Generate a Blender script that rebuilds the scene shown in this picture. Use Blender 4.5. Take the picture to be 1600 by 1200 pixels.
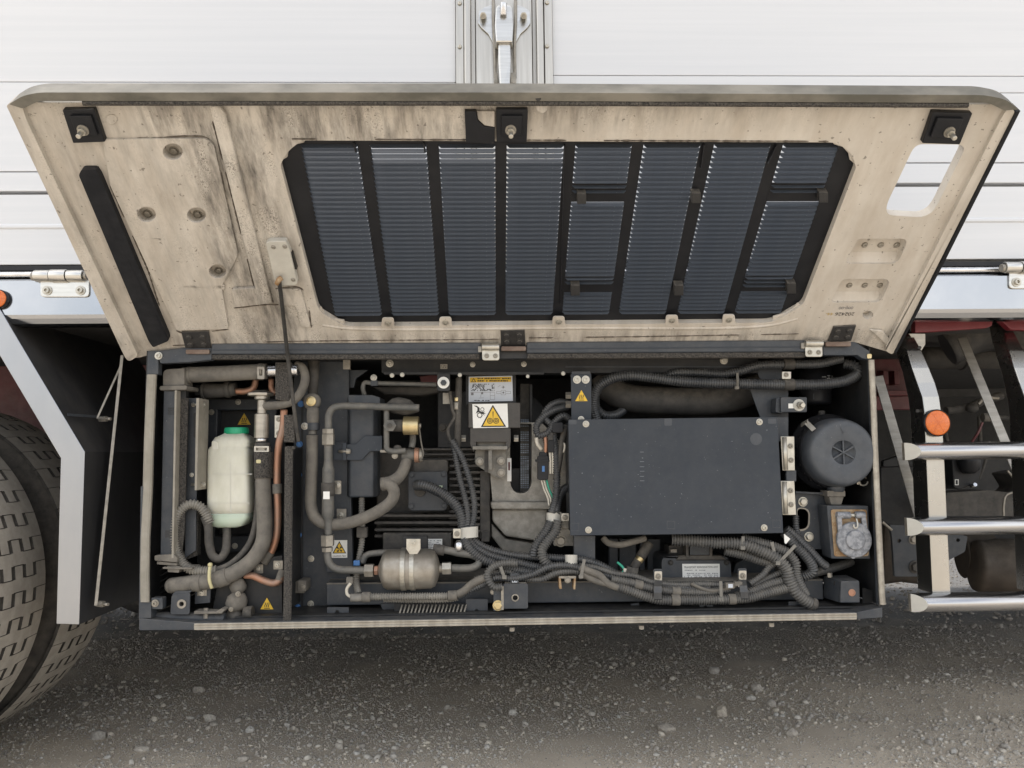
import bpy, bmesh, math, random
import numpy as np
from mathutils import Vector as V, Matrix, noise, geometry

R = math.radians
random.seed(7)
rng = np.random.default_rng(7)
for o in list(bpy.data.objects):
    bpy.data.objects.remove(o)
SC = bpy.context.scene
COL = SC.collection

# ------------------------------------------------------------------ camera
F, PITCH, YAW, ROLL, DIST, HGT = 1200.0, 5.0, 1.5, 0.63, 1.7, 0.75
CAM = V((0, -DIST, HGT))
ROT = Matrix.Rotation(-R(YAW), 3, 'Z') @ Matrix.Rotation(R(90 + PITCH), 3, 'X') @ Matrix.Rotation(-R(ROLL), 3, 'Z')
cd = bpy.data.cameras.new('camera')
cam = bpy.data.objects.new('camera', cd)
COL.objects.link(cam)
cam.matrix_world = Matrix.Translation(CAM) @ ROT.to_4x4()
cd.sensor_width = 36
cd.lens = 36 * F / 1600
cd.clip_start = 0.01
cd.clip_end = 2000
SC.camera = cam

# ------------------------------------------------------------------ sky, sun, exposure
SUN_EL, SUN_AZ = R(60), R(-72)          # azimuth measured from +Y (behind the truck) towards +X
w = bpy.data.worlds.new('World')
SC.world = w
w.use_nodes = True
nt = w.node_tree
nt.nodes.clear()
out = nt.nodes.new('ShaderNodeOutputWorld')
bg = nt.nodes.new('ShaderNodeBackground')
bg.inputs[1].default_value = 0.15
sky = nt.nodes.new('ShaderNodeTexSky')
sky.sky_type = 'NISHITA'
sky.sun_disc = False
sky.sun_elevation = SUN_EL
sky.sun_rotation = SUN_AZ
sky.dust_density = 2.5
# broken white cloud all over the sky, as mirrored in the polished rail
tc = nt.nodes.new('ShaderNodeTexCoord')
mp = nt.nodes.new('ShaderNodeMapping')
mp.inputs['Scale'].default_value = (1, 1, 2.2)
nz = nt.nodes.new('ShaderNodeTexNoise')
nz.inputs['Scale'].default_value = 2.1
nz.inputs['Detail'].default_value = 7
cr = nt.nodes.new('ShaderNodeValToRGB')
cr.color_ramp.elements[0].position = 0.33
cr.color_ramp.elements[0].color = (0, 0, 0, 1)
cr.color_ramp.elements[1].position = 0.58
cr.color_ramp.elements[1].color = (0.85, 0.85, 0.85, 1)
mx = nt.nodes.new('ShaderNodeMix')
mx.data_type = 'RGBA'
mx.inputs[7].default_value = (9.5, 9.3, 9.0, 1)
L = nt.links.new
L(tc.outputs['Generated'], mp.inputs[0])
L(mp.outputs[0], nz.inputs['Vector'])
L(nz.outputs['Fac'], cr.inputs[0])
L(cr.outputs[0], mx.inputs[0])
L(sky.outputs[0], mx.inputs[6])
L(mx.outputs[2], bg.inputs[0])
L(bg.outputs[0], out.inputs[0])

sd = bpy.data.lights.new('sun', 'SUN')
sd.energy = 1.4
sd.angle = R(12)
sd.color = (1, 0.95, 0.87)
sun = bpy.data.objects.new('sun', sd)
COL.objects.link(sun)
tosun = V((math.sin(SUN_AZ) * math.cos(SUN_EL), math.cos(SUN_AZ) * math.cos(SUN_EL), math.sin(SUN_EL)))
sun.rotation_euler = tosun.to_track_quat('Z', 'Y').to_euler()
sun.location = (0, 3, 8)

vs = SC.view_settings
vs.view_transform = 'Standard'
vs.look = 'None'
vs.exposure = 0.72
vs.gamma = 1
vs.use_curve_mapping = False

# ------------------------------------------------------------------ projection helpers: a pixel of the 1600x1200 photograph -> a point on a real plane
def ray(x, y):
    return ROT @ V(((x - 800) / F, (600 - y) / F, -1))

def P(x, y, Y=0.0):
    d = ray(x, y)
    return CAM + d * ((Y - CAM.y) / d.y)

def S(Y=0.0):                      # metres per pixel at depth Y
    return (DIST + Y) / F

DOOR_T = R(39)
DV = V((0, -math.cos(DOOR_T), math.sin(DOOR_T)))     # along the open door, away from its hinge
DN = V((0, -math.sin(DOOR_T), -math.cos(DOOR_T)))    # normal of the door's inner face
DO = P(800, 538, -0.005)

def DP(x, y, w=0.0):
    d = ray(x, y)
    p0 = DO + DN * w
    return CAM + d * ((p0 - CAM).dot(DN) / d.dot(DN))

def DL(u, v, w=0.0):
    return V((u, DO.y, DO.z)) + DV * v + DN * w

# ------------------------------------------------------------------ materials
MATS = {}
def M(name, col, col2=None, scale=20.0, rough=0.5, metal=0.0, dust=0.0, bump=0.0, bscale=200.0, lo=0.4, hi=0.65,
      stretch=(1, 1, 1), spec=0.5, sss=0.0, coat=0.0, rvar=0.12, dcol=(0.30, 0.265, 0.215), speck=0.0, spcol=(.5, .5, .48), spscale=260):
    m = bpy.data.materials.new(name)
    MATS[name] = m
    m.use_nodes = True
    t = m.node_tree
    b = t.nodes['Principled BSDF']
    N = t.nodes.new
    k = t.links.new
    b.inputs['Metallic'].default_value = metal
    b.inputs['Roughness'].default_value = rough
    b.inputs['Specular IOR Level'].default_value = spec
    if sss:
        b.inputs['Subsurface Weight'].default_value = sss
        b.inputs['Subsurface Radius'].default_value = (0.02, 0.02, 0.015)
        b.inputs['Subsurface Scale'].default_value = 0.5
    if coat:
        b.inputs['Coat Weight'].default_value = coat
    co = N('ShaderNodeTexCoord')
    ma = N('ShaderNodeMapping')
    ma.inputs['Scale'].default_value = stretch
    k(co.outputs['Object'], ma.inputs[0])
    def noi(s, det=5, rgh=0.6, v=None):
        n = N('ShaderNodeTexNoise')
        n.inputs['Scale'].default_value = s
        n.inputs['Detail'].default_value = det
        n.inputs['Roughness'].default_value = rgh
        k((v or ma).outputs[0], n.inputs['Vector'])
        return n
    def ramp(src, a, c):
        r = N('ShaderNodeMapRange')
        r.inputs[1].default_value = a
        r.inputs[2].default_value = c
        k(src, r.inputs[0])
        return r.outputs[0]
    def mixc(fac, a, c):
        x = N('ShaderNodeMix')
        x.data_type = 'RGBA'
        if fac is not None: k(fac, x.inputs[0])
        for i, q in ((6, a), (7, c)):
            if isinstance(q, tuple): x.inputs[i].default_value = (*q, 1)
            else: k(q, x.inputs[i])
        return x.outputs[2]
    def mul(a, c):
        x = N('ShaderNodeMath')
        x.operation = 'MULTIPLY'
        for i, q in ((0, a), (1, c)):
            if isinstance(q, (int, float)): x.inputs[i].default_value = q
            else: k(q, x.inputs[i])
        return x.outputs[0]
    c2 = col2 if col2 else tuple(min(1, c * 1.25 + 0.004) for c in col)
    n1 = noi(scale)
    cur = mixc(ramp(n1.outputs['Fac'], lo, hi), col, c2)
    if dust:
        g = N('ShaderNodeNewGeometry')
        sp = N('ShaderNodeSeparateXYZ')
        k(g.outputs['Normal'], sp.inputs[0])
        up = ramp(sp.outputs['Z'], -0.5, 0.9)
        n2 = noi(scale * 2.3 + 9, 8, 0.7)
        f = mul(mul(ramp(n2.outputs['Fac'], 0.28, 0.68), up), min(1.0, dust * 1.5))
        cur = mixc(f, cur, dcol)
    if speck:
        n3 = noi(spscale, 2, 0.5)
        cur = mixc(mul(ramp(n3.outputs['Fac'], 0.735, 0.77), speck), cur, spcol)
    k(cur, b.inputs['Base Color'])
    if rvar:
        n4 = noi(scale * 1.7, 4, 0.6)
        r = N('ShaderNodeMapRange')
        r.inputs[3].default_value = max(0.03, rough - rvar)
        r.inputs[4].default_value = min(1, rough + rvar)
        k(n4.outputs['Fac'], r.inputs[0])
        k(r.outputs[0], b.inputs['Roughness'])
    if bump:
        n5 = noi(bscale, 4, 0.6)
        bm_ = N('ShaderNodeBump')
        bm_.inputs['Strength'].default_value = bump
        bm_.inputs['Distance'].default_value = 0.002
        k(n5.outputs['Fac'], bm_.inputs['Height'])
        k(bm_.outputs[0], b.inputs['Normal'])
    m['h'] = 1
    return m

M('paint', (.024, .032, .044), (.037, .046, .058), 14, .5, 0, spec=.4, dust=.22, bump=.08, speck=.25)
M('paint_flat', (.029, .037, .049), (.037, .045, .057), 9, .55, 0, spec=.3, dust=.08, bump=.06, bscale=300, speck=.25, spscale=230)
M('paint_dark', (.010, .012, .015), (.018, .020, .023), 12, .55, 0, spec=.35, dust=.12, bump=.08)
M('guard_paint', (.028, .026, .024), (.04, .037, .034), 18, .5, 0, dust=.15)
M('rubber', (.022, .022, .022), (.045, .043, .040), 30, .75, 0, dust=.4, bump=.2)
M('hose_dusty', (.095, .090, .081), (.155, .145, .127), 26, .85, 0, dust=.45, bump=.3)
M('hose_dark', (.034, .033, .032), (.060, .057, .053), 24, .75, 0, dust=.3, bump=.2)
M('conduit', (.032, .036, .042), (.062, .067, .072), 16, .36, 0, dust=.2, bump=.05)
M('conduit_dusty', (.14, .136, .125), (.23, .22, .195), 22, .7, 0, dust=.3)
M('pipe_grey', (.075, .08, .08), (.125, .125, .118), 30, .6, 0.2, dust=.5, bump=.1)
M('cast_grey', (.17, .165, .150), (.25, .24, .215), 60, .75, .25, dust=.4, bump=.5, bscale=500)
M('cast_alu', (.25, .24, .215), (.36, .345, .31), 70, .6, .4, dust=.3, bump=.6, bscale=520, speck=.4)
M('motor_paint', (.020, .020, .021), (.036, .035, .034), 20, .6, 0, dust=.4, bump=.15)
M('zinc', (.44, .42, .37), (.56, .54, .48), 60, .42, .8, dust=.2)
M('zinc_dull', (.25, .235, .205), (.36, .335, .29), 60, .5, .6, dust=.4)
M('steel', (.55, .55, .56), (.68, .68, .68), 40, .28, 1.0)
M('stainless', (.52, .51, .48), (.62, .61, .58), 10, .30, 1.0, stretch=(1, 1, 14), rvar=.08, bump=.02, bscale=60)
M('stainless_dirty', (.34, .32, .28), (.47, .44, .39), 18, .45, .85, dust=.3, stretch=(1, 1, 5))
M('drier_metal', (.24, .215, .18), (.42, .40, .36), 26, .48, .75, dust=.5, bump=.15, lo=.35, hi=.7)
M('rail_polish', (.37, .385, .41), (.41, .42, .44), 6, .16, 1.0, rvar=.05)
M('stainless_v', (.46, .44, .40), (.55, .53, .485), 10, .36, .95, stretch=(14, 6, .5), rvar=.08, dust=.1)
M('lip_grey', (.085, .082, .068), (.19, .178, .15), 14, .6, 0, dust=.12, stretch=(.6, 1, 1), bump=.1)
M('rail_dusty', (.32, .295, .25), (.46, .43, .37), 60, .55, .5, dust=.5, bump=.3, bscale=400)
M('chrome_tube', (.42, .42, .43), (.50, .50, .50), 5, .26, 1.0, stretch=(.3, 4, 4), rvar=.04)
M('cap_pale', (.46, .45, .41), (.54, .53, .48), 20, .5, .1)
M('mudguard_steel', (.33, .345, .37), (.36, .37, .39), 9, .34, .95, rvar=.06, stretch=(1, 1, .4), dust=.08)
M('brass', (.52, .42, .22), (.62, .51, .30), 40, .35, .8, dust=.15)
M('copper', (.40, .20, .125), (.34, .22, .165), 30, .5, .55, dust=.3)
M('rust', (.28, .16, .07), (.42, .33, .22), 46, .8, .1, bump=.2)
M('bottle', (.62, .62, .53), (.70, .70, .62), 22, .45, 0, sss=.35, dust=.35, dcol=(.33, .30, .21), stretch=(1, 1, .5))
M('coolant', (.45, .55, .44), (.52, .60, .50), 20, .4, 0, sss=.35)
M('green_cap', (.015, .30, .15), (.02, .36, .19), 20, .4)
M('foam', (.012, .012, .012), (.11, .10, .088), 330, .95, 0, bump=.9, bscale=330, lo=.35, hi=.7)
M('seal', (.23, .215, .18), (.30, .28, .24), 24, .8, 0, dust=.3)
M('yellow', (.72, .46, .03), (.66, .43, .04), 30, .5)
M('label_white', (.78, .78, .75), (.71, .71, .68), 24, .5)
M('label_blue', (.50, .54, .60), (.55, .58, .63), 24, .45)
M('label_green', (.42, .52, .36), (.52, .58, .46), 40, .5)
M('pin_brown', (.13, .085, .065), (.20, .15, .12), 50, .6, .3, dust=.2)
M('scratch', (.17, .185, .205), None, 30, .6)
M('grime_shade', (.075, .062, .05), (.14, .118, .095), 90, .95)
M('ink', (.012, .011, .010), None, 20, .5)
M('ink_grey', (.16, .16, .17), None, 20, .6)
M('ink_brown', (.45, .32, .12), None, 20, .6)
M('white_print', (.6, .6, .58), None, 20, .6)
M('tie_yellow', (.55, .50, .28), (.45, .41, .24), 30, .5)
M('green_wire', (.03, .30, .20), None, 20, .4)
M('wire_white', (.5, .47, .40), None, 30, .5)
M('blue_paint', (.05, .16, .40), (.08, .2, .42), 60, .5)
M('red_frame', (.085, .012, .018), (.13, .020, .028), 12, .5, 0, dust=.25)
M('black_plastic', (.007, .008, .011), (.012, .013, .016), 20, .45, 0, spec=.3, dust=.04)
M('seal_black', (.010, .011, .014), (.018, .019, .022), 30, .8, 0, spec=.25, dust=.06)
M('slat_blue', (.036, .046, .062), (.047, .058, .075), 30, .36, 0, dust=.04, rvar=.05, speck=.2, spscale=200)
M('filter_grey', (.042, .050, .062), (.058, .067, .080), 30, .5, 0, dust=.1, speck=.4, spscale=160, bump=.1)
M('socket_grey', (.17, .18, .20), (.30, .31, .33), 90, .6, .3, bump=.2, lo=.42, hi=.58)
M('amber', (.62, .135, .006), (.50, .10, .006), 200, .25, 0, coat=.5, bump=.5, bscale=260)
M('tyre_rubber', (.36, .33, .285), (.45, .415, .36), 34, .9, 0, dust=.25, bump=.3, bscale=240)
M('post_steel', (.40, .392, .37), (.445, .435, .41), 7, .27, 1.0, rvar=.07, dust=.08)
M('tyre_groove', (.04, .037, .032), (.075, .068, .06), 60, .9)
M('red_bright', (.15, .016, .024), (.19, .026, .034), 12, .45, 0, dust=.15)
M('tyre_side', (.030, .028, .026), (.075, .067, .057), 20, .85, 0, dust=.25)
M('mud_black', (.016, .018, .022), (.034, .035, .038), 7, .45, 0, dust=.12, stretch=(1, 1, .3))
M('belt', (.06, .07, .085), (.26, .31, .38), 60, .4, .2, stretch=(.3, 1, 3))
M('rust_tank', (.036, .028, .022), (.07, .055, .042), 10, .7, .1, dust=.2)
M('panel_white', (.56, .575, .595), (.588, .60, .618), 4, .33, 0, stretch=(.25, 1, 18), rvar=.04, coat=.1)
M('conduit_mid', (.055, .058, .061), (.098, .098, .094), 18, .55, 0, dust=.3)
M('panel_gap', (.24, .24, .24), None, 20, .6)
M('body_dark', (.06, .06, .06), None, 20, .8)
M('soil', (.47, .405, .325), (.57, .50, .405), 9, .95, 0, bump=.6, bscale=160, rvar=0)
def soil_lit_shaded():
    # pale brown dust near, greyer stone further back with the under-truck shade painted in
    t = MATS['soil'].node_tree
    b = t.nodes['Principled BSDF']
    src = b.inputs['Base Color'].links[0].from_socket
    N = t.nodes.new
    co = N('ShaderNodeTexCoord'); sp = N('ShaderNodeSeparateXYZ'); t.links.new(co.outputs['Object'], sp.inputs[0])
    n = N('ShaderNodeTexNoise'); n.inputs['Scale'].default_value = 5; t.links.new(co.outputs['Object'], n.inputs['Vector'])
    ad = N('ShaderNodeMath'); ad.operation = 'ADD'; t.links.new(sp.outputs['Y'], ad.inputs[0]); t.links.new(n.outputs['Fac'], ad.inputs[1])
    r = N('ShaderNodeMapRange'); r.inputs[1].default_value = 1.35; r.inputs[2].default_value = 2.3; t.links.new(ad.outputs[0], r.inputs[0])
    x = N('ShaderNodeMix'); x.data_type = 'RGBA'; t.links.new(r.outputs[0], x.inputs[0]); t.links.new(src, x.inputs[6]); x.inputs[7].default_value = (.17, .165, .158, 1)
    # sunlit strip painted as paler soil along the edge nearest the camera
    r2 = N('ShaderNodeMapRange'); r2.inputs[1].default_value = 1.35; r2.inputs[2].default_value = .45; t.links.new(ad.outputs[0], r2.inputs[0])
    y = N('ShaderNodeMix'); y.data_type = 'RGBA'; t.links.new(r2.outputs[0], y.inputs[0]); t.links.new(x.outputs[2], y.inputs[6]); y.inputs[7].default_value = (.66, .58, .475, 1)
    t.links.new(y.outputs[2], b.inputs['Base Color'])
soil_lit_shaded()

def stone_mat():
    m = bpy.data.materials.new('stone')
    MATS['stone'] = m
    m.use_nodes = True
    t = m.node_tree
    b = t.nodes['Principled BSDF']
    b.inputs['Roughness'].default_value = .92
    a = t.nodes.new('ShaderNodeAttribute')
    a.attribute_name = 'tint'
    r = t.nodes.new('ShaderNodeValToRGB')
    e = r.color_ramp.elements
    e[0].position, e[0].color = 0, (.30, .27, .235, 1)
    e[1].position, e[1].color = 1, (.62, .57, .48, 1)
    for p, c in ((.35, (.38, .355, .32, 1)), (.65, (.48, .43, .36, 1)), (.82, (.52, .505, .47, 1))):
        q = e.new(p); q.color = c
    n = t.nodes.new('ShaderNodeTexNoise')
    n.inputs['Scale'].default_value = 180
    co = t.nodes.new('ShaderNodeTexCoord')
    t.links.new(co.outputs['Object'], n.inputs['Vector'])
    x = t.nodes.new('ShaderNodeMix'); x.data_type = 'RGBA'; x.blend_type = 'MULTIPLY'
    x.inputs[0].default_value = .55
    t.links.new(a.outputs['Fac'], r.inputs[0])
    t.links.new(r.outputs[0], x.inputs[6])
    cr_ = t.nodes.new('ShaderNodeMapRange')
    cr_.inputs[1].default_value = .3; cr_.inputs[2].default_value = .7; cr_.inputs[3].default_value = .5; cr_.inputs[4].default_value = 1.25
    t.links.new(n.outputs['Fac'], cr_.inputs[0])
    t.links.new(cr_.outputs[0], x.inputs[7])
    t.links.new(x.outputs[2], b.inputs['Base Color'])
stone_mat()

def door_mat():
    """cream paint with soot streaks running along the door and black speckle; soot is heaviest on the strip left of the louvres"""
    m = bpy.data.materials.new('door_cream')
    MATS['door_cream'] = m
    m.use_nodes = True
    t = m.node_tree
    N = t.nodes.new
    k = t.links.new
    b = t.nodes['Principled BSDF']
    b.inputs['Roughness'].default_value = .6
    co = N('ShaderNodeTexCoord')
    def noi(scale, stretch, det=6, rg=.65):
        ma = N('ShaderNodeMapping'); ma.inputs['Scale'].default_value = stretch
        k(co.outputs['Object'], ma.inputs[0])
        n = N('ShaderNodeTexNoise'); n.inputs['Scale'].default_value = scale
        n.inputs['Detail'].default_value = det; n.inputs['Roughness'].default_value = rg
        k(ma.outputs[0], n.inputs['Vector'])
        return n.outputs['Fac']
    def mr(s, a, c, lo=0., hi=1.):
        r = N('ShaderNodeMapRange'); r.inputs[1].default_value = a; r.inputs[2].default_value = c
        r.inputs[3].default_value = lo; r.inputs[4].default_value = hi
        k(s, r.inputs[0]); return r.outputs[0]
    def mt(op, a, c):
        x = N('ShaderNodeMath'); x.operation = op
        for i, q in ((0, a), (1, c)):
            if isinstance(q, (int, float)): x.inputs[i].default_value = q
            else: k(q, x.inputs[i])
        return x.outputs[0]
    def mixc(f, a, c):
        x = N('ShaderNodeMix'); x.data_type = 'RGBA'
        if isinstance(f, float): x.inputs[0].default_value = f
        else: k(f, x.inputs[0])
        for i, q in ((6, a), (7, c)):
            if isinstance(q, tuple): x.inputs[i].default_value = (*q, 1)
            else: k(q, x.inputs[i])
        return x.outputs[2]
    sep = N('ShaderNodeSeparateXYZ'); k(co.outputs['Object'], sep.inputs[0])
    X, Z = sep.outputs['X'], sep.outputs['Z']
    base = mixc(mr(noi(9, (1, 1, 1)), .35, .7), (.575, .54, .485), (.485, .448, .395))
    tan = mr(noi(16, (2.2, .5, .5)), .42, .72)
    base = mixc(mt('MULTIPLY', tan, .5), base, (.40, .345, .28))
    def gauss(u, c, wd):
        d = mt('DIVIDE', mt('SUBTRACT', u, c), wd)
        return mt('POWER', 2.718, mt('MULTIPLY', mt('MULTIPLY', d, d), -1.))
    # soot mask: strip left of louvres, plus the top band and the bottom band
    xs_ = DP(372, 300).x - DO.x
    k1 = mt('MULTIPLY', gauss(X, xs_, .07), 1.9)
    zt_ = DP(600, 180).z - DO.z
    k2 = mt('MULTIPLY', mt('MULTIPLY', gauss(X, DP(520, 180).x - DO.x, .19), gauss(Z, zt_ + .005, .05)), 1.25)
    k3 = mt('MULTIPLY', gauss(Z, .008, .02), .85)
    k4 = mt('MULTIPLY', mt('MULTIPLY', gauss(X, -.02, .5), gauss(Z, zt_ + .01, .03)), .8)
    # single smears below the top edge
    for px_, wd_, am_ in ((250, .03, .9), (300, .022, 1.3), (318, .014, 1.2), (455, .010, 1.2), (478, .012, 1.4), (538, .012, 1.2), (552, .010, 1.3), (575, .008, 1.), (650, .010, 1.2), (700, .02, .6)):
        k2 = mt('ADD', k2, mt('MULTIPLY', mt('MULTIPLY', gauss(X, DP(px_, 190).x - DO.x, wd_), gauss(Z, zt_ - .005, .035)), am_))
    msk = mt('MINIMUM', mt('ADD', mt('ADD', k1, k2), mt('ADD', k3, k4)), 1.)
    leftish = mr(X, .35, -.45, .05, .42)
    msk = mt('MAXIMUM', msk, leftish)
    st = mr(noi(24, (1.5, .30, .30), 9, .7), .40, .70)
    sp = mr(noi(420, (1, .8, .8), 3, .7), .47, .58)
    bl = mr(noi(17, (1, .6, .6), 8, .75), .42, .62)
    soot = mt('MULTIPLY', msk, mt('MAXIMUM', mt('MULTIPLY', st, .95), mt('MULTIPLY', sp, mt('MULTIPLY', bl, .75))))
    col = mixc(soot, base, (.038, .034, .03))
    sp2 = mr(noi(120, (1, 1, 1), 2, .5), .69, .72)
    col = mixc(mt('MULTIPLY', sp2, .6), col, (.06, .05, .04))
    k(col, b.inputs['Base Color'])
    bm_ = N('ShaderNodeBump'); bm_.inputs['Strength'].default_value = .12; bm_.inputs['Distance'].default_value = .003
    k(noi(40, (1, 1, 1), 5), bm_.inputs['Height']); k(bm_.outputs[0], b.inputs['Normal'])
door_mat()

# ------------------------------------------------------------------ mesh building
def smooth_path(pts, step):
    pts = [V(p) for p in pts]
    if len(pts) == 2:
        n = max(1, int((pts[1] - pts[0]).length / step))
        return [pts[0].lerp(pts[1], i / n) for i in range(n + 1)]
    q = [pts[0] * 2 - pts[1]] + pts + [pts[-1] * 2 - pts[-2]]
    fine = []
    for i in range(1, len(q) - 2):
        a, b, c, d = q[i - 1:i + 3]
        ta, tb, tcx = (b - a).length ** .5, (c - b).length ** .5, (d - c).length ** .5
        ta, tb, tcx = max(ta, 1e-4), max(tb, 1e-4), max(tcx, 1e-4)
        m1 = (b - a) / ta - (c - a) / (ta + tb) + (c - b) / tb
        m2 = (c - b) / tb - (d - b) / (tb + tcx) + (d - c) / tcx
        m1, m2 = m1 * tb, m2 * tb
        n = 14
        for j in range(n):
            t = j / n
            fine.append(b * (2 * t**3 - 3 * t**2 + 1) + m1 * (t**3 - 2 * t**2 + t) + c * (-2 * t**3 + 3 * t**2) + m2 * (t**3 - t**2))
    fine.append(pts[-1])
    L_ = [0]
    for i in range(1, len(fine)):
        L_.append(L_[-1] + (fine[i] - fine[i - 1]).length)
    n = max(2, int(L_[-1] / step))
    res, j = [], 0
    for i in range(n + 1):
        s = L_[-1] * i / n
        while j < len(L_) - 2 and L_[j + 1] < s: j += 1
        d = L_[j + 1] - L_[j]
        res.append(fine[j].lerp(fine[j + 1], (s - L_[j]) / d if d > 1e-9 else 0))
    return res

class MB:
    def __init__(s):
        s.v, s.f, s.sm = [], [], []
    def add(s, vs, fs, smooth=False):
        b = len(s.v)
        s.v += [V(p) for p in vs]
        s.f += [tuple(i + b for i in f) for f in fs]
        s.sm += [smooth] * len(fs)
        return s
    def box(s, a, b):
        (x0, y0, z0), (x1, y1, z1) = a, b
        vs = [(x, y, z) for z in (z0, z1) for y in (y0, y1) for x in (x0, x1)]
        return s.add(vs, [(0, 2, 3, 1), (4, 5, 7, 6), (0, 1, 5, 4), (2, 6, 7, 3), (0, 4, 6, 2), (1, 3, 7, 5)])
    def obox(s, c, ax, ay, az):
        """oriented box: centre and three half vectors"""
        c, ax, ay, az = V(c), V(ax), V(ay), V(az)
        vs = [c + ax * i + ay * j + az * k for k in (-1, 1) for j in (-1, 1) for i in (-1, 1)]
        return s.add(vs, [(0, 2, 3, 1), (4, 5, 7, 6), (0, 1, 5, 4), (2, 6, 7, 3), (0, 4, 6, 2), (1, 3, 7, 5)])
    def bar(s, a, b, wid, th, nrm=(0, -1, 0)):
        """flat bar from a to b, width across, thickness along nrm"""
        a, b, nrm = V(a), V(b), V(nrm)
        d = (b - a).normalized()
        side = d.cross(nrm).normalized()
        n2 = side.cross(d).normalized()
        return s.obox((a + b) / 2, (b - a) / 2, side * wid / 2, n2 * th / 2)
    def poly(s, pts, ext, holes=(), smooth=False):
        """polygon extruded by ext, holes allowed"""
        ext = V(ext)
        loops = [[V(p) for p in pts]] + [[V(p) for p in h] for h in holes]
        flat = [p for l in loops for p in l]
        n = len(flat)
        if holes:
            tris = geometry.tessellate_polygon(loops)
            fs = [tuple(t) for t in tris]
        else:
            fs = [tuple(range(n))]
        # orientation: front face normal opposite to ext
        def nrm(f):
            a = V((0, 0, 0))
            for i in range(len(f)):
                a += flat[f[i]].cross(flat[f[(i + 1) % len(f)]])
            return a
        fs = [f if nrm(f).dot(ext) < 0 else tuple(reversed(f)) for f in fs]
        vs = flat + [p + ext for p in flat]
        allf = fs + [tuple(i + n for i in reversed(f)) for f in fs]
        o = 0
        area = nrm(tuple(range(len(loops[0]))))
        ok = area.dot(ext) < 0
        for li, l in enumerate(loops):
            m = len(l)
            a2 = V((0, 0, 0))
            for i in range(m): a2 += l[i].cross(l[(i + 1) % m])
            fwd = (a2.dot(ext) < 0) == (li == 0)
            for i in range(m):
                a, b = o + i, o + (i + 1) % m
                allf.append((b, a, a + n, b + n) if fwd else (a, b, b + n, a + n))
            o += m
        return s.add(vs, allf, smooth)
    def pp(s, px, Y, depth, holes=()):
        """pixel outline on the plane at depth Y, extruded straight back"""
        return s.poly([P(x, y, Y) for x, y in px], (0, depth, 0), [[P(x, y, Y) for x, y in h] for h in holes])
    def rect(s, x0, y0, x1, y1, Y, depth, r=0, holes=()):
        return s.pp(rr(x0, y0, x1, y1, r), Y, depth, holes)
    def tube(s, pts, r, seg=12, corr=0, step=None, caps=True, raw=False, flat=1.0):
        """round hose through pts; r number or list per point; corr = ring pitch for corrugated conduit"""
        r0 = r if isinstance(r, (int, float)) else max(r)
        step = step or (corr / 4 if corr else max(r0 * .55, .002))
        path = [V(p) for p in pts] if raw else smooth_path(pts, step)
        n = len(path)
        if isinstance(r, (int, float)):
            rad = [r] * n
        else:
            cum = [0]
            for i in range(1, len(pts)): cum.append(cum[-1] + (V(pts[i]) - V(pts[i - 1])).length)
            rad = []
            for i in range(n):
                t = cum[-1] * i / (n - 1)
                j = 0
                while j < len(cum) - 2 and cum[j + 1] < t: j += 1
                u = (t - cum[j]) / max(1e-9, cum[j + 1] - cum[j])
                rad.append(r[j] * (1 - u) + r[j + 1] * u)
        if corr:
            rad = [q * (1.0 if i % 4 < 2 else .75) for i, q in enumerate(rad)]
        tan = [(path[min(i + 1, n - 1)] - path[max(i - 1, 0)]).normalized() for i in range(n)]
        up = V((0, 0, 1)) if abs(tan[0].z) < .9 else V((0, 1, 0))
        nx = tan[0].cross(up).normalized()
        b0 = len(s.v)
        for i in range(n):
            nx = (nx - tan[i] * nx.dot(tan[i])).normalized()
            ny = tan[i].cross(nx)
            for j in range(seg):
                a = 2 * math.pi * j / seg
                s.v.append(path[i] + (nx * math.cos(a) + ny * math.sin(a) * flat) * rad[i])
        for i in range(n - 1):
            for j in range(seg):
                a, b = b0 + i * seg + j, b0 + i * seg + (j + 1) % seg
                s.f.append((a, b, b + seg, a + seg))
                s.sm.append(True)
        if caps:
            s.f.append(tuple(b0 + j for j in reversed(range(seg))))
            s.f.append(tuple(b0 + (n - 1) * seg + j for j in range(seg)))
            s.sm += [False, False]
        return s
    def lathe(s, c, axis, prof, seg=20, smooth=True, phase=0.0, close=True):
        """profile of (radius, height along axis)"""
        c, axis = V(c), V(axis).normalized()
        up = V((0, 0, 1)) if abs(axis.z) < .9 else V((1, 0, 0))
        nx = axis.cross(up).normalized()
        ny = axis.cross(nx)
        b0 = len(s.v)
        for r, h in prof:
            for j in range(seg):
                a = 2 * math.pi * j / seg + phase
                s.v.append(c + axis * h + (nx * math.cos(a) + ny * math.sin(a)) * max(r, 1e-5))
        for i in range(len(prof) - 1):
            for j in range(seg):
                a, b = b0 + i * seg + j, b0 + i * seg + (j + 1) % seg
                s.f.append((a, b, b + seg, a + seg))
                s.sm.append(smooth)
        if close:
            s.f.append(tuple(b0 + j for j in reversed(range(seg))))
            s.f.append(tuple(b0 + (len(prof) - 1) * seg + j for j in range(seg)))
            s.sm += [False, False]
        return s
    def cyl(s, a, b, r, seg=16, r2=None, smooth=True, phase=0.0):
        a, b = V(a), V(b)
        return s.lathe(a, b - a, [(r, 0), (r if r2 is None else r2, (b - a).length)], seg, smooth, phase)
    def hexa(s, a, b, r):
        return s.cyl(a, b, r, 6, None, False)
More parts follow.
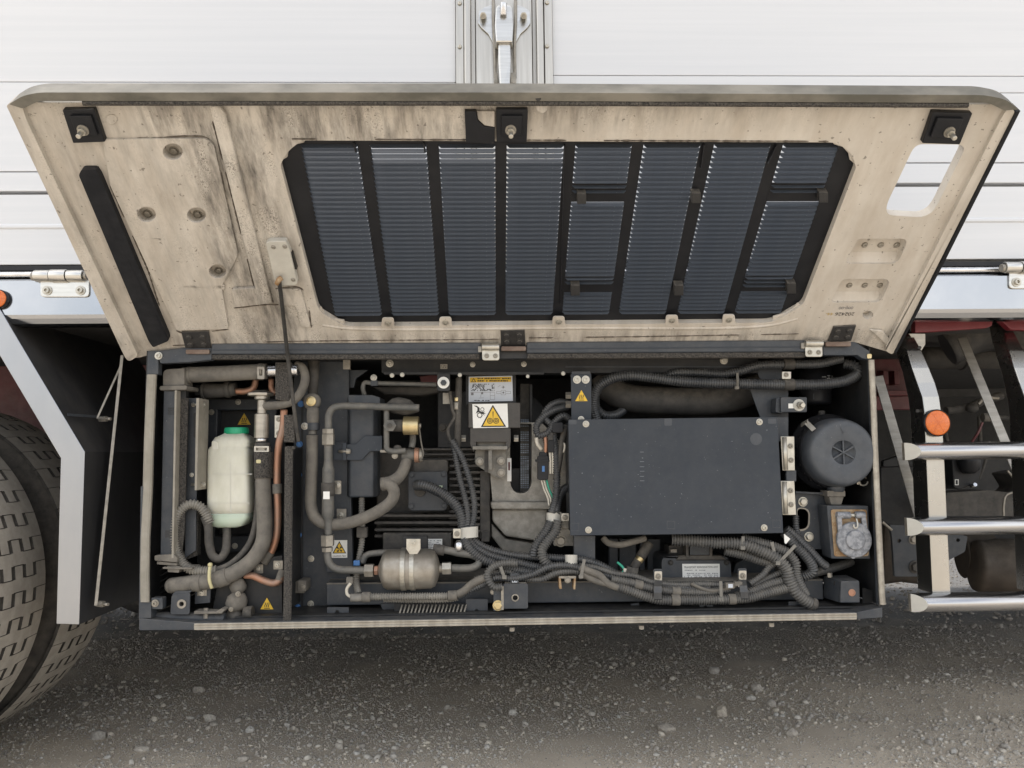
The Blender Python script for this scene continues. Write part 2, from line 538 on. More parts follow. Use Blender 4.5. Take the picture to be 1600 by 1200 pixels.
    def loft(s, rings, smooth=True, cap=True):
        n = len(rings[0]); b0 = len(s.v)
        for r_ in rings: s.v += [V(p) for p in r_]
        for i in range(len(rings) - 1):
            for j in range(n):
                a, b = b0 + i * n + j, b0 + i * n + (j + 1) % n
                s.f.append((a, b, b + n, a + n)); s.sm.append(smooth)
        if cap:
            s.f.append(tuple(b0 + j for j in reversed(range(n)))); s.f.append(tuple(b0 + (len(rings) - 1) * n + j for j in range(n))); s.sm += [False, False]
        return s
    def strip(s, path, hw, Y, depth, dome=.5):
        """upright profile strip through pixel path, domed front"""
        rings = []
        for x, y in path:
            sec = [(-1, 1), (-1, dome), (-.75, .12), (-.3, 0), (.3, 0), (.75, .12), (1, dome), (1, 1)]
            rings.append([P(x + u * hw, y, Y + depth * d) for u, d in sec])
        return s.loft(rings, False)
    def mesh(s, name, mat, off=V((0, 0, 0)), bevel=0):
        me = bpy.data.meshes.new(name)
        me.from_pydata([tuple(p - off) for p in s.v], [], s.f)
        me.polygons.foreach_set('use_smooth', s.sm)
        me.materials.append(MATS[mat])
        me.update()
        return me
    def build(s, name, mat, parent=None, bevel=0.0, origin=None, fix=True):
        xs = [p.x for p in s.v]; ys = [p.y for p in s.v]; zs = [p.z for p in s.v]
        if origin is None and mat == 'door_cream': origin = DO.copy()
        if origin is None:
            origin = V(((min(xs) + max(xs)) / 2, (min(ys) + max(ys)) / 2, min(zs)))
        me = s.mesh(name, mat, origin)
        if fix:
            bm = bmesh.new(); bm.from_mesh(me)
            bmesh.ops.recalc_face_normals(bm, faces=bm.faces)
            bm.to_mesh(me); bm.free()
        o = bpy.data.objects.new(name, me)
        COL.objects.link(o)
        if parent:
            o.parent = parent
            o.location = origin - WL[parent.name]
        else:
            o.location = origin
        WL[o.name] = V(origin)
        if bevel:
            md = o.modifiers.new('bevel', 'BEVEL')
            md.width = bevel; md.segments = 2; md.limit_method = 'ANGLE'; md.angle_limit = R(38)
            md.harden_normals = False
        return o
WL = {}

def rr(x0, y0, x1, y1, r=0, n=4):
    """rounded rectangle outline in pixels"""
    if r <= 0: return [(x0, y0), (x1, y0), (x1, y1), (x0, y1)]
    res = []
    for cx, cy, a0 in ((x1 - r, y0 + r, -90), (x1 - r, y1 - r, 0), (x0 + r, y1 - r, 90), (x0 + r, y0 + r, 180)):
        for i in range(n + 1):
            a = R(a0 + 90 * i / n)
            res.append((cx + r * math.cos(a), cy + r * math.sin(a)))
    return res

def circ(cx, cy, r, n=16, ry=None):
    return [(cx + r * math.cos(2 * math.pi * i / n), cy + (ry or r) * math.sin(2 * math.pi * i / n)) for i in range(n)]

def rounded(pts, r, n=4):
    """round the corners of any pixel polygon; r number or list"""
    res = []
    m = len(pts)
    for i in range(m):
        p0, p1, p2 = (V((*pts[(i + d) % m], 0)) for d in (-1, 0, 1))
        rad = r if isinstance(r, (int, float)) else r[i]
        if rad <= 0:
            res.append((p1.x, p1.y)); continue
        a = p1 + (p0 - p1).normalized() * rad
        b = p1 + (p2 - p1).normalized() * rad
        for k in range(n + 1):
            t = k / n
            q = a * (1 - t)**2 + p1 * 2 * t * (1 - t) + b * t * t
            res.append((q.x, q.y))
    return res

def tag(o, label=None, cat=None, group=None, kind=None):
    if label: o['label'] = label
    if cat: o['category'] = cat
    if group: o['group'] = group
    if kind: o['kind'] = kind
    return o

def thing(name, label, cat, loc, group=None):
    o = bpy.data.objects.new(name, None)
    COL.objects.link(o)
    o.location = loc
    o.empty_display_size = .05
    WL[o.name] = V(loc)
    return tag(o, label, cat, group)

# shared screws: unit radius, axis -Y (towards the viewer)
def unit(prof, seg, smooth, name, mat):
    m = MB()
    m.lathe((0, 0, 0), (0, -1, 0), prof, seg, smooth)
    return m.mesh(name, mat)
UM = {}
def screw_mesh(kind, mat):
    key = (kind, mat)
    if key not in UM:
        prof = {'pan': ([(1.0, 0), (1.0, .12), (.72, .14), (.70, .45), (.58, .58), (.36, .60), (.30, .22), (.02, .20)], 14, False),
                'washer': ([(1.0, 0), (1.0, .18), (.66, .19), (.66, .30), (.60, .62), (.34, .64), (.28, .26), (.02, .24)], 16, False),
                'hex': ([(1.0, 0), (.98, .55), (.80, .66), (.02, .67)], 6, False),
                'dome': ([(1.0, 0), (.95, .28), (.70, .52), (.30, .62), (.26, .35), (.02, .33)], 14, True)}[kind]
        m = MB()
        if kind == 'hex':
            m.lathe((0, 0, 0), (0, -1, 0), [(1.25, 0), (1.25, .14), (.99, .15)], 16, False)
            m.lathe((0, 0, 0), (0, -1, 0), [(1.0, .14), (.98, .75), (.80, .86), (.02, .87)], 6, False)
        else:
            m.lathe((0, 0, 0), (0, -1, 0), *prof)
        UM[key] = m.mesh('screw', mat)
    return UM[key]

def screw(px, py, Y, rpx, parent, kind='pan', mat='zinc', name='screw', nrm=None, pos=None):
    o = bpy.data.objects.new(name, screw_mesh(kind, mat))
    COL.objects.link(o)
    p = pos if pos is not None else P(px, py, Y)
    r = rpx * S(Y)
    rot = Matrix.Rotation(random.uniform(0, 3), 4, 'Y')
    q = V((0, -1, 0)).rotation_difference(V(nrm)).to_matrix().to_4x4() if nrm is not None else Matrix.Identity(4)
    base = WL[parent.name] if parent else V((0, 0, 0))
    if parent: o.parent = parent
    o.matrix_local = Matrix.Translation(p - base) @ q @ rot @ Matrix.Scale(r, 4)
    return o

FONT_CACHE = {}
def text_mb(body, size):
    cu = bpy.data.curves.new('t', 'FONT')
    cu.body = body
    cu.size = size
    cu.align_x = 'CENTER'
    cu.align_y = 'CENTER'
    cu.resolution_u = 3
    ob = bpy.data.objects.new('t', cu)
    COL.objects.link(ob)
    dg = bpy.context.evaluated_depsgraph_get()
    me = bpy.data.meshes.new_from_object(ob.evaluated_get(dg))
    bpy.data.objects.remove(ob)
    vs = [v.co.copy() for v in me.vertices]
    fs = [tuple(p.vertices) for p in me.polygons]
    bpy.data.meshes.remove(me)
    return vs, fs

def text(body, px, py, Y, hpx, mat, parent, name='lettering', bold=0, squeeze=1.0):
    vs, fs = text_mb(body, hpx * S(Y))
    c = P(px, py, Y)
    m = MB()
    m.add([c + V((v.x * squeeze, -.0002, v.y)) for v in vs], fs)
    return m.build(name, mat, parent, fix=False)

def marks(x0, y0, x1, y1, rows, Y, mat, parent, name='fine_print', fill=.75, seed=1, hgt=.5):
    """rows of tiny illegible print"""
    rg = random.Random(seed)
    m = MB()
    for r_ in range(rows):
        yc = y0 + (y1 - y0) * (r_ + .5) / rows
        h = (y1 - y0) / rows * hgt / 2
        x = x0
        while x < x1:
            wd = rg.uniform(.6, 2.2)
            if rg.random() < fill:
                m.pp([(x, yc - h * rg.uniform(.6, 1)), (min(x + wd, x1), yc - h), (min(x + wd, x1), yc + h * rg.uniform(.5, 1)), (x, yc + h)], Y, .0002)
            x += wd + rg.uniform(.3, .9)
    return m.build(name, mat, parent, fix=False)

# ================================================================== GROUND
def ground_h(x, y):
    return .006 * noise.noise(V((x * 3.1, y * 3.1, 0))) + .003 * noise.noise(V((x * 11, y * 11, 4)))

def make_ground():
    def axis(a, b, fine, far):
        core = list(np.arange(a, b + 1e-6, fine))
        lo = [-far, -far * .3, -far * .1, -far * .03, a - 2, a - .6]
        hi = [b + .6, b + 2, far * .03, far * .1, far * .3, far]
        return lo + core + hi
    xs = axis(-2.2, 2.9, .04, 400)
    ys = axis(-.6, 5.0, .04, 400)
    m = MB()
    nx = len(xs)
    for y in ys:
        for x in xs:
            m.v.append(V((x, y, ground_h(x, y) if abs(x) < 3.2 and -.5 < y < 5.7 else 0)))
    for j in range(len(ys) - 1):
        for i in range(nx - 1):
            a = j * nx + i
            m.f.append((a, a + 1, a + nx + 1, a + nx)); m.sm.append(True)
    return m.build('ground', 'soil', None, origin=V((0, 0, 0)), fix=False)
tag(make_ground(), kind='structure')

def ico():
    t = (1 + 5 ** .5) / 2
    v = np.array([(-1, t, 0), (1, t, 0), (-1, -t, 0), (1, -t, 0), (0, -1, t), (0, 1, t), (0, -1, -t), (0, 1, -t), (t, 0, -1), (t, 0, 1), (-t, 0, -1), (-t, 0, 1)], float)
    v /= np.linalg.norm(v[0])
    f = np.array([(0, 11, 5), (0, 5, 1), (0, 1, 7), (0, 7, 10), (0, 10, 11), (1, 5, 9), (5, 11, 4), (11, 10, 2), (10, 7, 6), (7, 1, 8),
                  (3, 9, 4), (3, 4, 2), (3, 2, 6), (3, 6, 8), (3, 8, 9), (4, 9, 5), (2, 4, 11), (6, 2, 10), (8, 6, 7), (9, 8, 1)])
    return v, f

def make_gravel():
    vi, fi = ico()
    vo = np.array([(1, 0, 0), (-1, 0, 0), (0, 1, 0), (0, -1, 0), (0, 0, 1), (0, 0, -1)], float)
    fo = np.array([(0, 2, 4), (2, 1, 4), (1, 3, 4), (3, 0, 4), (2, 0, 5), (1, 2, 5), (3, 1, 5), (0, 3, 5)])
    V_, F_, T_, base = [], [], [], 0
    for v0, f0, n, near, rmin, rmax, pw, bare in ((vo, fo, 175000, .84, .0011, .0026, 1.0, .50), (vi, fi, 52000, .80, .0021, .0060, 2.4, .12), (vi, fi, 3800, .84, .0050, .0115, 1.8, -.05)):
        yy = np.where(rng.random(n) < near, -.45 + 2.0 * rng.random(n) ** .95, rng.uniform(1.5, 4.6, n))
        half = (yy + 1.7) * .70 + .30
        xx = rng.uniform(-1, 1, n) * half + (yy + 1.7) * .026
        # clumps: the stones thin out where the dirt is bare
        fld = np.array([noise.noise(V((x * 3.2, y * 4.2, 9))) + .5 * noise.noise(V((x * 11, y * 13, 2))) for x, y in zip(xx, yy)])
        keep = fld + rng.uniform(-.4, .5, n) + bare > 0
        xx, yy, fld = xx[keep], yy[keep], fld[keep]
        n = len(xx)
        r = rmin + (rmax - rmin) * rng.random(n) ** pw
        r *= np.where(yy > 1.5, 1.7, 1)
        zz = np.array([ground_h(x, y) for x, y in zip(xx, yy)])
        nv = len(v0)
        sc = r[:, None] * rng.uniform(.62, 1.35, (n, 3)) * np.array([1, 1, .78])
        ang = rng.uniform(0, 6.28, n); tl = rng.normal(0, .35, n)
        vv = v0[None] * rng.uniform(.70, 1.22, (n, nv, 1)) * sc[:, None, :]
        ct, st = np.cos(tl)[:, None], np.sin(tl)[:, None]
        xa, za = vv[..., 0] * ct - vv[..., 2] * st, vv[..., 0] * st + vv[..., 2] * ct
        c, s_ = np.cos(ang)[:, None], np.sin(ang)[:, None]
        x2 = xa * c - vv[..., 1] * s_ + xx[:, None]
        y2 = xa * s_ + vv[..., 1] * c + yy[:, None]
        z2 = za + zz[:, None] + r[:, None] * .30
        V_.append(np.stack([x2, y2, z2], -1).reshape(-1, 3))
        F_.append((f0[None] + (np.arange(n) * nv)[:, None, None]).reshape(-1, 3) + base)
        base += n * nv
        tint = np.clip(rng.normal(.42, .22, n) + fld * .12 + np.clip((1.1 - yy) * .34, 0, .28) - np.clip((yy - .75) * .38, 0, .42), 0, 1)  # tint carries light: stones brighter near the front, shaded deeper under the truck
        T_.append(np.repeat(tint, len(f0)))
    verts, faces, tint = np.concatenate(V_), np.concatenate(F_), np.concatenate(T_)
    me = bpy.data.meshes.new('gravel')
    me.vertices.add(len(verts)); me.vertices.foreach_set('co', verts.ravel())
    me.loops.add(faces.size); me.loops.foreach_set('vertex_index', faces.ravel().astype(np.int32))
    me.polygons.add(len(faces))
    me.polygons.foreach_set('loop_start', np.arange(0, faces.size, 3, dtype=np.int32))
    me.polygons.foreach_set('loop_total', np.full(len(faces), 3, dtype=np.int32))
    me.update(calc_edges=True)
    at = me.attributes.new('tint', 'FLOAT', 'FACE')
    at.data.foreach_set('value', tint.astype(np.float32))
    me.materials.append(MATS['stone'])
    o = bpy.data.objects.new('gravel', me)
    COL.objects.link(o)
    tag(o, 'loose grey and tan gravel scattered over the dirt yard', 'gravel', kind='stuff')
make_gravel()

def rock(px, py, wpx, hpx, tint, label):
    d = ray(px, py + hpx * .35)
    g = CAM + d * (-CAM.z / d.z)
    k = (g - CAM).length / F
    v0, f0 = ico()
    bm = bmesh.new()
    vs = [bm.verts.new(p) for p in v0]
    for f in f0: bm.faces.new([vs[i] for i in f])
    bmesh.ops.subdivide_edges(bm, edges=bm.edges, cuts=1, use_grid_fill=True)
    seed = px * .37
    for v in bm.verts:
        v.co.normalize()
        v.co *= 1 + .30 * noise.noise(v.co * 1.3 + V((seed, 0, 0))) + .10 * noise.noise(v.co * 3.4 + V((0, seed, 0)))
        v.co = V((v.co.x * wpx / 2 * k, v.co.y * wpx * .42 * k, v.co.z * hpx * .55 * k))
    me = bpy.data.meshes.new('rock'); bm.to_mesh(me)
    at = me.attributes.new('tint', 'FLOAT', 'FACE')
    at.data.foreach_set('value', np.full(len(me.polygons), tint, dtype=np.float32))
    me.materials.append(MATS['stone'])
    o = bpy.data.objects.new('rock', me); COL.objects.link(o)
    o.location = V((g.x, g.y, ground_h(g.x, g.y) + hpx * k * .22))
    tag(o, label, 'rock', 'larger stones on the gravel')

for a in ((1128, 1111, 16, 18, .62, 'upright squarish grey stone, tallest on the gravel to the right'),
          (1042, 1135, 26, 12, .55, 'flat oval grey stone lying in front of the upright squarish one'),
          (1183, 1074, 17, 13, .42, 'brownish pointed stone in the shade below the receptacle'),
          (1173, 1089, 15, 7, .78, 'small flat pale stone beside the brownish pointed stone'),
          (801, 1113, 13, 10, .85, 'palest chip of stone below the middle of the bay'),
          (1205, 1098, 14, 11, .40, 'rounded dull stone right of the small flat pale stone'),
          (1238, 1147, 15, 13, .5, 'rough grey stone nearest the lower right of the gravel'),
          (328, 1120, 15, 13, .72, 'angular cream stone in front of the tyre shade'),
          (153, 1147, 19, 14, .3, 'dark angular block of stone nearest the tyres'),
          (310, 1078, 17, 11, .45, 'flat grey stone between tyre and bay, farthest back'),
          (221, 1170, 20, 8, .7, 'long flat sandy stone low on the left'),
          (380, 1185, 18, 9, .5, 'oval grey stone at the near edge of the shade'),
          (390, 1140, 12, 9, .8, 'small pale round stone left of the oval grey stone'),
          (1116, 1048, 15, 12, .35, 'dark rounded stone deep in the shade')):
    rock(*a)

# ================================================================== TRUCK BODY
PY = .02        # outer face of the white side panels
XL, XR = -5.2, 5.2
body = thing('truck_body', 'white planked cargo body of the truck with a bare metal centre pillar', 'truck body', (0, 1.2, .95))
px_l, px_r = P(712, 100, PY).x, P(864, 100, PY).x
def planks(x0, x1, xs, ys, extra):
    zs = [P(xs, y, PY).z for y in ys]
    edges = [zs[0] + .42 * i for i in range(extra, 0, -1)] + zs
    for i in range(len(edges) - 1):
        hi, lo = edges[i] - .0007, edges[i + 1] + .0007
        MB().box((x0, PY, lo), (x1, PY + .028, hi)).build('panel', 'panel_white', body, bevel=.0012)
planks(XL, px_l, 60, [128, 268], 5)
planks(XL, px_l, 60, [268.6, 299], 0)
planks(XL, px_l, 60, [303.5, 414], 0)
planks(px_r, XR, 1550, [119, 145, 254], 5)
planks(px_r, XR, 1550, [254.6, 286], 0)
planks(px_r, XR, 1550, [291, 405], 0)
for xa, xb, xs, y in ((XL, px_l - .001, 60, 354), (px_r + .001, XR, 1550, 344)):
    zr_ = P(xs, y, PY).z
    m = MB(); m.poly([(xa, PY - .0002, zr_ - .006), (xa, PY - .003, zr_ - .003), (xa, PY - .003, zr_ + .002), (xa, PY - .0002, zr_ + .006)], (xb - xa, 0, 0)); m.build('panel_ridge', 'panel_white', body)
zf = P(60, 424, 0).z            # bed level
zr0 = P(60, 506, 0).z           # bottom of side rail
MB().box((XL, PY + .018, zf + .012), (px_l - .001, PY + .06, zf + 2.3)).box((px_r + .001, PY + .018, zf + .012), (XR, PY + .06, zf + 2.3)).build('panel_backing', 'panel_gap', body)
MB().box((XL, PY + .06, zf - .05), (XR, 2.50, zf + 2.35)).build('cargo_box', 'body_dark', body)
MB().box((XL, .03, zr0 + .02), (XR, 2.40, zf - .052)).build('floor_frame', 'body_dark', body)
MB().box((XL, 2.44, zr0 - .02), (XR, 2.50, zf - .055)).build('side_rail', 'body_dark', body)
MB().box((XL, 2.46, .24), (XR, 2.485, zr0 - .022)).build('far_light_blocker', 'paint_dark', body)  # unseen skirt added to stop sun and bright ground showing below the truck
# pillar between the two sides
def vstrip(x0, x1, Y0, Y1, nm, mat, bevel=.001):
    a, b = P(x0, 70, Y0).x, P(x1, 70, Y0).x
    return MB().box((a, Y0, zf), (b, Y1, zf + 2.3)).build(nm, mat, body, bevel=bevel)
vstrip(712.5, 724.5, .010, .06, 'pillar_flange', 'stainless_v')
vstrip(851, 863.5, .010, .06, 'pillar_flange', 'stainless_v')
vstrip(725, 735.5, .002, .06, 'pillar_bead', 'stainless_v', .004)
vstrip(838.6, 849.8, .002, .06, 'pillar_bead', 'stainless_v', .004)
vstrip(743.5, 831.5, .022, .06, 'pillar_web', 'stainless_v')
vstrip(736, 743, .035, .06, 'pillar_groove', 'stainless_v')
vstrip(832, 838, .035, .06, 'pillar_groove', 'stainless_v')
for x, ys in ((718.3, (5, 73, 141)), (854.8, (4, 72, 141))):
    for y in ys: screw(x, y, .009, 3.6, body, 'dome', 'zinc', 'rivet')
a, b = P(744, 136.5, .0215), P(831, 136.5, .0215)
MB().box((a.x, .0205, a.z - .0012), (b.x, .0225, a.z + .0012)).build('seam', 'zinc_dull', body)

# ---- latch on the pillar
latch = thing('gate_latch', 'bare metal over-centre latch handle bolted to the centre pillar', 'latch', P(788, 140, .01))
wing = [(772, 6), (757, 11), (748, 17), (747, 36), (752, 43), (763, 53), (769, 64), (772, 70)]
MB().pp(wing, .016, .004).pp([(1574 - x + 2, y) for x, y in wing], .016, .004).build('base_plate', 'stainless', latch, bevel=.0008)
for sx in (771, 805.5):
    MB().tube([P(sx, -10, .004), P(sx, 30, .004), P(sx + (1.5 if sx < 780 else -1.5), 66, .006), P(sx + (3 if sx < 780 else -1), 122, .010)], 2.6 * S(), 8).build('side_link', 'zinc_dull', latch)
MB().pp(rounded([(774, 12), (778, 7), (797, 7), (801, 13), (802.5, 40), (801, 66), (774.5, 66), (772.5, 40)], 3), -.032, .034).build('handle_block', 'stainless', latch, bevel=.004)
MB().poly([P(x, y, -.024 if y < 100 else -.030) for x, y in ((778.5, 66), (797.5, 66), (798.5, 95), (796, 150), (781.5, 150), (778, 95))], (0, .016, 0)).build('lever', 'stainless', latch, bevel=.003)
MB().cyl(P(786.5, 4, -.045), P(786.5, 24, -.036), 5.5 * S(), 12).build('pin', 'steel', latch, bevel=.001)
MB().rect(772, 113, 778, 130, .004, .014, 2).rect(798, 113, 806, 130, .004, .014, 2).build('hook', 'zinc_dull', latch, bevel=.001)
for x in (755, 818.3):
    MB().cyl(P(x, 25, .016), P(x, 25, -.006), 3.3 * S(), 10).build('stud', 'zinc_dull', latch)
    MB().hexa(P(x, 24.5, .014), P(x, 24.5, .002), 5.6 * S()).build('nut', 'zinc', latch)

# ---- polished side rail below the gates
rail = thing('side_rail', 'polished metal side rail under the white gates, mirroring sky', 'rail', (0, .01, zr0))
def railz(x, y): return P(x, y, 0).z
zt, zb = railz(60, 436), railz(60, 496)
zt2 = zb
m = MB()
prof = [(.004, zt), (.0, zt - .004), (.0, zb + .006), (.004, zb - .002), (.012, zr0 + .002), (.022, zr0 - .001), (.05, zr0 - .001), (.05, zt)]
m.poly([V((XL, y, z)) for y, z in prof], (XR - XL, 0, 0))
m.build('rail_face', 'rail_polish', rail)
zc = P(60, 428, .004).z
MB().cyl((XL, .012, zc), (XR, .012, zc), 5.3 * S(), 14).build('hinge_rod', 'steel', rail)
MB().box((XL, .016, zf + .006), (XR, .05, P(60, 414.5, .02).z - .002)).build('rubber_strip', 'black_plastic', rail)

def gate_hinge(x0, y0, label):
    t = thing('gate_hinge', None, None, P(x0 + 45, y0 + 20, -.01))
    t.parent = rail; t.location = WL[t.name] - WL[rail.name]
    for i, (a, b, r_) in enumerate(((3, 27, 9), (28, 53, 10), (54, 79, 9))):
        MB().cyl(P(x0 + a, y0, -.008), P(x0 + b, y0, -.008), r_ * S(), 18).build('knuckle', 'stainless', t, bevel=.0008)
    MB().cyl(P(x0 - 2, y0 + 1, -.008), P(x0 + 3, y0 + 1, -.008), 6.5 * S(), 12).build('pin_end', 'zinc_dull', t, bevel=.001)
    MB().cyl(P(x0 + 79.5, y0, -.008), P(x0 + 84, y0, -.008), 6 * S(), 12).build('pin_end', 'zinc_dull', t, bevel=.001)
    MB().pp(rounded([(x0 + 11, y0 + 6), (x0 + 87, y0 + 6), (x0 + 87, y0 + 33), (x0 + 11, y0 + 33)], [2, 2, 7, 7]), -.0045, .004).build('hinge_leaf', 'stainless', t, bevel=.0012)
    for dx in (22, 74):
        screw(x0 + dx, y0 + 23, -.0045, 7.5, t, 'washer', 'zinc')
gate_hinge(52, 431, 'left gate hinge beside the amber reflector')
gate_hinge(1566, 418, 'right gate hinge above the step ladder')

def reflector(cx, cy, Y, r, label):
    t = thing('reflector', label, 'reflector', P(cx, cy + r, Y), 'round amber reflectors')
    c = P(cx, cy, Y)
    k = S(Y)
    MB().lathe(c, (0, -1, 0), [(r * k, 0), (r * k, .008), (r * .93 * k, .010), (r * .92 * k, .007), (.001, .007)], 40, False).build('housing', 'black_plastic', t)
    MB().lathe(c + V((0, -.0071, 0)), (0, -1, 0), [(r * .915 * k, 0), (r * .915 * k, .0025), (r * .80 * k, .0045), (.4 * r * k, .0055), (.001, .0058)], 40, True).build('lens', 'amber', t)
    m = MB()
    for i in range(6):
        a = i * math.pi / 3
        d = V((math.cos(a), 0, math.sin(a)))
        m.bar(c + V((0, -.0132, 0)) + d * r * k * .04, c + V((0, -.0122, 0)) + d * r * k * .78, .0007, .0006)
    m.build('lens_rib', 'amber', t)
reflector(0, 468, -.001, 15, 'amber round reflector on the polished rail, cut by the photo edge')

# ================================================================== ACCESS DOOR (hinged at the bottom, propped open)
door = thing('access_door', 'dirty cream access door swung open on its lower hinges with louvre grille', 'door', DO)
def dpoly(m, px, w, t, holes=()):
    return m.poly([DP(x, y, w) for x, y in px], -DN * t, [[DP(x, y, w) for x, y in h] for h in holes])

outline = rounded([(22, 168), (45, 160), (1556, 163), (1582, 172), (1400, 545), (1392, 551), (1334, 534), (268, 546), (212, 560), (200, 553)], [6, 6, 8, 10, 6, 4, 3, 3, 6, 6], 3)
opening = rounded([(472, 219.5), (1308, 222.5), (1331, 240), (1337.5, 262), (1255, 476), (1207, 504), (538, 510), (498, 486), (438, 258), (449, 236)], [8, 14, 10, 3, 8, 14, 14, 10, 3, 14], 4)
window = rounded([(1430, 225), (1511, 226), (1462, 325), (1448, 340), (1384, 336), (1386, 318)], [14, 16, 12, 16, 12, 8], 5)
dimples = [(270, 237, 15.5, 12.5), (229, 335, 14.5, 11.5), (307, 336, 14.5, 11.5), (340, 424, 13.5, 10.5), (1356, 492, 8.5, 6.5)]
pockets = [rounded([(1340, 373), (1420, 373), (1406, 405), (1398, 412), (1320, 412)], [7, 12, 5, 5, 7], 3),
           rounded([(1316, 436), (1393, 436), (1379, 466), (1372, 472), (1297, 473)], [7, 12, 5, 5, 7], 3)]
m = MB()
dpoly(m, outline, 0, .020, [opening, window] + [circ(x, y, r_, 18, q) for x, y, r_, q in dimples] + pockets)
m.build('door_panel', 'door_cream', door)
# dimple cups and pocket floors
m = MB()
for x, y, r_, q in dimples:
    dpoly(m, circ(x, y, r_ + 1.5, 18, q + 1.5), -.0185, .002)
m.build('dimple_cup', 'door_cream', door)
for x, y, r_, q in dimples[:4]:
    screw(0, 0, -.2, 5.5, door, 'hex', 'zinc_dull', 'cap_nut', nrm=DN, pos=DP(x + 2, y - 2, -.0185))
for (tl, tr, br, bl) in (((1338, 371), (1422, 371), (1408, 414), (1318, 414)), ((1314, 434), (1395, 434), (1381, 475), (1295, 475))):
    f = .52
    ml = tuple(tl[i] + (bl[i] - tl[i]) * f for i in (0, 1)); mr_ = tuple(tr[i] + (br[i] - tr[i]) * f for i in (0, 1))
    m = MB()
    m.poly([DP(*tl, -.0175), DP(*tr, -.0175), DP(*mr_, -.0175), DP(*ml, -.0175)], -DN * .002)
    m.poly([DP(*ml, -.0177), DP(*mr_, -.0177), DP(*br, -.0008), DP(*bl, -.0008)], -DN * .004)
    m.poly([DP(tr[0] - 14, tr[1], -.0177), DP(*tr, -.0012), DP(*br, -.0012), DP(br[0] - 14, br[1], -.0177)], -DN * .003)
    m.build('pocket', 'door_cream', door)
    for i in range(3):
        x = tl[0] + 13 + i * 25 * (1 if tl[1] < 400 else .96); y = tl[1] + 11.5
        screw(0, 0, -.2, 5.2, door, 'dome', 'zinc_dull', 'rivet', nrm=DN, pos=DP(x, y, -.0174))
# lips all round
m = MB()
dpoly(m, rounded([(10, 165), (22, 156), (34, 164), (40, 185), (212, 548), (216, 556), (202, 565), (196, 560)], [3, 4, 6, 10, 6, 5, 5, 5], 3), .012, .026)
m.build('side_lip', 'door_cream', door, bevel=.004)
m = MB()
dpoly(m, rounded([(1586, 174), (1576, 167), (1566, 182), (1384, 541), (1384, 549), (1395, 554)], [3, 4, 8, 6, 4, 4], 3), .008, .022)
m.build('side_lip', 'door_cream', door, bevel=.004)
m = MB()
dpoly(m, [(1595, 173), (1588, 175), (1470, 412), (1398, 551), (1400, 553.5), (1474, 414)], .012, .030)
m.build('edge_seal', 'seal_black', door, bevel=.001)
m = MB()
dpoly(m, rounded([(14, 163), (34, 150), (60, 144.5), (800, 144.5), (1538, 148.5), (1572, 155), (1592, 171), (1570, 173), (1545, 161), (800, 158), (60, 158), (36, 170)], [3, 10, 12, 0, 12, 12, 3, 3, 8, 0, 8, 4], 4), .020, .034)
m.build('top_lip', 'lip_grey', door, bevel=.003)
m = MB()
m.tube([DP(x, y, .017) for x, y in ((130, 161), (800, 161.3), (1512, 164.5))], 4.2 * S(-.4), 8)
m.build('edge_trim', 'foam', door)
m = MB(); dpoly(m, rounded([(836, 158), (858, 158), (855, 173), (848, 178), (838, 173)], 3), .016, .006); m.build('drain_tab', 'door_cream', door, bevel=.001)
m = MB(); m.cyl(DP(841, 153.5, .0201), DP(841, 153.5, .0195), 4.6 * S(-.45), 12); m.build('drain_hole', 'ink', door)
# pressed ribs and raised fields
for px, w_, t_ in (([(160, 218), (322, 216.5), (334, 226), (372, 398), (346, 448), (357, 514), (276, 516), (172, 290)], .006, .0058),
                   ([(361, 452), (400, 450), (411, 476), (367, 481)], .009, .0085),
                   ([(430, 452), (470, 452), (486, 512), (470, 512), (462, 478), (434, 478)], .005, .0048)):
    m = MB(); dpoly(m, rounded(px, 6), w_, t_, [circ(x, y, r_ + .5, 18, q + .5) for x, y, r_, q in dimples[:4]] if px[0][0] == 160 else ()); m.build('pressed_field', 'door_cream', door, bevel=.0018)
m = MB(); dpoly(m, rounded([(327, 166), (342, 166), (352, 178), (425, 474), (405, 477), (333, 190)], 4), .010, .0098); m.build('pressed_rib', 'door_cream', door, bevel=.0022)
for x, y, wd in ((234, 375, 38), (318, 449, 66)):
    m = MB(); dpoly(m, rounded([(x - wd / 2, y - 4), (x + wd / 2, y - 4), (x + wd / 2, y + 4), (x - wd / 2, y + 4)], 3), .006, .004); m.build('dent', 'door_cream', door, bevel=.003)
m = MB(); dpoly(m, circ(174, 187, 9, 16, 8), .0022, .002); m.build('plug', 'door_cream', door, bevel=.0012)
m = MB(); dpoly(m, rounded([(226, 279), (231, 279), (237, 300), (231, 303)], 3), .003, .003); m.build('clip', 'zinc_dull', door, bevel=.001)
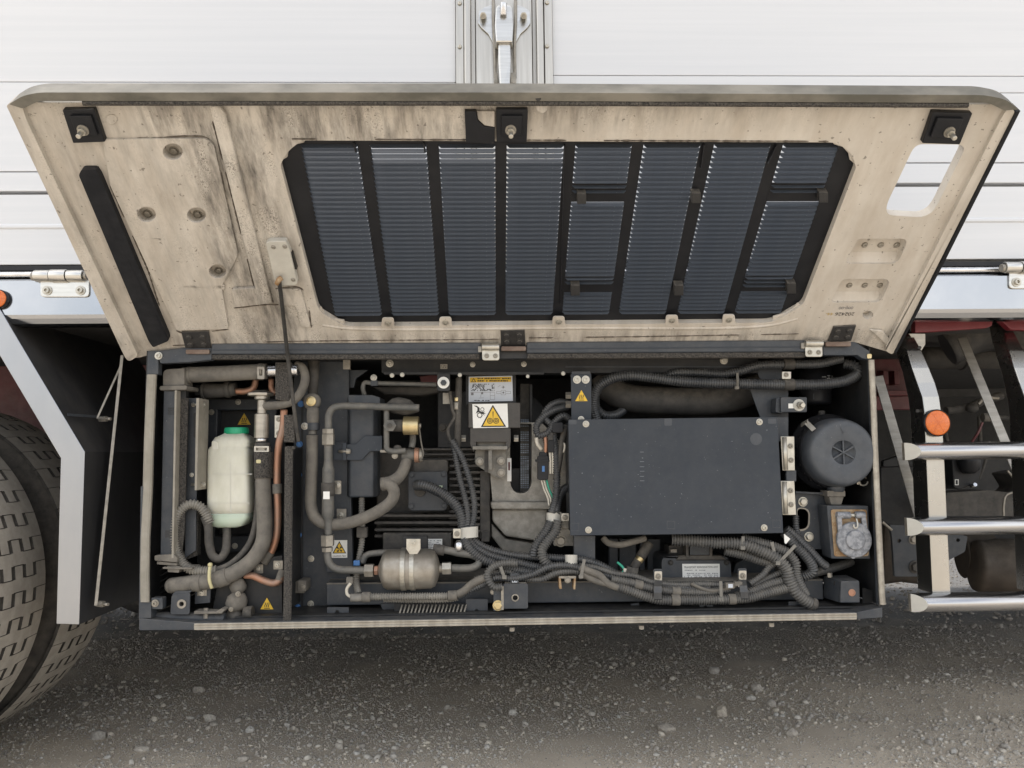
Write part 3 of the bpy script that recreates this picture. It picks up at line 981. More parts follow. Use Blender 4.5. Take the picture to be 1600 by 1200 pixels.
# dirt and edge shading drawn as dark beads along the pressed edges, broken and uneven
rg5 = random.Random(11)
m = MB()
for path in ([(158, 216.5), (230, 216), (322, 215), (335, 226), (352, 305), (373, 398)], [(346, 170), (372, 268), (398, 366), (427, 474)], [(332, 190), (360, 300), (404, 478)], [(362, 451), (402, 449.5)], [(365, 481.5), (413, 476.5), (440, 476), (463, 477), (470, 492), (487, 513)], [(172, 291), (225, 408), (276, 517), (357, 515)], [(430, 451), (471, 451), (487, 512)], [(270, 540), (430, 534), (700, 531), (780, 530)], [(826, 528), (1000, 526), (1290, 521)], [(456, 217), (700, 218.5), (1300, 221)]):
    pts = smooth_path([DP(x, y, .0012 if y < 520 else .001) for x, y in path], .006)
    i = 0
    while i < len(pts) - 3:
        ln = rg5.randint(3, 14)
        seg_ = pts[i:i + ln]
        if len(seg_) > 2 and rg5.random() < .78:
            m.tube(seg_, [rg5.uniform(.0004, .0009)] + [rg5.uniform(.0007, .0019) for _ in seg_[2:]] + [.0004], 6, raw=True)
        i += ln - 1
m.build('grime_shade', 'grime_shade', door)
# black seal strip
m = MB(); dpoly(m, rounded([(123, 274), (127, 265), (149, 265), (156, 276), (263, 528), (263, 533), (239, 543), (232, 533)], [3, 4, 4, 4, 4, 3, 3, 4]), .014, .014)
m.build('seal_strip', 'seal_black', door, bevel=.003)
# catch pads with their pins
for px, bolt in (([(97, 172), (147, 171), (164, 222), (114, 224)], (130, 203)), ([(775, 172), (825, 172), (823, 223), (776, 223)], (798, 203)), ([(1458, 175), (1520, 177), (1500, 226), (1441, 224)], (1483, 206))):
    m = MB(); dpoly(m, rounded(px, 2), .012, .012); m.build('catch_pad', 'black_plastic', door, bevel=.002)
    cx = sum(p[0] for p in px) / 4; cy = sum(p[1] for p in px) / 4
    m = MB(); dpoly(m, [(cx + (x - cx) * .66, cy + (y - cy) * .62) for x, y in px], .018, .006); m.build('catch_plate', 'black_plastic', door, bevel=.0015)
    c = DP(*bolt, .018)
    MB().lathe(c, DN, [(9 * S(-.4), 0), (9 * S(-.4), .002), (6.5 * S(-.4), .0022)], 18, False).build('washer', 'zinc_dull', door)
    MB().hexa(c + DN * .002, c + DN * .009, 6.6 * S(-.4)).build('nut', 'zinc', door)
    MB().cyl(c + DN * .008, c + DN * .024, 3.8 * S(-.4), 12).build('pin', 'zinc', door, bevel=.001)
m = MB(); dpoly(m, [(726, 174), (744, 174), (746, 188), (756, 198), (773, 200), (773, 226), (728, 223)], .010, .010); m.build('catch_bracket', 'black_plastic', door, bevel=.001)
m = MB(); dpoly(m, [(745, 174), (773, 174), (773, 199), (757, 196), (747, 187)], .007, .006); m.build('catch_spacer', 'door_cream', door, bevel=.001)
# stay bracket
m = MB(); dpoly(m, rounded([(415, 380), (421, 377), (447, 377), (453, 392), (465, 442), (462, 446), (432, 447), (428, 436)], 1.6, 2), .014, .014); m.build('stay_bracket', 'cap_pale', door, bevel=.002)
m = MB(); dpoly(m, [(452, 394), (457, 396), (464, 421), (459, 421)], .010, .010); m.build('stay_clip', 'ink', door)
for x, y in ((427, 386), (445, 385), (458, 437)):
    screw(0, 0, -.2, 3.6, door, 'dome', 'zinc_dull', 'rivet', nrm=DN, pos=DP(x, y, .014))
# hinge plates on the door's lower edge
for px in ([(283, 519), (326, 518), (330, 546), (290, 547)], [(782, 517), (820, 516), (821, 541), (783, 541)], [(1303, 511), (1338, 509), (1330, 533), (1294, 534)]):
    m = MB(); dpoly(m, px, .005, .005); m.build('hinge_plate', 'motor_paint', door, bevel=.001)
    for u in (.24, .76):
        for v in (.28, .68):
            x = (px[0][0] * (1 - u) + px[1][0] * u) * (1 - v) + (px[3][0] * (1 - u) + px[2][0] * u) * v
            y = (px[0][1] * (1 - u) + px[1][1] * u) * (1 - v) + (px[3][1] * (1 - u) + px[2][1] * u) * v
            screw(0, 0, -.1, 4.6, door, 'hex', 'motor_paint', 'nut', nrm=DN, pos=DP(x, y, .005))
# ---- louvre grille
v_top, v_bot = ((DP(800, 231) - DO).dot(DV), (DP(800, 493) - DO).dot(DV))
cols = []
for (a, b), (c, d) in zip(((466, 554), (574, 662), (681, 771), (787, 879), (895, 986), (1004, 1096), (1114, 1206), (1221, 1311)),
                          ((524, 597), (615, 687), (704, 777), (794, 867), (884, 956), (971, 1044), (1064, 1136), (1155, 1227))):
    cols.append(((DP(a, 232).x + DP(c, 492).x) / 2, (DP(b, 232).x + DP(d, 492).x) / 2))
frame_out = [DP(x, y, -.0135) for x, y in rounded([(462, 213), (1322, 216), (1345, 262), (1258, 492), (1215, 516), (530, 517), (490, 494), (430, 258)], 4)]
holes = [[DL(a, v_bot, -.0135), DL(b, v_bot, -.0135), DL(b, v_top, -.0135), DL(a, v_top, -.0135)] for a, b in cols]
m = MB()
m.poly(frame_out, -DN * .003, holes)
grille = m.build('louvre_grille', 'black_plastic', door)
NS = 38
pitch = (v_top - v_bot) / NS
hw = .0058
run = pitch - 2 * hw * .600          # run of a slat so that only the topmost slits open to this viewpoint
slat_meshes = {}
def slat_mesh(wid, bent=False):
    key = (round(wid, 3), bent)
    run = globals()['run'] - (.0012 if bent else -.0006)
    if key in slat_meshes: return slat_meshes[key]
    m = MB()
    e = .0068
    vs = []
    for s_, (dv, dw, ins) in ((0, (0, hw, e)), (1, (run * .32, hw * .05, e * .35)), (2, (run, -hw, 0))):
        for x in (-wid / 2 + ins, wid / 2 - ins):
            vs.append(V((x, 0, 0)) + DV * dv + DN * dw)
    off = (DV * hw * 2 * .5 + DN * run * .5).normalized() * .0009
    m.add(vs + [p - off for p in vs], [(0, 1, 3, 2), (2, 3, 5, 4), (6, 8, 9, 7), (8, 10, 11, 9), (0, 6, 7, 1), (4, 5, 11, 10), (0, 2, 8, 6), (2, 4, 10, 8), (1, 7, 9, 3), (3, 9, 11, 5)])
    slat_meshes[key] = m.mesh('slat', 'slat_blue')
    return slat_meshes[key]
wid0 = sum(b - a for a, b in cols) / 8
gaps = {4: [], 7: []}
for ci, (a, b) in enumerate(cols):
    for i in range(NS + 1):
        v = v_bot - pitch * .3 + i * pitch
        if ci in (4, 7):
            yp = None
            q = ROT.transposed() @ (DL((a + b) / 2, v + pitch / 2, -.01) - CAM)
            yp = 600 - F * q.y / -q.z
            if 299 < yp < 313 or 445 < yp < 455:
                continue
        o = bpy.data.objects.new('slat', slat_mesh(wid0 + .0045, ci in (1, 2, 3) and i in (NS - 1, NS - 2, NS - 3)))
        COL.objects.link(o)
        o.parent = grille
        o.location = DL((a + b) / 2, v, -.0118) - WL[grille.name]
m = MB()
for ci in (4, 7):
    a, b = cols[ci]
    for y0, y1 in ((292, 321), (438, 462)):
        x = 1000
        va, vb = (DP(x, y1) - DO).dot(DV), (DP(x, y0) - DO).dot(DV)
        m.poly([DL(a - .001, va, -.0128), DL(b + .001, va, -.0128), DL(b + .001, vb, -.0128), DL(a - .001, vb, -.0128)], -DN * .002)
m.build('grille_bridge', 'black_plastic', door)
for x, y in ((909, 311), (1088, 310), (1287, 309), (899, 454), (1061, 454), (1237, 451)):
    m = MB(); dpoly(m, [(x - 7, y - 8), (x + 7, y - 8), (x + 7, y + 8), (x - 7, y + 8)], .004, .017); m.build('grille_stop', 'motor_paint', door, bevel=.001)
m = MB()
for x0, y0, x1, y1 in ((882, 226, 876, 474), (553, 222, 556, 236), (662, 222, 664, 236), (1100, 225, 1095, 262), (1213, 226, 1200, 255)):
    m.bar(DP(x0, y0, -.010), DP(x1, y1, -.010), .0022, .008, DN)
m.build('grille_rib', 'black_plastic', door)
# tabs holding the grille
for x, y in ((606, 505), (696, 504), (873, 503), (1050, 501), (1139, 500)):
    m = MB(); dpoly(m, rounded([(x - 9, y - 8), (x + 9, y - 8), (x + 11, y + 9), (x - 11, y + 9)], [4, 4, 0, 0]), .001, .004); m.build('grille_tab', 'door_cream', door, bevel=.001)
    screw(0, 0, -.1, 5.2, door, 'washer', 'zinc', 'screw', nrm=DN, pos=DP(x, y, .001))
# cream lip showing round the grille: bead along the foot and four curved corner flanges
m = MB(); m.tube([DP(504, 507, -.003), DP(545, 512.5, -.002), DP(870, 512, -.002), DP(1200, 508, -.002), DP(1246, 497, -.003)], 3.2 * S(-.1), 8); m.build('grille_lip', 'door_cream', door)
for px in ([(501, 479), (495, 485), (505, 499), (520, 508), (538, 513), (538, 501), (518, 497), (508, 490)],
           [(1247, 474), (1254, 478), (1249, 488), (1238, 498), (1222, 505), (1207, 508), (1208, 495), (1226, 490), (1238, 483)],
           [(476, 218), (458, 219), (445, 224), (437, 236), (438, 252), (449, 246), (451, 234), (458, 227), (476, 223)],
           [(1303, 221), (1320, 223), (1333, 233), (1339, 248), (1337, 258), (1328, 250), (1326, 240), (1317, 230), (1303, 226)]):
    m = MB(); dpoly(m, px, -.004, .005); m.build('corner_flange', 'door_cream', door, bevel=.0015)
m = MB(); dpoly(m, [(1358, 515), (1380, 517), (1399, 541), (1392, 546)], .006, .005); m.build('corner_dent', 'door_cream', door, bevel=.003)
# ink stamp, upside down on the open door
def door_text(body, x, y, h, mat):
    vs, fs = text_mb(body, h * S(-.05))
    c = DP(x, y, .0006)
    m = MB(); m.add([c - V((1, 0, 0)) * p.x * 1.1 - DV * p.y for p in vs], fs)
    m.build('stamp', mat, door, fix=False)
door_text('202426', 1320, 490.5, 9.5, 'ink')
door_text('000-00', 1322, 481, 7.5, 'ink_grey')
door_text('44-', 1296, 490.5, 8.5, 'ink_brown')

MBt = MB().tube([DP(436, 437, .024), DP(440, 470, .016) , P(450, 560, -.020), P(461, 650, .0), P(466, 690, .012)], 3.0 * S(), 8)
stay = MBt.build('stay_rod', 'rubber')
tag(stay, 'thin dark stay rod hanging from the cream door bracket into the bay', 'rod')
MB().tube([DP(440, 434, .022), DP(436, 437, .026), DP(433, 443, .022)], 4 * S(-.1), 8).build('rod_end', 'rust', stay)

# ================================================================== HOUSING OF THE REFRIGERATION UNIT
hs = thing('equipment_bay', 'dark steel underfloor equipment bay standing open below the raised door', 'equipment bay', P(800, 980, .3))
xl, xr = P(232, 700, 0).x, P(1366, 700, 0).x
ztop = P(800, 556, 0).z
zbl = P(307, 976, 0).z
BACK = .62
# shell
MB().box((xl - .012, .004, zbl + .012), (xl - .009, BACK, ztop + .02)).build('side_wall', 'paint_dark', hs)
MB().box((xr + .009, .02, zbl + .012), (xr + .012, BACK, ztop + .02)).build('side_wall', 'paint_dark', hs)
MB().box((xl - .012, BACK, zbl), (xr + .012, BACK + .004, ztop + .02)).build('back_wall', 'paint_dark', hs)
MB().box((xl - .008, .03, ztop + .006), (xr + .008, BACK - .001, ztop + .010)).build('roof', 'paint_dark', hs)
MB().box((xl - .008, .03, zbl + .006), (xr + .008, BACK - .001, zbl + .010)).build('floor_plate', 'paint_dark', hs)
# left post with painted top and thick weather seal
MB().pp([(231, 548), (248, 548), (247, 585), (229.5, 585)], -.004, .02).build('post_head', 'paint', hs, bevel=.001)
pts = [(237.5, 585), (235, 640), (233, 690), (231, 765), (227, 840), (226, 900), (226.5, 941)]
m = MB().strip(pts, 8, -.008, .018)
m.build('post_seal', 'seal', hs)
MB().pp([(220, 760), (225, 760), (221, 962), (217, 962)], -.002, .02).build('post_edge', 'paint', hs)
m = MB(); m.pp([(217.5, 941), (236, 941), (236, 966), (217, 966)], -.004, .03); m.build('post_foot', 'paint', hs, bevel=.001)
# right post
m = MB().strip([(1361, 562), (1364, 620), (1367, 700), (1371.5, 800), (1378, 930), (1379, 945)], 5.2, -.006, .018)
m.build('post_seal', 'rail_dusty', hs)
MB().pp([(1356, 562), (1362, 562), (1377, 945), (1371, 945)], .012, .006).build('post_inner', 'paint', hs)
MB().pp([(1348, 918), (1370, 925), (1371, 953), (1348, 944)], .06, .003).build('corner_tab', 'paint_dark', hs, bevel=.0008)
# bottom rail: two dusty beads with a dark groove, slightly out of level like the rest of the bay
def rail_pts(x, y0, y1, Y): return P(x, y0, Y), P(x, y1, Y)
def long_bar(nm, mat, segs, Y, depth, bevel=.0015):
    m = MB()
    for (xa, ya0, ya1), (xb, yb0, yb1) in zip(segs, segs[1:]):
        m.poly([P(xa, ya0, Y), P(xb, yb0, Y), P(xb, yb1, Y), P(xa, ya1, Y)], (0, depth, 0))
    return m.build(nm, mat, hs, bevel=bevel)
long_bar('bottom_rail', 'paint', [(217, 966, 985), (305, 973, 984.5), (1339, 956.5, 968), (1379, 949, 965)], -.006, .04)
long_bar('rail_bead', 'rail_dusty', [(303, 974.2, 977.2), (1339, 957.8, 960.8)], -.0095, .003, .0012)
long_bar('rail_bead', 'rail_dusty', [(303, 981.3, 984.8), (1339, 964.8, 968.4)], -.0095, .003, .0012)
long_bar('rail_web', 'rail_dusty', [(303, 977.2, 981.3), (1339, 960.8, 964.8)], -.0072, .001, 0)
for x, y in ((800, 980), (1002, 977), (1205, 973)):
    m = MB(); p = P(x, y, .01); m.hexa(p, p - V((0, 0, .008)), .006); m.build('rail_bolt', 'zinc_dull', hs)
# sill sheet with dark gaps and fan grille seen over the rail
MB().poly([P(470, 969, .02), P(1345, 958, .02), V((P(1345, 950, .02).x, .30, P(1345, 958, .02).z + .01)), V((P(470, 969, .02).x, .30, P(470, 969, .02).z + .006))], (0, 0, -.003)).build('sill', 'hose_dusty', hs)
for x in (935, 1015, 1045): pass
for x0 in (942, 1020):
    MB().poly([P(x0, 958, .021) + V((0, 0, .0015)), P(x0 + 14, 958, .021) + V((0, 0, .0015)), P(x0 + 2, 947, .12) + V((0, 0, .001)), P(x0 - 8, 947, .12) + V((0, 0, .001))], (0, 0, -.002)).build('sill_slot', 'ink', hs)
for i in range(18):
    x = 622 + i * 5.9
    m = MB(); m.bar(P(x, 967.0, .028), P(x + 6.5, 945, .050), .0030, .0035, (0, -1, .3)); m.build('fan_grille_bar', 'zinc_dull', hs)
MB().rect(616, 943, 730, 969, .056, .003).build('fan_shroud', 'paint_dark', hs)
# top rail
long_bar('top_rail', 'paint', [(330, 536.5, 553.5), (751, 535, 552.5)], -.014, .03, .0028)
long_bar('top_rail', 'paint', [(823, 534.5, 552), (1262, 531, 549.5)], -.014, .03, .0028)
long_bar('rail_gasket', 'foam', [(331, 554, 561), (749, 553, 560.5)], -.010, .02, .001)
long_bar('rail_gasket', 'foam', [(824, 552.5, 560), (1258, 550, 558)], -.010, .02, .001)
long_bar('rail_line', 'paint_flat', [(331, 546, 547.6), (749, 544.6, 546.2)], -.0152, .0015, 0)
long_bar('rail_line', 'paint_flat', [(824, 544.4, 546), (1258, 541, 542.6)], -.0152, .0015, 0)
MB().pp(rounded([(246, 548), (288, 543), (331, 543), (331, 562), (296, 566), (250, 568)], 3), -.008, .02).build('rail_end', 'paint', hs, bevel=.0015)
MB().rect(748, 540, 824, 560, -.002, .03).build('rail_gap', 'paint_dark', hs)
MB().pp([(1286, 533), (1335, 533), (1358, 548), (1358, 562), (1347, 560), (1340, 555), (1286, 555)], -.004, .02).build('rail_end', 'paint', hs, bevel=.0015)
MB().rect(290, 546, 327, 553, -.0135, .008, 2).build('hinge_pin', 'pin_brown', hs, bevel=.001)
MB().rect(783, 541, 822, 548, -.0165, .008, 2).build('hinge_pin', 'pin_brown', hs, bevel=.001)
MB().rect(1290, 534, 1330, 541, -.0165, .008, 2).build('hinge_pin', 'pin_brown', hs, bevel=.001)
screw(248, 556, -.009, 6, hs, 'washer', 'zinc')
MB().rect(1355, 553, 1362, 560, -.006, .01, 2).build('bumper', 'brass', hs)
for x0, y0, r_ in ((753, 537, 27), (1258, 531.5, 27)):
    MB().cyl(P(x0, y0 + 5, -.02), P(x0 + r_, y0 + 5, -.02), 5.5 * S(), 14).build('hinge_knuckle', 'zinc', hs, bevel=.0005)
    MB().pp(rounded([(x0, y0 + 8), (x0 + r_, y0 + 8), (x0 + r_ + .5, y0 + 26), (x0 + .5, y0 + 26)], [0, 0, 4, 4]), -.0175, .004).build('hinge_leaf', 'zinc', hs, bevel=.001)
    for dx in (7.5, 21): screw(x0 + dx, y0 + 19, -.0176, 4, hs, 'pan', 'zinc_dull')
    MB().rect(x0 - 6, y0 + 4, x0 - .5, y0 + 13, -.019, .006, 1).build('hinge_stop', 'zinc_dull', hs, bevel=.0005)
# inner cross channel under the top rail
MB().rect(596, 560, 1185, 583, .09, .05).build('cross_channel', 'paint_dark', hs, bevel=.002)
MB().rect(600, 581, 850, 585, .07, .02).build('channel_lip', 'paint_dark', hs)
for x, y, k_, r_ in ((609, 568, 'washer', 6), (738.5, 569.5, 'pan', 4.4), (818.5, 569, 'pan', 4.4), (1131, 563, 'hex', 5.2), (612.5, 586.5, 'hex', 2.8), (628.5, 585.5, 'hex', 2.8), (718.5, 586, 'hex', 2.6), (824.5, 588, 'hex', 2.2), (880, 583.5, 'hex', 2.6)):
    screw(x, y, .069 if y > 580 else .089, r_, hs, k_, 'zinc')
p_ = MB().rect(688, 569, 699, 576.5, .0885, .0008).build('data_plate', 'zinc_dull', hs)
marks(689.5, 570.5, 697.5, 575, 2, .0884, 'ink', p_, seed=4)
MB().rect(884, 572, 1180, 574, .0885, .002).build('channel_crease', 'paint', hs)
# dividing partition with its foam edge
MB().box((P(446, 800, .01).x, .010, zbl + .02), (P(449, 800, .01).x, .42, P(450, 700, .0).z)).build('partition', 'paint_dark', hs)
m = MB().strip([(451.5, 698), (450.5, 800), (450, 900), (448.5, 973)], 6.5, -.001, .013, .3)
m.build('foam_edge', 'foam', hs)
MB().rect(443.5, 648, 460, 691, .004, .014).build('foam_block', 'foam', hs, bevel=.001)
MB().rect(447, 697, 460, 702, .001, .01).build('foam_cap', 'foam', hs, bevel=.001)
MB().pp([(430, 566), (455, 566), (452, 627), (430, 624)], .03, .012).build('foam_flap', 'foam', hs, bevel=.001)
# right-hand face panel of the left half
MB().pp([(459, 562), (545, 562), (548, 968), (459, 968)], .135, .004).build('face_panel', 'paint', hs, bevel=.001)
MB().pp([(470.5, 562), (473.5, 562), (473.5, 968), (470.5, 968)], .133, .003).build('panel_fold', 'paint_dark', hs)
MB().pp([(509, 690), (546, 690), (552, 895), (509, 895)], .118, .016).build('panel_cover', 'paint', hs, bevel=.002)
for x, y in ((486, 873), (485.5, 943.5)): screw(x, y, .134, 5, hs, 'pan', 'zinc')
for x, y in ((470, 631), (468, 694), (467, 742), (466.5, 836), (465, 949.5)): screw(x, y, .131, 4, hs, 'hex', 'blue_paint')
m = MB(); m.rect(459, 909, 475, 927, .09, .045, 1); m.rect(465, 907, 478, 924, .082, .045, 2); m.build('panel_clip', 'hose_dusty', hs, bevel=.0012)
screw(473, 917, .081, 4, hs, 'pan', 'zinc_dull')
m = MB(); m.pp([(526, 795), (541, 795), (541, 812), (526, 812)], .1, .003); m.build('tab_plate', 'zinc_dull', hs, bevel=.0006)
screw(532.5, 805, .099, 4.4, hs, 'pan', 'zinc')
# fan sticker
st = MB().rect(518, 844, 542.5, 871.5, .1168, .0008).build('fan_sticker', 'label_white', hs)
m = MB(); m.pp([(530.2, 845.6), (541, 864.6), (519.2, 864.8)], .1165, .0002); m.build('triangle_edge', 'ink', st, fix=False)
m = MB(); m.pp([(530.2, 848.4), (538.8, 863.3), (521.6, 863.4)], .1162, .0002); m.build('triangle_fill', 'yellow', st, fix=False)
m = MB()
for i in range(4):
    a = R(45 + 90 * i); c = (530.2, 858.2)
    m.pp([(c[0], c[1]), (c[0] + 5.0 * math.cos(a - .45), c[1] + 5.0 * math.sin(a - .45)), (c[0] + 5.6 * math.cos(a + .25), c[1] + 5.6 * math.sin(a + .25))], .1159, .0002)
m.build('fan_symbol', 'ink', st, fix=False)
text('caution fan', 530.2, 868.6, .1166, 4.6, 'ink', st)
# left compartment inner wall with a pressed frame
MB().rect(308, 608, 446, 965, .245, .004).build('inner_wall', 'paint_dark', hs)
frame_in = [(340, 641), (404, 641), (404, 836), (336, 838)]
MB().pp([(324, 623), (432, 623), (432, 862), (320, 864)], .215, .03, [frame_in]).build('pressed_frame', 'paint', hs, bevel=.003)
for x, y in ((372, 628), (330.5, 644), (367, 853), (327.5, 738)): screw(x, y, .214, 4.5, hs, 'pan', 'zinc')
def heat_sign(cx, cy, s, Y, parent, border=False):
    t = MB().pp([(cx, cy - s), (cx + s * .98, cy + s * .72), (cx - s * .98, cy + s * .72)], Y, .0008).build('heat_sticker', 'yellow', parent)
    m = MB()
    for i in (-1, 0, 1):
        x = cx + i * s * .27
        pts = [(x + s * .07 * math.sin(k * 1.25), cy - s * .28 + s * .66 * k / 5) for k in range(6)]
        for a, b in zip(pts, pts[1:]):
            m.bar(P(*a, Y - .0002), P(*b, Y - .0002), s * .105 * S(Y), .0002)
    m.bar(P(cx - s * .42, cy + s * .56, Y - .0002), P(cx + s * .42, cy + s * .56, Y - .0002), s * .1 * S(Y), .0002)
    m.build('heat_symbol', 'ink', t, fix=False)
    return t
heat_sign(381.5, 656, 10.5, .2435, hs)
heat_sign(417, 944.5, 10.5, .06, hs)
MB().pp([(345, 880), (441, 868), (441, 965), (330, 965)], .0615, .004).build('lower_panel', 'paint_dark', hs, bevel=.001)
for x, y in ((402, 889), (433, 883)):
    MB().rect(x - 6, y - 7, x + 9, y + 7, .06, .003, 1).build('tab_plate', 'zinc_dull', hs, bevel=.0006)
    screw(x + .5, y, .059, 4, hs, 'pan', 'zinc')
# clamp tab, lifting bracket, bottom tie bar at lower left
bb = thing('jack_bracket', 'grey folded bracket with a round hole above the bottom tie bar, lower left', 'bracket', P(282, 962, .03))
MB().pp(rounded([(268, 930), (297, 926), (296, 960), (266, 960)], 4), .012, .003, [circ(284, 943.5, 3.4, 12)]).build('face', 'paint', bb, bevel=.001)
MB().pp(rounded([(268, 930), (297, 926), (300, 923), (274, 924)], 1), .014, .06).build('top_flange', 'paint', bb, bevel=.001)
MB().lathe(P(284, 943.5, .0118), (0, -1, 0), [(7 * S(), 0), (7 * S(), .0016), (3.6 * S(), .0018), (3.6 * S(), -.01)], 16, False, close=False).build('bushing', 'zinc_dull', bb)
tb = MB().tube([P(225, 963, .03), P(300, 965, .03), P(352, 966, .03)], 8 * S(), 14)
o = tag(tb.build('tie_bar', 'paint'), 'grey round tie bar lying along the bottom rail at the left', 'bar')
pl = MB().pp([(303, 955), (337, 956), (345, 951), (352, 953), (346, 959), (303, 960)], .008, .03).build('clamp_plate', 'hose_dusty', o, bevel=.0012)
p = P(322, 950, .02); MB().hexa(p, p - V((0, 0, .022)), .0048).build('clamp_bolt', 'zinc_dull', o)
ct = thing('hose_bracket', 'small dark clamp tab with pale washer plate under the fat dusty hose', 'bracket', P(316, 945, .04))
MB().pp([(305, 920), (329, 918), (328, 942), (304, 944)], .04, .004).build('tab', 'paint', ct, bevel=.001)
MB().rect(308, 919, 323, 931, .0385, .0014).build('plate', 'zinc_dull', ct, bevel=.0004)
screw(315, 926.5, .038, 4.4, ct, 'pan', 'zinc')
MB().rect(236, 934, 254, 952, .0, .02, 2).build('corner_bracket', 'paint', hs, bevel=.001)
screw(242.5, 942.5, -.0005, 5.6, hs, 'washer', 'zinc_dull')

# ================================================================== LEFT COMPARTMENT
rad = thing('radiator', 'narrow radiator with dusty cast elbow tank at the left end of the bay', 'radiator', P(265, 895, .05))
m = MB()
m.pp(rounded([(254, 577), (288, 575), (288, 602), (254, 604)], [9, 2, 2, 2]), .02, .05)
m.build('elbow_tank', 'hose_dusty', rad, bevel=.004)
MB().pp(rounded([(249, 603), (292, 602), (292, 609), (249, 610)], 3), .012, .07).build('flange', 'hose_dusty', rad, bevel=.0015)
MB().pp([(255.5, 610), (274, 610), (268, 872), (250, 872)], .02, .02).build('tank_post', 'paint', rad, bevel=.002)
MB().pp([(280, 610), (290, 610), (290, 624), (280, 624)], .03, .02).build('tank_neck', 'paint_dark', rad, bevel=.001)
for y in (642, 834):
    m = MB()
    for i in range(4): m.rect(262 - (y > 700) * 4, y - 5 + i * 3, 273 - (y > 700) * 4, y - 3.4 + i * 3, .0195, .002)
    m.build('vent_slit', 'ink', rad)
MB().pp([(275, 622), (294, 622), (288, 830), (282, 880), (268, 880)], .03, .004).build('side_sheet', 'foam', rad)
MB().poly([P(273, 610, .008), P(276, 610, .008), P(271, 872, .008), P(268, 872, .008)], (0, .03, 0)).build('sheet_edge', 'seal', rad)
MB().pp([(294, 622), (308, 622), (306, 860), (289, 872)], .05, .004).build('duct_sheet', 'paint', rad)
MB().poly([P(306.5, 622, .012), P(311, 622, .012), P(307.5, 766, .012), P(304, 766, .012)], (0, .06, 0)).build('duct_flange', 'seal', rad, bevel=.0006)
m = MB(); m.rect(302.5, 645, 308, 684, .048, .003, 2.5); m.build('slot', 'ink', rad)
for x, y, r_ in ((302, 632.5, 3.2), (299.5, 742, 3.4)): screw(x, y, .049, r_, rad, 'pan', 'zinc')
for y in (632, 757): 
    MB().cyl(P(299, y, .04), P(321, y, .04), 2.2 * S(), 10).build('stud', 'zinc', rad)
    MB().hexa(P(312, y, .04), P(319.5, y, .04), 4.2 * S()).build('nut', 'zinc', rad)
MB().pp([(286, 822), (304, 796), (310, 800), (308, 868), (292, 874)], .06, .02).build('foam_pad', 'foam', rad)
for i in range(26):
    y = 700 + i * 9
    MB().pp([(238, y + 8), (262, y - 6), (262, y - 4), (238, y + 10)], .10, .03).build('fin', 'paint_dark', rad)
m = MB(); m.pp(rounded([(241, 868), (271, 866), (277, 872), (277, 879), (241, 876)], 2), .008, .06); m.build('lower_flange', 'hose_dusty', rad, bevel=.0015)
m = MB(); m.pp([(245, 877), (276, 880), (276, 884), (245, 882)], .012, .05); m.pp([(261, 884), (281, 885), (279, 895), (262, 894)], .014, .04); m.pp([(254, 886), (300, 887), (300, 890), (254, 889)], .01, .05); m.build('lower_tank', 'hose_dusty', rad, bevel=.001)

def hose(name, label, pts, r, mat, corr=0, group=None, cat='hose', seg=12, flat=1.0):
    """pts: (px, py, depth); r in pixels (number or list)"""
    k = S(pts[0][2])
    rr_ = r * k if isinstance(r, (int, float)) else [q * k for q in r]
    m = MB().tube([P(*p) for p in pts], rr_, seg, corr * k if corr else 0, flat=flat)
    return tag(m.build(name, mat), label, cat, group)

def band(parent, a, b, r, mat, nm='clamp_band', seg=18):
    """short collar between two pixel points"""
    return MB().cyl(P(*a), P(*b), r * S(a[2]), seg).build(nm, mat, parent, bevel=.0006)

h = hose('radiator_hose', 'thick dusty horizontal hose along the top of the left compartment', [(286, 586, .045), (340, 584, .045), (417, 580, .045)], 12.2, 'hose_dusty', seg=18)
band(h, (293, 586, .045), (299, 586, .045), 13.2, 'hose_dusty'); band(h, (405, 580.6, .045), (412, 580.4, .045), 13.2, 'zinc_dull')
MB().rect(402, 573, 413, 592, .0205, .003, 1, [rr(405, 577, 410, 587)]).build('clamp_ear', 'zinc_dull', h, bevel=.0006)
MB().tube([P(285, 588, .04), P(275, 589, .045), P(266, 592, .05)], 11 * S(.04), 16).build('elbow', 'hose_dusty', h)
p1 = hose('metal_pipe', 'bare metal pipe stub passing behind the foam flap', [(416, 580, .045), (440, 579, .045), (466, 578.5, .045)], 9.5, 'steel', cat='pipe', seg=18)
hose('vent_hose', 'thin grey hose curling from the metal pipe stub down to the filler neck', [(462, 570, .05), (472, 574, .048), (477, 590, .045), (471, 611, .04), (458, 626, .04), (440, 632, .045), (413, 634.5, .06)], 6.8, 'hose_dusty')
sv = thing('drain_valve', 'small dark cylinder valve with a square end under the thick dusty hose', 'valve', P(340, 622, .1))
MB().rect(304, 602, 320, 618, .10, .03, 1).build('square_end', 'paint_dark', sv, bevel=.001)
MB().tube([P(318, 611, .11), P(345, 610, .11), P(369, 608, .11)], [12 * S(.11), 11 * S(.11), 10 * S(.11)], 14).build('body', 'hose_dark', sv)
band(sv, (317, 611, .11), (321, 611, .11), 13, 'hose_dark', 'rim'); band(sv, (353, 609, .11), (360, 608.5, .11), 12.5, 'hose_dark', 'rim')
hose('copper_pipe', 'short copper tube bending up behind the thick dusty hose', [(366, 611, .11), (384, 611, .11), (396, 606, .11), (400, 592, .11)], 5, 'copper', cat='pipe')
hose('copper_pipe', 'copper stub showing right beside the radiator filler cap', [(424, 592, .1), (424, 606, .1), (430, 616, .1)], 4.6, 'copper', cat='pipe')
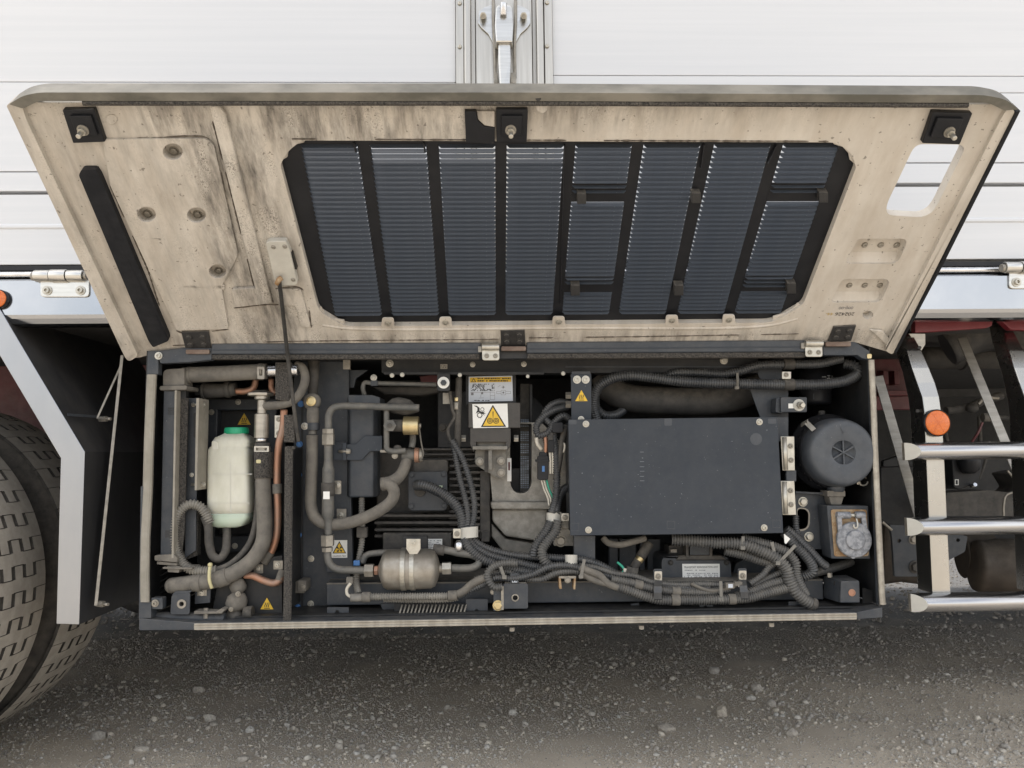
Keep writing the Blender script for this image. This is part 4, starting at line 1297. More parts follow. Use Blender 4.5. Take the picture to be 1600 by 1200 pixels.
# filler neck
fn = thing('filler_neck', 'silver radiator filler neck with a flat metal cap', 'filler neck', P(408, 690, .06))
MB().lathe(P(407, 616.5, .06), (0, 0, 1), [(12 * S(.06), -.004), (20 * S(.06), -.003), (20.5 * S(.06), .003), (14 * S(.06), .006), (10 * S(.06), .009), (.001, .009)], 8, False).build('cap', 'stainless_dirty', fn, bevel=.0008)
MB().lathe(P(408.5, 684, .06), (0, 0, 1), [(11 * S(.06), 0), (11 * S(.06), .053), (7.2 * S(.06), .055), (7.2 * S(.06), .085), (11.5 * S(.06), .088), (11.5 * S(.06), .100)], 24, False).build('neck', 'stainless_dirty', fn)
MB().rect(429, 649, 440.5, 684, .062, .003, 1).build('mount_plate', 'zinc', fn, bevel=.0006)
for y in (655, 677): screw(435.5, y, .061, 4.2, fn, 'pan', 'zinc_dull')
MB().cyl(P(409, 692, .06), P(409, 683, .06), 9 * S(.06), 16).build('stub', 'steel', fn)
heat_pts = None
# coolant bottle
bt = thing('coolant_bottle', 'milky white coolant bottle with green cap, half full', 'bottle', P(365, 823, .08))
def superbox(m, z, cx, cy, hx, hy, e=4.0, n=28):
    ring = []
    for i in range(n):
        a = 2 * math.pi * i / n
        c, s_ = math.cos(a), math.sin(a)
        ring.append(V((cx + hx * math.copysign(abs(c) ** (2 / e), c), cy + hy * math.copysign(abs(s_) ** (2 / e), s_), z)))
    return ring
def loft(rings, m=None, cap=True):
    m = m or MB()
    n = len(rings[0]); b0 = len(m.v)
    for r_ in rings: m.v += r_
    for i in range(len(rings) - 1):
        for j in range(n):
            a, b = b0 + i * n + j, b0 + i * n + (j + 1) % n
            m.f.append((a, b, b + n, a + n)); m.sm.append(True)
    if cap:
        m.f.append(tuple(b0 + j for j in reversed(range(n)))); m.f.append(tuple(b0 + (len(rings) - 1) * n + j for j in range(n))); m.sm += [True, True]
    return m
def bottle_ring(y, x0, x1, dep=.036, e=7, Yc=.1):
    a, b = P(x0, y, Yc), P(x1, y, Yc)
    return superbox(None, a.z, (a.x + b.x) / 2, Yc - .004, (b.x - a.x) / 2, dep, e)
MB_ = loft([bottle_ring(*q) for q in ((823, 345, 376, .022), (820, 337, 386, .031), (813, 332, 392, .035), (806, 331, 396, .036), (803.5, 333, 395, .0345), (801, 331, 397, .036))])
MB_.build('bottle_base', 'coolant', bt)
MB_ = loft([bottle_ring(*q) for q in ((801, 331, 397, .036), (780, 331, 397.5, .037), (720, 331.5, 396, .037), (703, 332, 395.5, .036), (699.5, 334, 394, .034), (697, 337, 396, .034), (690, 338, 396, .033), (684, 342, 393, .030), (680, 350, 388, .024), (677, 355, 384, .018), (672, 356, 383, .017))])
MB_.build('bottle_body', 'bottle', bt)
m = MB()
a = P(369.5, 678, .096)
m.lathe(a, (0, 0, 1), [(17.5 * S(.09), 0), (17.8 * S(.09), .003), (17.8 * S(.09), .012), (17 * S(.09), .0145), (.001, .015)], 32, False)
for i in range(32):
    t = 2 * math.pi * i / 32
    d = V((math.cos(t), math.sin(t), 0)); m.obox(a + d * 17.8 * S(.09) + V((0, 0, .0068)), d * .0006, V((-d.y, d.x, 0)) * .0009, (0, 0, .005))
m.build('cap', 'green_cap', bt)
MB().pp(rounded([(330.5, 690), (336, 688), (341, 692), (341, 702), (331, 702)], 2), .06, .02).build('lug', 'bottle', bt, bevel=.001)
MB().rect(333, 740.2, 394, 741.4, .0587, .001).rect(359.5, 722, 360.6, 800, .0587, .001).rect(334, 785.5, 390, 786.6, .0587, .001).build('mould_line', 'bottle', bt)
# hoses around the bottle
h = hose('overflow_conduit', 'pale dusty corrugated hose looping left of the white bottle', [(327, 816, .05), (322, 803, .045), (311, 791, .04), (296, 788, .035), (280, 800, .03), (272, 822, .03), (272, 848, .03), (280, 873, .03), (297, 889, .03), (318, 892, .032), (338, 891, .035)], 7.6, 'conduit_dusty', 3.8, seg=14)
hose('drain_tube', 'thin smooth hose sweeping up behind the fat hose from the pale loop', [(336, 891, .035), (354, 885, .04), (374, 870, .05), (391, 847, .06), (400, 815, .07), (403, 770, .08), (402, 752, .085)], 5, 'hose_dark')
h = hose('overflow_hose', 'cloth-wrapped U-shaped hose hanging below the white bottle', [(323, 808, .05), (326, 828, .048), (327, 850, .046), (333, 869, .046), (343, 873, .048), (352, 862, .055), (354.5, 840, .07), (354, 822, .085)], 6.4, 'hose_dark')
band(h, (321, 806, .05), (326, 818, .05), 8, 'hose_dark', 'collar')
h = hose('coolant_hose', 'fattest dusty hose running down beside the bottle and bending left', [(411, 738, .055), (412, 780, .05), (413.5, 820, .045), (410, 850, .04), (393, 876, .035), (364, 896, .03), (334, 907, .028), (300, 911, .028), (267, 915, .03)], 11.6, 'hose_dusty', seg=18)
MB().lathe(P(268, 915, .03), (P(258, 916, .03) - P(268, 915, .03)), [(11.6 * S(.03), 0), (10.5 * S(.03), .006), (7 * S(.03), .011), (.001, .0135)], 18).build('end', 'hose_dusty', h)
band(h, (412, 747, .055), (412, 706, .055), 14.3, 'foam', 'foam_sleeve'); band(h, (410, 709, .058), (410, 692, .058), 11.5, 'hose_dark', 'rubber_cuff'); band(h, (410, 706, .056), (410, 698, .056), 12.2, 'zinc_dull')
band(h, (302, 911, .028), (315, 910, .028), 13, 'hose_dusty', 'sleeve'); band(h, (340, 905.5, .029), (356, 900, .029), 13.2, 'hose_dusty', 'sleeve')
MB().rect(397, 697, 420, 706, .036, .003, 1, [rr(400, 699.5, 417, 704)]).build('clamp_ear', 'zinc', h, bevel=.0004)
MB().rect(400, 718, 408, 724, .034, .004, 2).build('tie_head', 'tie_yellow', h, bevel=.001)
tie = MB().tube([P(328.5, 883, .015), P(327, 895, .008), P(327.5, 908, .006), P(331, 919, .01)], 2.6 * S(), 8).build('cable_tie', 'tie_yellow')
tag(tie, 'yellowed cable tie holding pale loop and fat hose together', 'cable tie')
MB().lathe(P(329, 882, .015), (0, -1, 0), [(3.5 * S(), 0), (3.2 * S(), .005), (.001, .006)], 10).build('tie_head', 'tie_yellow', tie)
h = hose('copper_pipe', 'tall copper pipe running down left of the foam partition edge', [(444, 640, .06), (442, 668, .06), (436, 692, .058), (433.5, 720, .058), (433, 760, .058), (434, 800, .058), (432, 838, .058), (424, 862, .06), (412, 877, .062)], 5.6, 'copper', cat='pipe')
band(h, (433, 756, .058), (433.3, 771, .058), 7.4, 'hose_dusty', 'sleeve'); band(h, (423, 862, .06), (412, 879, .062), 7, 'hose_dusty', 'sleeve')
h = hose('copper_pipe', 'low copper pipe crossing from the dusty drain cock to the partition', [(383, 899, .045), (396, 900, .04), (412, 907, .038), (428, 911, .038), (437, 907, .04), (441, 894, .05)], 5.4, 'copper', cat='pipe')
band(h, (436, 908, .04), (441.5, 892, .05), 6.2, 'hose_dusty', 'sleeve')
dc = thing('drain_cock', 'lumpy dust-caked drain cock at the bottom of the left compartment', 'valve', P(368, 965, .04))
def lump(c, rx, ry, rz, seed, amp=.18):
    v0, f0 = ico()
    bm = bmesh.new()
    vs = [bm.verts.new(p) for p in v0]
    for f in f0: bm.faces.new([vs[i] for i in f])
    bmesh.ops.subdivide_edges(bm, edges=bm.edges, cuts=2, use_grid_fill=True)
    m = MB()
    bm.verts.ensure_lookup_table()
    for v in bm.verts:
        q = v.co.normalized(); q = q * (1 + amp * noise.noise(q * 1.8 + V((seed, 0, 0))))
        v.co = V((c.x + q.x * rx, c.y + q.y * ry, c.z + q.z * rz))
    bm.verts.index_update()
    m.add([v.co.copy() for v in bm.verts], [tuple(v.index for v in f.verts) for f in bm.faces], True)
    bm.free(); return m
k = S(.04)
lump(P(369, 940, .045), 17 * k, .02, 15 * k, 3).build('body', 'hose_dusty', dc)
lump(P(372, 916, .045), 12 * k, .016, 13 * k, 5).build('neck', 'hose_dusty', dc)
lump(P(366, 962, .045), 14 * k, .016, 10 * k, 8).build('foot', 'hose_dark', dc)
MB().cyl(P(382, 958, .04), P(395, 957, .04), 10 * k, 14).build('outlet', 'rubber', dc)
screw(372, 928, .026, 4, dc, 'washer', 'zinc_dull'); screw(361, 952, .026, 3.6, dc, 'washer', 'zinc_dull')

# ================================================================== MIDDLE COMPARTMENT
def nut(parent, a, b, r, mat='zinc_dull', nm='nut'):
    return MB().hexa(P(*a), P(*b), r * S(a[2])).build(nm, mat, parent, bevel=.0006)

h = hose('suction_hose', 'insulated grey hose running down the panel and looping right to the motor side', [(488, 680, .06), (487.5, 720, .06), (486, 765, .06), (486, 790, .06), (492, 808, .06), (508, 818, .06), (532, 819, .06), (562, 812, .058), (592, 798, .055), (612, 782, .055), (616, 768, .056), (608, 757, .06), (596, 757, .062)], 9, 'hose_dusty', seg=16)
h2 = hose('suction_hose', 'short fat grey hose rising from the loop to the valve beside the motor', [(596, 757, .062), (612, 753, .07), (626, 742, .08), (634, 724, .085), (638, 706, .09)], [10.5, 10, 9, 8.5, 8], 'hose_dusty', seg=16)
ej = thing('eye_joint', 'round hose joint with a brass plug in its centre', 'joint', P(488, 672, .06))
c = P(488, 627.5, .07)
MB().lathe(c, (0, -1, 0), [(12 * S(.06), -.012), (13.4 * S(.06), -.004), (13.4 * S(.06), .006), (10 * S(.06), .011), (.001, .012)], 24).build('ball', 'hose_dusty', ej)
MB().lathe(c + V((0, -.0105, 0)), (0, -1, 0), [(8 * S(.06), 0), (7.6 * S(.06), .004), (5.4 * S(.06), .005), (5 * S(.06), .003), (.001, .003)], 20, False).build('plug', 'brass', ej)
MB().cyl(P(490, 564, .075), P(489, 617, .075), 9.4 * S(.07), 16, 7.6 * S(.07)).build('upper_hose', 'hose_dark', ej)
MB().tube([P(489, 638, .062), P(489, 650, .06), P(489, 664, .06)], [9 * S(.06), 9.6 * S(.06), 9 * S(.06)], 16).build('ferrule', 'hose_dusty', ej)
band(ej, (489, 661, .06), (489, 672.5, .06), 10.2, 'paint', 'clamp_band'); screw(476, 666, .05, 5.6, ej, 'pan', 'zinc')
MB().rect(472, 661, 484, 671, .051, .003, 1).build('clamp_ear', 'blue_paint', ej)
band(ej, (488.5, 672, .06), (488.3, 679, .06), 6.4, 'pipe_grey', 'spigot')
# liquid line
ll = thing('liquid_line', 'grey steel refrigerant line bent over the tall square tank, with muffler section', 'pipe', P(512, 880, .05))
MB().tube([P(655, 637, .05), P(610, 636, .05), P(560, 634.5, .05), P(533, 634.5, .05), P(520, 638, .05), P(514, 648, .05), P(513, 662, .05), P(513, 672, .05)], 5.6 * S(.05), 14).build('upper_tube', 'pipe_grey', ll)
nut(ll, (513, 670, .05), (513, 678, .05), 9.5); nut(ll, (513, 678.5, .05), (513, 695, .05), 10)
MB().tube([P(513, 694, .05), P(513, 716, .05), P(513, 726, .05), P(513, 733, .05), P(513, 756, .05), P(512.5, 768, .05), P(512.5, 799, .05), P(512.5, 806, .05), P(513, 812, .05), P(513, 838, .05)], [q * S(.05) for q in (6.6, 6.6, 7.2, 9.4, 9.4, 9.2, 9.6, 9.6, 6.2, 5.4)], 16).build('muffler', 'pipe_grey', ll)
MB().tube([P(512.5, 754, .05), P(512.5, 775, .05)], 10.6 * S(.05), 16).build('rubber_grip', 'hose_dark', ll)
MB().rect(505, 768, 515, 780, .0335, .001).build('sticker', 'label_white', ll)
MB().rect(522, 751, 533, 772, .07, .004, 2).build('clip', 'zinc_dull', ll); screw(528, 758, .069, 4, ll, 'pan', 'zinc')
nut(ll, (512, 836, .05), (512, 853, .05), 10.4); nut(ll, (511.5, 855, .05), (511.5, 862, .05), 8.6)
MB().tube([P(511.5, 860, .05), P(512, 870, .05), P(516, 882, .05), P(526, 889, .05), P(545, 890.5, .05), P(572, 891, .05)], 5.8 * S(.05), 14).build('lower_tube', 'pipe_grey', ll)
nut(ll, (570, 891, .05), (584, 891, .05), 10.5); nut(ll, (585, 891, .05), (591, 891, .05), 7.5, 'copper')
# filter drier
fd = thing('filter_drier', 'dull metal filter drier barrel held by a pale strap', 'filter', P(640, 922, .05))
kf = S(.05)
a, b = P(596, 890, .05), P(684, 888, .05)
ax = (b - a).normalized(); ln = (b - a).length
MB().lathe(a, ax, [(8 * kf, -.006), (18 * kf, .0), (27 * kf, .006), (30 * kf, .014), (30.5 * kf, ln * .38), (31 * kf, ln * .39), (31 * kf, ln * .60), (30.5 * kf, ln * .61), (30 * kf, ln - .016), (27 * kf, ln - .006), (18 * kf, ln), (8 * kf, ln + .004)], 36).build('barrel', 'drier_metal', fd)
for u0, u1 in ((.36, .44), (.52, .60)):
    MB().lathe(a + ax * ln * u0, ax, [(31.6 * kf, 0), (32.2 * kf, .0008), (32.2 * kf, ln * (u1 - u0)), (31.6 * kf, ln * (u1 - u0) + .0008)], 36, False).build('strap', 'zinc', fd)
MB().pp([(635, 842), (657, 842), (657, 858), (652, 866), (640, 866), (635, 858)], .020, .003).build('strap_leg', 'zinc', fd, bevel=.0006)
screw(645.5, 848.5, .0195, 5.4, fd, 'washer', 'zinc')
band(fd, (683, 888, .05), (693, 888, .05), 7, 'zinc_dull', 'stub')
nut(fd, (691, 888, .05), (705, 887.5, .05), 10, 'zinc')
ol = thing('liquid_line', 'hairpin grey tube folding back right of the metal drier barrel', 'pipe', P(720, 892, .06))
MB().tube([P(704, 887.5, .05), P(722, 888, .05), P(738, 887, .052), P(748, 881, .055), P(748.5, 873, .058), P(738, 867, .06), P(718, 864, .06), P(700, 860, .058), P(686, 858.5, .056)], 6 * S(.05), 14).build('tube', 'pipe_grey', ol)
MB().tube([P(677, 858, .056), P(694, 860, .056)], 8 * S(.05), 14).build('sleeve', 'hose_dark', ol)
MB().cyl(P(717, 866, .06), P(717, 858, .06), 4 * kf, 12).build('port', 'zinc_dull', ol)
MB().lathe(P(717, 861, .06), (0, 0, 1), [(6.6 * kf, 0), (6.8 * kf, .01), (6.2 * kf, .018), (4 * kf, .023), (.001, .024)], 14).build('port_cap', 'steel', ol)
MB().tube([P(566, 880, .08), P(572, 868, .08), P(590, 864, .08), P(640, 864, .08)], 5 * kf, 12).build('tube_behind', 'pipe_grey', ol)
MB().pp([(629, 838), (668, 838), (668, 860), (629, 860)], .075, .02).build('backplate', 'paint_dark', fd, bevel=.002)
# tank / accumulator box
acc = thing('receiver_tank', 'tall dark square tank strapped to the panel left of the brass coil', 'tank', P(566, 778, .1))
z0, z1 = P(563, 777, .1).z, P(563, 620, .1).z
def colx(x, Y): return P(x, 700, Y).x
m = MB()
m.poly([(colx(542, .11), .115, z0), (colx(546, .09), .092, z0), (colx(583, .09), .092, z0), (colx(589, .10), .11, z0), (colx(589, .14), .2, z0), (colx(542, .14), .2, z0)], (0, 0, z1 - z0))
m.build('tank_body', 'paint', acc, bevel=.004)
MB().pp([(544, 617), (581, 617), (594, 621), (594, 632), (544, 632)], .088, .08).build('tank_lid', 'paint', acc, bevel=.002)
MB().pp([(521, 694), (556, 694), (570, 681), (597, 681), (597, 705), (578, 705), (565, 719), (521, 719)], .084, .003).build('strap', 'paint_flat', acc, bevel=.001)
MB().rect(535, 692, 541, 719, .078, .012).build('strap_fold', 'paint_flat', acc, bevel=.001)
MB().cyl(P(529, 705, .08), P(548, 705, .08), 2.4 * S(.08), 10).build('strap_bolt', 'zinc_dull', acc); nut(acc, (541, 705, .08), (547, 705, .08), 4.4, 'zinc')
MB().rect(523, 690, 536, 721, .12, .02).build('strap_block', 'paint_dark', acc)
# solenoid valve group
so = thing('solenoid_valve', 'solenoid valve with pale brass coil beside the square tank', 'valve', P(625, 705, .08))
MB().tube([P(604, 640, .06), P(604, 660, .06), P(604, 690, .06), P(605, 702, .06), P(614, 705, .06), P(634, 704, .062)], 4.4 * S(.06), 12).build('tube', 'pipe_grey', so)
MB().hexa(P(609, 665, .07), P(609, 665, .045), 10 * S(.06)).build('hex_body', 'pipe_grey', so, bevel=.001)
MB().cyl(P(609, 665, .05), P(609, 665, .040), 4 * S(.06), 12).build('stem', 'hose_dark', so)
MB().cyl(P(612, 665, .07), P(632, 665, .07), 9.4 * S(.07), 16).build('bobbin', 'hose_dark', so, bevel=.001)
MB().cyl(P(630.5, 665, .07), P(654, 665, .07), 14.4 * S(.07), 24).build('coil', 'brass', so, bevel=.0012)
MB().cyl(P(654, 665, .07), P(658, 665, .07), 4 * S(.07), 12).build('coil_cap', 'zinc_dull', so)
MB().tube([P(655, 668, .07), P(658, 690, .07), P(661, 712, .07), P(656, 720, .07)], 1.2 * S(.07), 6).build('wire', 'hose_dusty', so)
mu = hose('discharge_muffler', 'dark spindle-shaped pipe section pointing right above the brass coil', [(606, 636, .075), (612, 635, .075), (622, 634, .075), (638, 637, .075), (648, 639, .075), (655, 639.5, .075)], [7, 11.5, 13.5, 13, 7, 4], 'hose_dark', cat='pipe', seg=18)
sg = thing('sight_glass', 'rusty-rimmed pipe fitting at the top of the short fat hose', 'fitting', P(640, 722, .09))
MB().cyl(P(628, 711, .085), P(648, 711, .085), 8.5 * S(.085), 16).build('body', 'pipe_grey', sg, bevel=.001)
MB().cyl(P(648, 711, .085), P(655, 711, .085), 11.5 * S(.085), 20).build('rim', 'copper', sg, bevel=.001)
MB().cyl(P(655.5, 711, .085), P(660, 711, .085), 10.5 * S(.085), 20).build('disc', 'zinc_dull', sg, bevel=.0006)
MB().tube([P(643, 700, .09), P(645, 690, .095), P(645, 680, .1)], 5 * S(.09), 12).build('tube', 'pipe_grey', sg)
MB().rect(594, 703, 625, 707, .07, .02).build('ledge', 'zinc_dull', sg)
lump(P(621, 700, .07), .010, .008, .007, 12).build('grease_cap', 'hose_dark', sg)
screw(617, 712, .069, 4, sg, 'hex', 'zinc_dull')
hose('capillary_tube', 'thin grey tube bent over behind the square tank under the channel', [(571, 622, .11), (567, 605, .10), (570, 598, .10), (580, 598.5, .10), (640, 600, .11), (682, 601, .12)], 3.6, 'pipe_grey', cat='pipe')
screw(584, 590, .095, 5, hs, 'pan', 'zinc')
MB().rect(579, 594, 590, 603, .094, .004, 1).build('pipe_clip', 'paint', hs, bevel=.0006)
MB().pp([(580, 604), (700, 604), (690, 612), (660, 618), (600, 616)], .2, .05).build('chassis_belly', 'hose_dark', hs, bevel=.006)
MB().pp([(655, 588), (690, 583), (692, 604), (660, 604)], .22, .02).build('red_bracket', 'red_frame', hs, bevel=.002)
MB().pp([(522, 578), (575, 578), (556, 592), (553, 606), (522, 606)], .15, .01).build('upper_plate', 'paint', hs, bevel=.001)
MB().rect(536, 562, 547, 577, .10, .01).build('stud_stack', 'zinc_dull', hs)
# rubber mount with black bolt
rm = thing('bump_mount', 'black bolt in a white ring washer hanging from the channel', 'mount', P(693, 610, .06))
MB().rect(683, 583, 703, 611, .06, .012, 3).build('bracket', 'paint_dark', rm, bevel=.001)
MB().lathe(P(693, 598, .0598), (0, -1, 0), [(9.2 * S(.06), 0), (9.2 * S(.06), .002), (5.4 * S(.06), .0022)], 24, False).build('washer', 'label_white', rm)
MB().hexa(P(693, 598, .0575), P(693, 598, .048), 5 * S(.06)).build('bolt', 'paint', rm, bevel=.001)
MB().rect(692, 614, 704, 631, .12, .001).build('tag_plate', 'zinc_dull', rm)
MB().rect(684, 611, 738, 700, .21, .02).build('gearcase_side', 'paint_dark', rm, bevel=.002)
screw(692, 668, .209, 5.6, rm, 'hex', 'hose_dark')

# ---- motor
mo = thing('electric_motor', 'dark finned electric motor with a square terminal cover', 'motor', P(670, 850, .2))
MB().rect(588, 700, 752, 842, .235, .20).build('housing', 'motor_paint', mo, bevel=.004)
z = []
fins = [(585, 760, y) for y in (806, 817, 828, 838)]
for x0, x1, y in fins:
    MB().pp([(x0, y - 2), (722 if y < 830 else 715, y - 2), (722 if y < 830 else 715, y + 2), (x0, y + 2)], .165, .08).build('fin', 'motor_paint', mo, bevel=.001)
for i in range(11):
    y = 728 + i * 10.2
    MB().rect(702, y - 2, 750, y + 2, .185, .06, 1).build('fin', 'motor_paint', mo, bevel=.001)
for i in range(3):
    y = 702 + i * 8
    MB().rect(660, y - 1.5, 752, y + 1.5, .20, .05, .7).build('fin', 'motor_paint', mo, bevel=.0006)
MB().rect(645, 718, 700, 740, .17, .07, 5).build('box_hood', 'motor_paint', mo, bevel=.004)
MB().rect(641, 738, 698, 796, .155, .08, 6).build('terminal_box', 'motor_paint', mo, bevel=.003)
MB().rect(638, 737, 699, 798, .150, .005, 7).build('terminal_cover', 'paint', mo, bevel=.0015)
for x, y in ((643.5, 742), (693.5, 741), (643, 791), (694, 790)): screw(x, y, .1495, 4.2, mo, 'hex', 'paint')
m = MB(); m.lathe(P(656.5, 767, .15), (0, -1, 0), [(9 * S(.15), 0), (8.5 * S(.15), .006), (6 * S(.15), .006)], 18, False); m.build('gland', 'rubber', mo)
stl = MB().rect(679, 758.5, 691.5, 766.5, .149, .0006).build('green_sticker', 'label_green', mo)
marks(685, 761, 690, 765, 1, .1489, 'ink', stl, seed=9)
MB().rect(750, 735, 766, 842, .185, .08).build('end_flange', 'motor_paint', mo, bevel=.002)
for y in (700, 838): MB().rect(752, y - 9, 765, y + 9, .178, .02, 2).build('flange_lug', 'motor_paint', mo, bevel=.002)
MB().rect(598, 833, 705, 862, .15, .08).build('foot_block', 'motor_paint', mo, bevel=.002)
pl = MB().rect(663, 842, 691, 858, .13, .001).build('rating_plate', 'label_white', mo)
marks(665, 843.5, 689, 857, 5, .1299, 'ink_grey', pl, seed=11)
# compressor casting
cp = thing('compressor_casting', 'rough grey cast bell housing between motor and control box', 'compressor', P(815, 860, .2))
slot = [(800, 640), (830, 640), (830, 762), (826, 768), (815, 770), (804, 768), (800, 762)]
MB().pp(rounded([(766, 742), (785, 700), (800, 660), (846, 660), (885, 700), (893, 750), (872, 786), (770, 788)], 5), .165, .10, [rounded([(797, 662), (831, 662), (831, 760), (822, 771), (806, 771), (797, 760)], [2, 2, 10, 8, 8, 10])]).build('bell', 'cast_alu', cp, bevel=.004)
MB().pp(rounded([(766, 784), (868, 784), (866, 796), (768, 796)], 4), .150, .10).build('rib', 'cast_alu', cp, bevel=.004)
MB().pp(rounded([(769, 796), (856, 794), (854, 832), (842, 846), (790, 838), (769, 814)], 5), .170, .10).build('lower_bell', 'cast_alu', cp, bevel=.005)
MB().pp([(768, 818), (790, 842), (842, 850), (842, 868), (786, 862), (768, 838)], .185, .08).build('sump', 'cast_grey', cp, bevel=.004)
MB().pp(rounded([(865, 806), (898, 804), (899, 853), (865, 853)], 2), .11, .012).build('side_lug', 'cast_alu', cp, bevel=.001)
screw(876, 845, .109, 7.5, cp, 'hex', 'zinc_dull')
MB().pp([(866, 806), (898, 803), (898, 826), (866, 826)], .105, .01).build('lug_plate', 'cast_alu', cp, bevel=.001)
MB().rect(792.5, 716, 799, 752, .164, .001).build('red_white_tag', 'label_white', cp)
MB().rect(794, 722, 797, 735, .1638, .0004).build('tag_mark', 'red_frame', cp)
# belt and pulley inside the slot
be = thing('drive_belt', 'ribbed drive belt running down the slot in the grey casting', 'belt', P(820, 770, .2))
MB().rect(813, 600, 827, 772, .215, .006).build('belt_back', 'rubber', be)
m = MB()
for i in range(34):
    if i in (4, 5, 11, 17): continue
    y = 655 + i * 3.2
    for j in range(4): m.rect(813.4 + j * 3.4, y, 816.0 + j * 3.4, y + 2.0, .2125, .003)
m.build('belt_rib', 'belt', be)
c = P(815, 655, .26)
MB().lathe(c, (0, -1, 0), [(.062, 0), (.062, .02), (.058, .03), (.001, .03)], 40).build('pulley', 'paint_dark', be)
MB().rect(797, 772 - 40, 832, 772, .24, .01).build('belt_well', 'paint_dark', be)
MB().rect(827.5, 600, 832, 730, .19, .012).build('well_edge', 'paint_dark', be, bevel=.001)
# guard with stickers
gd = thing('belt_guard', 'dark sheet belt guard carrying the warning stickers', 'guard', P(765, 690, .1))
MB().rect(728, 586, 806, 632, .135, .003).build('upper_plate', 'paint_dark', gd)
MB().rect(732, 629, 813, 668.5, .105, .10, 1).build('box', 'guard_paint', gd, bevel=.0015)
MB().pp([(734.5, 668), (798, 668), (798, 691), (734.5, 691)], .110, .04).build('lower_box', 'guard_paint', gd, bevel=.0015)
MB().pp([(734, 690), (744, 690), (744, 700), (740, 706), (735, 696)], .11, .02).pp([(791, 690), (798, 690), (797, 698), (792, 704), (789, 700)], .11, .02).build('skirt', 'guard_paint', gd, bevel=.001)
for x, s_ in ((725, -1), (806, 1)):
    nut(gd, (x + 3 * s_ * -1, 685, .13), (x + 4 * s_, 685, .13), 6, 'zinc', 'side_bolt')
MB().cyl(P(720, 685, .13), P(728, 685, .13), 3 * S(.13), 10).build('side_stud', 'zinc_dull', gd)
s1 = MB().pp([(732.3, 588.5), (800.5, 587), (801.5, 626.5), (732.3, 628)], .133, .001).build('instruction_sticker', 'label_blue', gd)
Y1 = .1328
MB().pp([(734.2, 590), (798.6, 588.8), (798.8, 596.6), (734.2, 597.8)], Y1, .0002).build('yellow_band', 'yellow', s1, fix=False)
m = MB(); m.pp([(740, 590.6), (744, 597), (736, 597.2)], Y1 - .0002, .0001); m.build('triangle_edge', 'ink', s1, fix=False)
m = MB(); m.pp([(740, 592.2), (742.4, 596.2), (737.6, 596.3)], Y1 - .0003, .0001); m.build('triangle_fill', 'yellow', s1, fix=False)
marks(746, 589.8, 797.5, 593, 1, Y1 - .0002, 'ink', s1, seed=21, hgt=.75, fill=.9); marks(746, 593.4, 794, 596.6, 1, Y1 - .0002, 'ink', s1, seed=22, hgt=.75, fill=.9)
marks(736, 599.5, 772.5, 611, 7, Y1, 'ink', s1, name='unit_drawing', seed=23, hgt=1, fill=.72)
MB().rect(757, 601, 768, 607.5, Y1 - .0002, .0001).build('drawing_blank', 'label_blue', s1, fix=False)
m = MB()
for a, b in (((735, 613), (773, 612.8)), ((773, 612.8), (773, 624.5)), ((766, 613), (766, 624.5)), ((766, 618), (773, 618)), ((766, 624.5), (773, 624.5)), ((752, 613.5), (751, 621)), ((748, 622), (756, 621.6)),
             ((776, 611.5), (783, 611.5)), ((776, 615), (783, 615)), ((776, 611.5), (776, 615)), ((790, 611.5), (798, 611.5)), ((790, 615), (798, 615)), ((798, 611.5), (798, 615)), ((778, 604.6), (782, 602)), ((786, 602), (786, 608)), ((783, 605), (789, 605)),
             ((783, 610), (790, 610)), ((783, 617), (790, 617)), ((783, 610), (783, 617)), ((790, 610), (790, 617))):
    m.bar(P(*a, Y1), P(*b, Y1), .0007, .0002)
m.rect(752, 612.5, 755, 616, Y1, .0002); m.rect(736, 613.5, 740, 617.5, Y1, .0002); m.pp(circ(786.5, 605, 1.6, 8), Y1, .0002); m.pp(circ(786.5, 613.4, 1.6, 8), Y1, .0002)
m.build('line_drawing', 'ink_grey', s1, fix=False)
marks(736, 624.5, 765, 627, 1, Y1, 'ink', s1, seed=25, hgt=.7)
s2 = MB().pp([(738, 631.5), (792.8, 630.6), (794.2, 668), (739.2, 669)], .1035, .001).build('hazard_sticker', 'label_white', gd)
Y2 = .1033
m = MB(); m.pp(rounded([(770, 632.2), (791, 667), (751.2, 667.4)], 1.2), Y2, .0002); m.build('triangle_edge', 'ink', s2, fix=False)
m = MB(); m.pp([(770, 636.2), (787.4, 665), (754.8, 665.3)], Y2 - .0003, .0002); m.build('triangle_fill', 'yellow', s2, fix=False)
m = MB()
for cx in (765.6, 775.2):
    for ro, ri in ((4.6, 3.5), (2.4, 1.2)):
        m.poly([P(*q, Y2 - .0006) for q in circ(cx, 657.6, ro, 16)], (0, .0002, 0), [[P(*q, Y2 - .0006) for q in circ(cx, 657.6, ri, 16)]])
m.pp([(769.6, 643), (771.2, 643), (770.8, 651.5), (770, 651.5)], Y2 - .0006, .0002)
m.pp(circ(770.4, 653.2, .8, 8), Y2 - .0006, .0002)
m.build('roller_symbol', 'ink', s2, fix=False)
def gear(cx, cy, ro, ri, n):
    pts = []
    for i in range(n * 4):
        a = 2 * math.pi * i / (n * 4); r_ = ro if i % 4 < 2 else ro * .78
        pts.append((cx + r_ * math.cos(a), cy + r_ * math.sin(a)))
    return [P(*q, Y2) for q in pts], [P(*q, Y2) for q in circ(cx, cy, ri, 14)]
m = MB()
for g in ((749.5, 648.8, 4.8, 2.9, 10), (753.6, 639.6, 3.4, 2.2, 9)):
    o_, i_ = gear(*g); m.poly(o_, (0, .0002, 0), [i_])
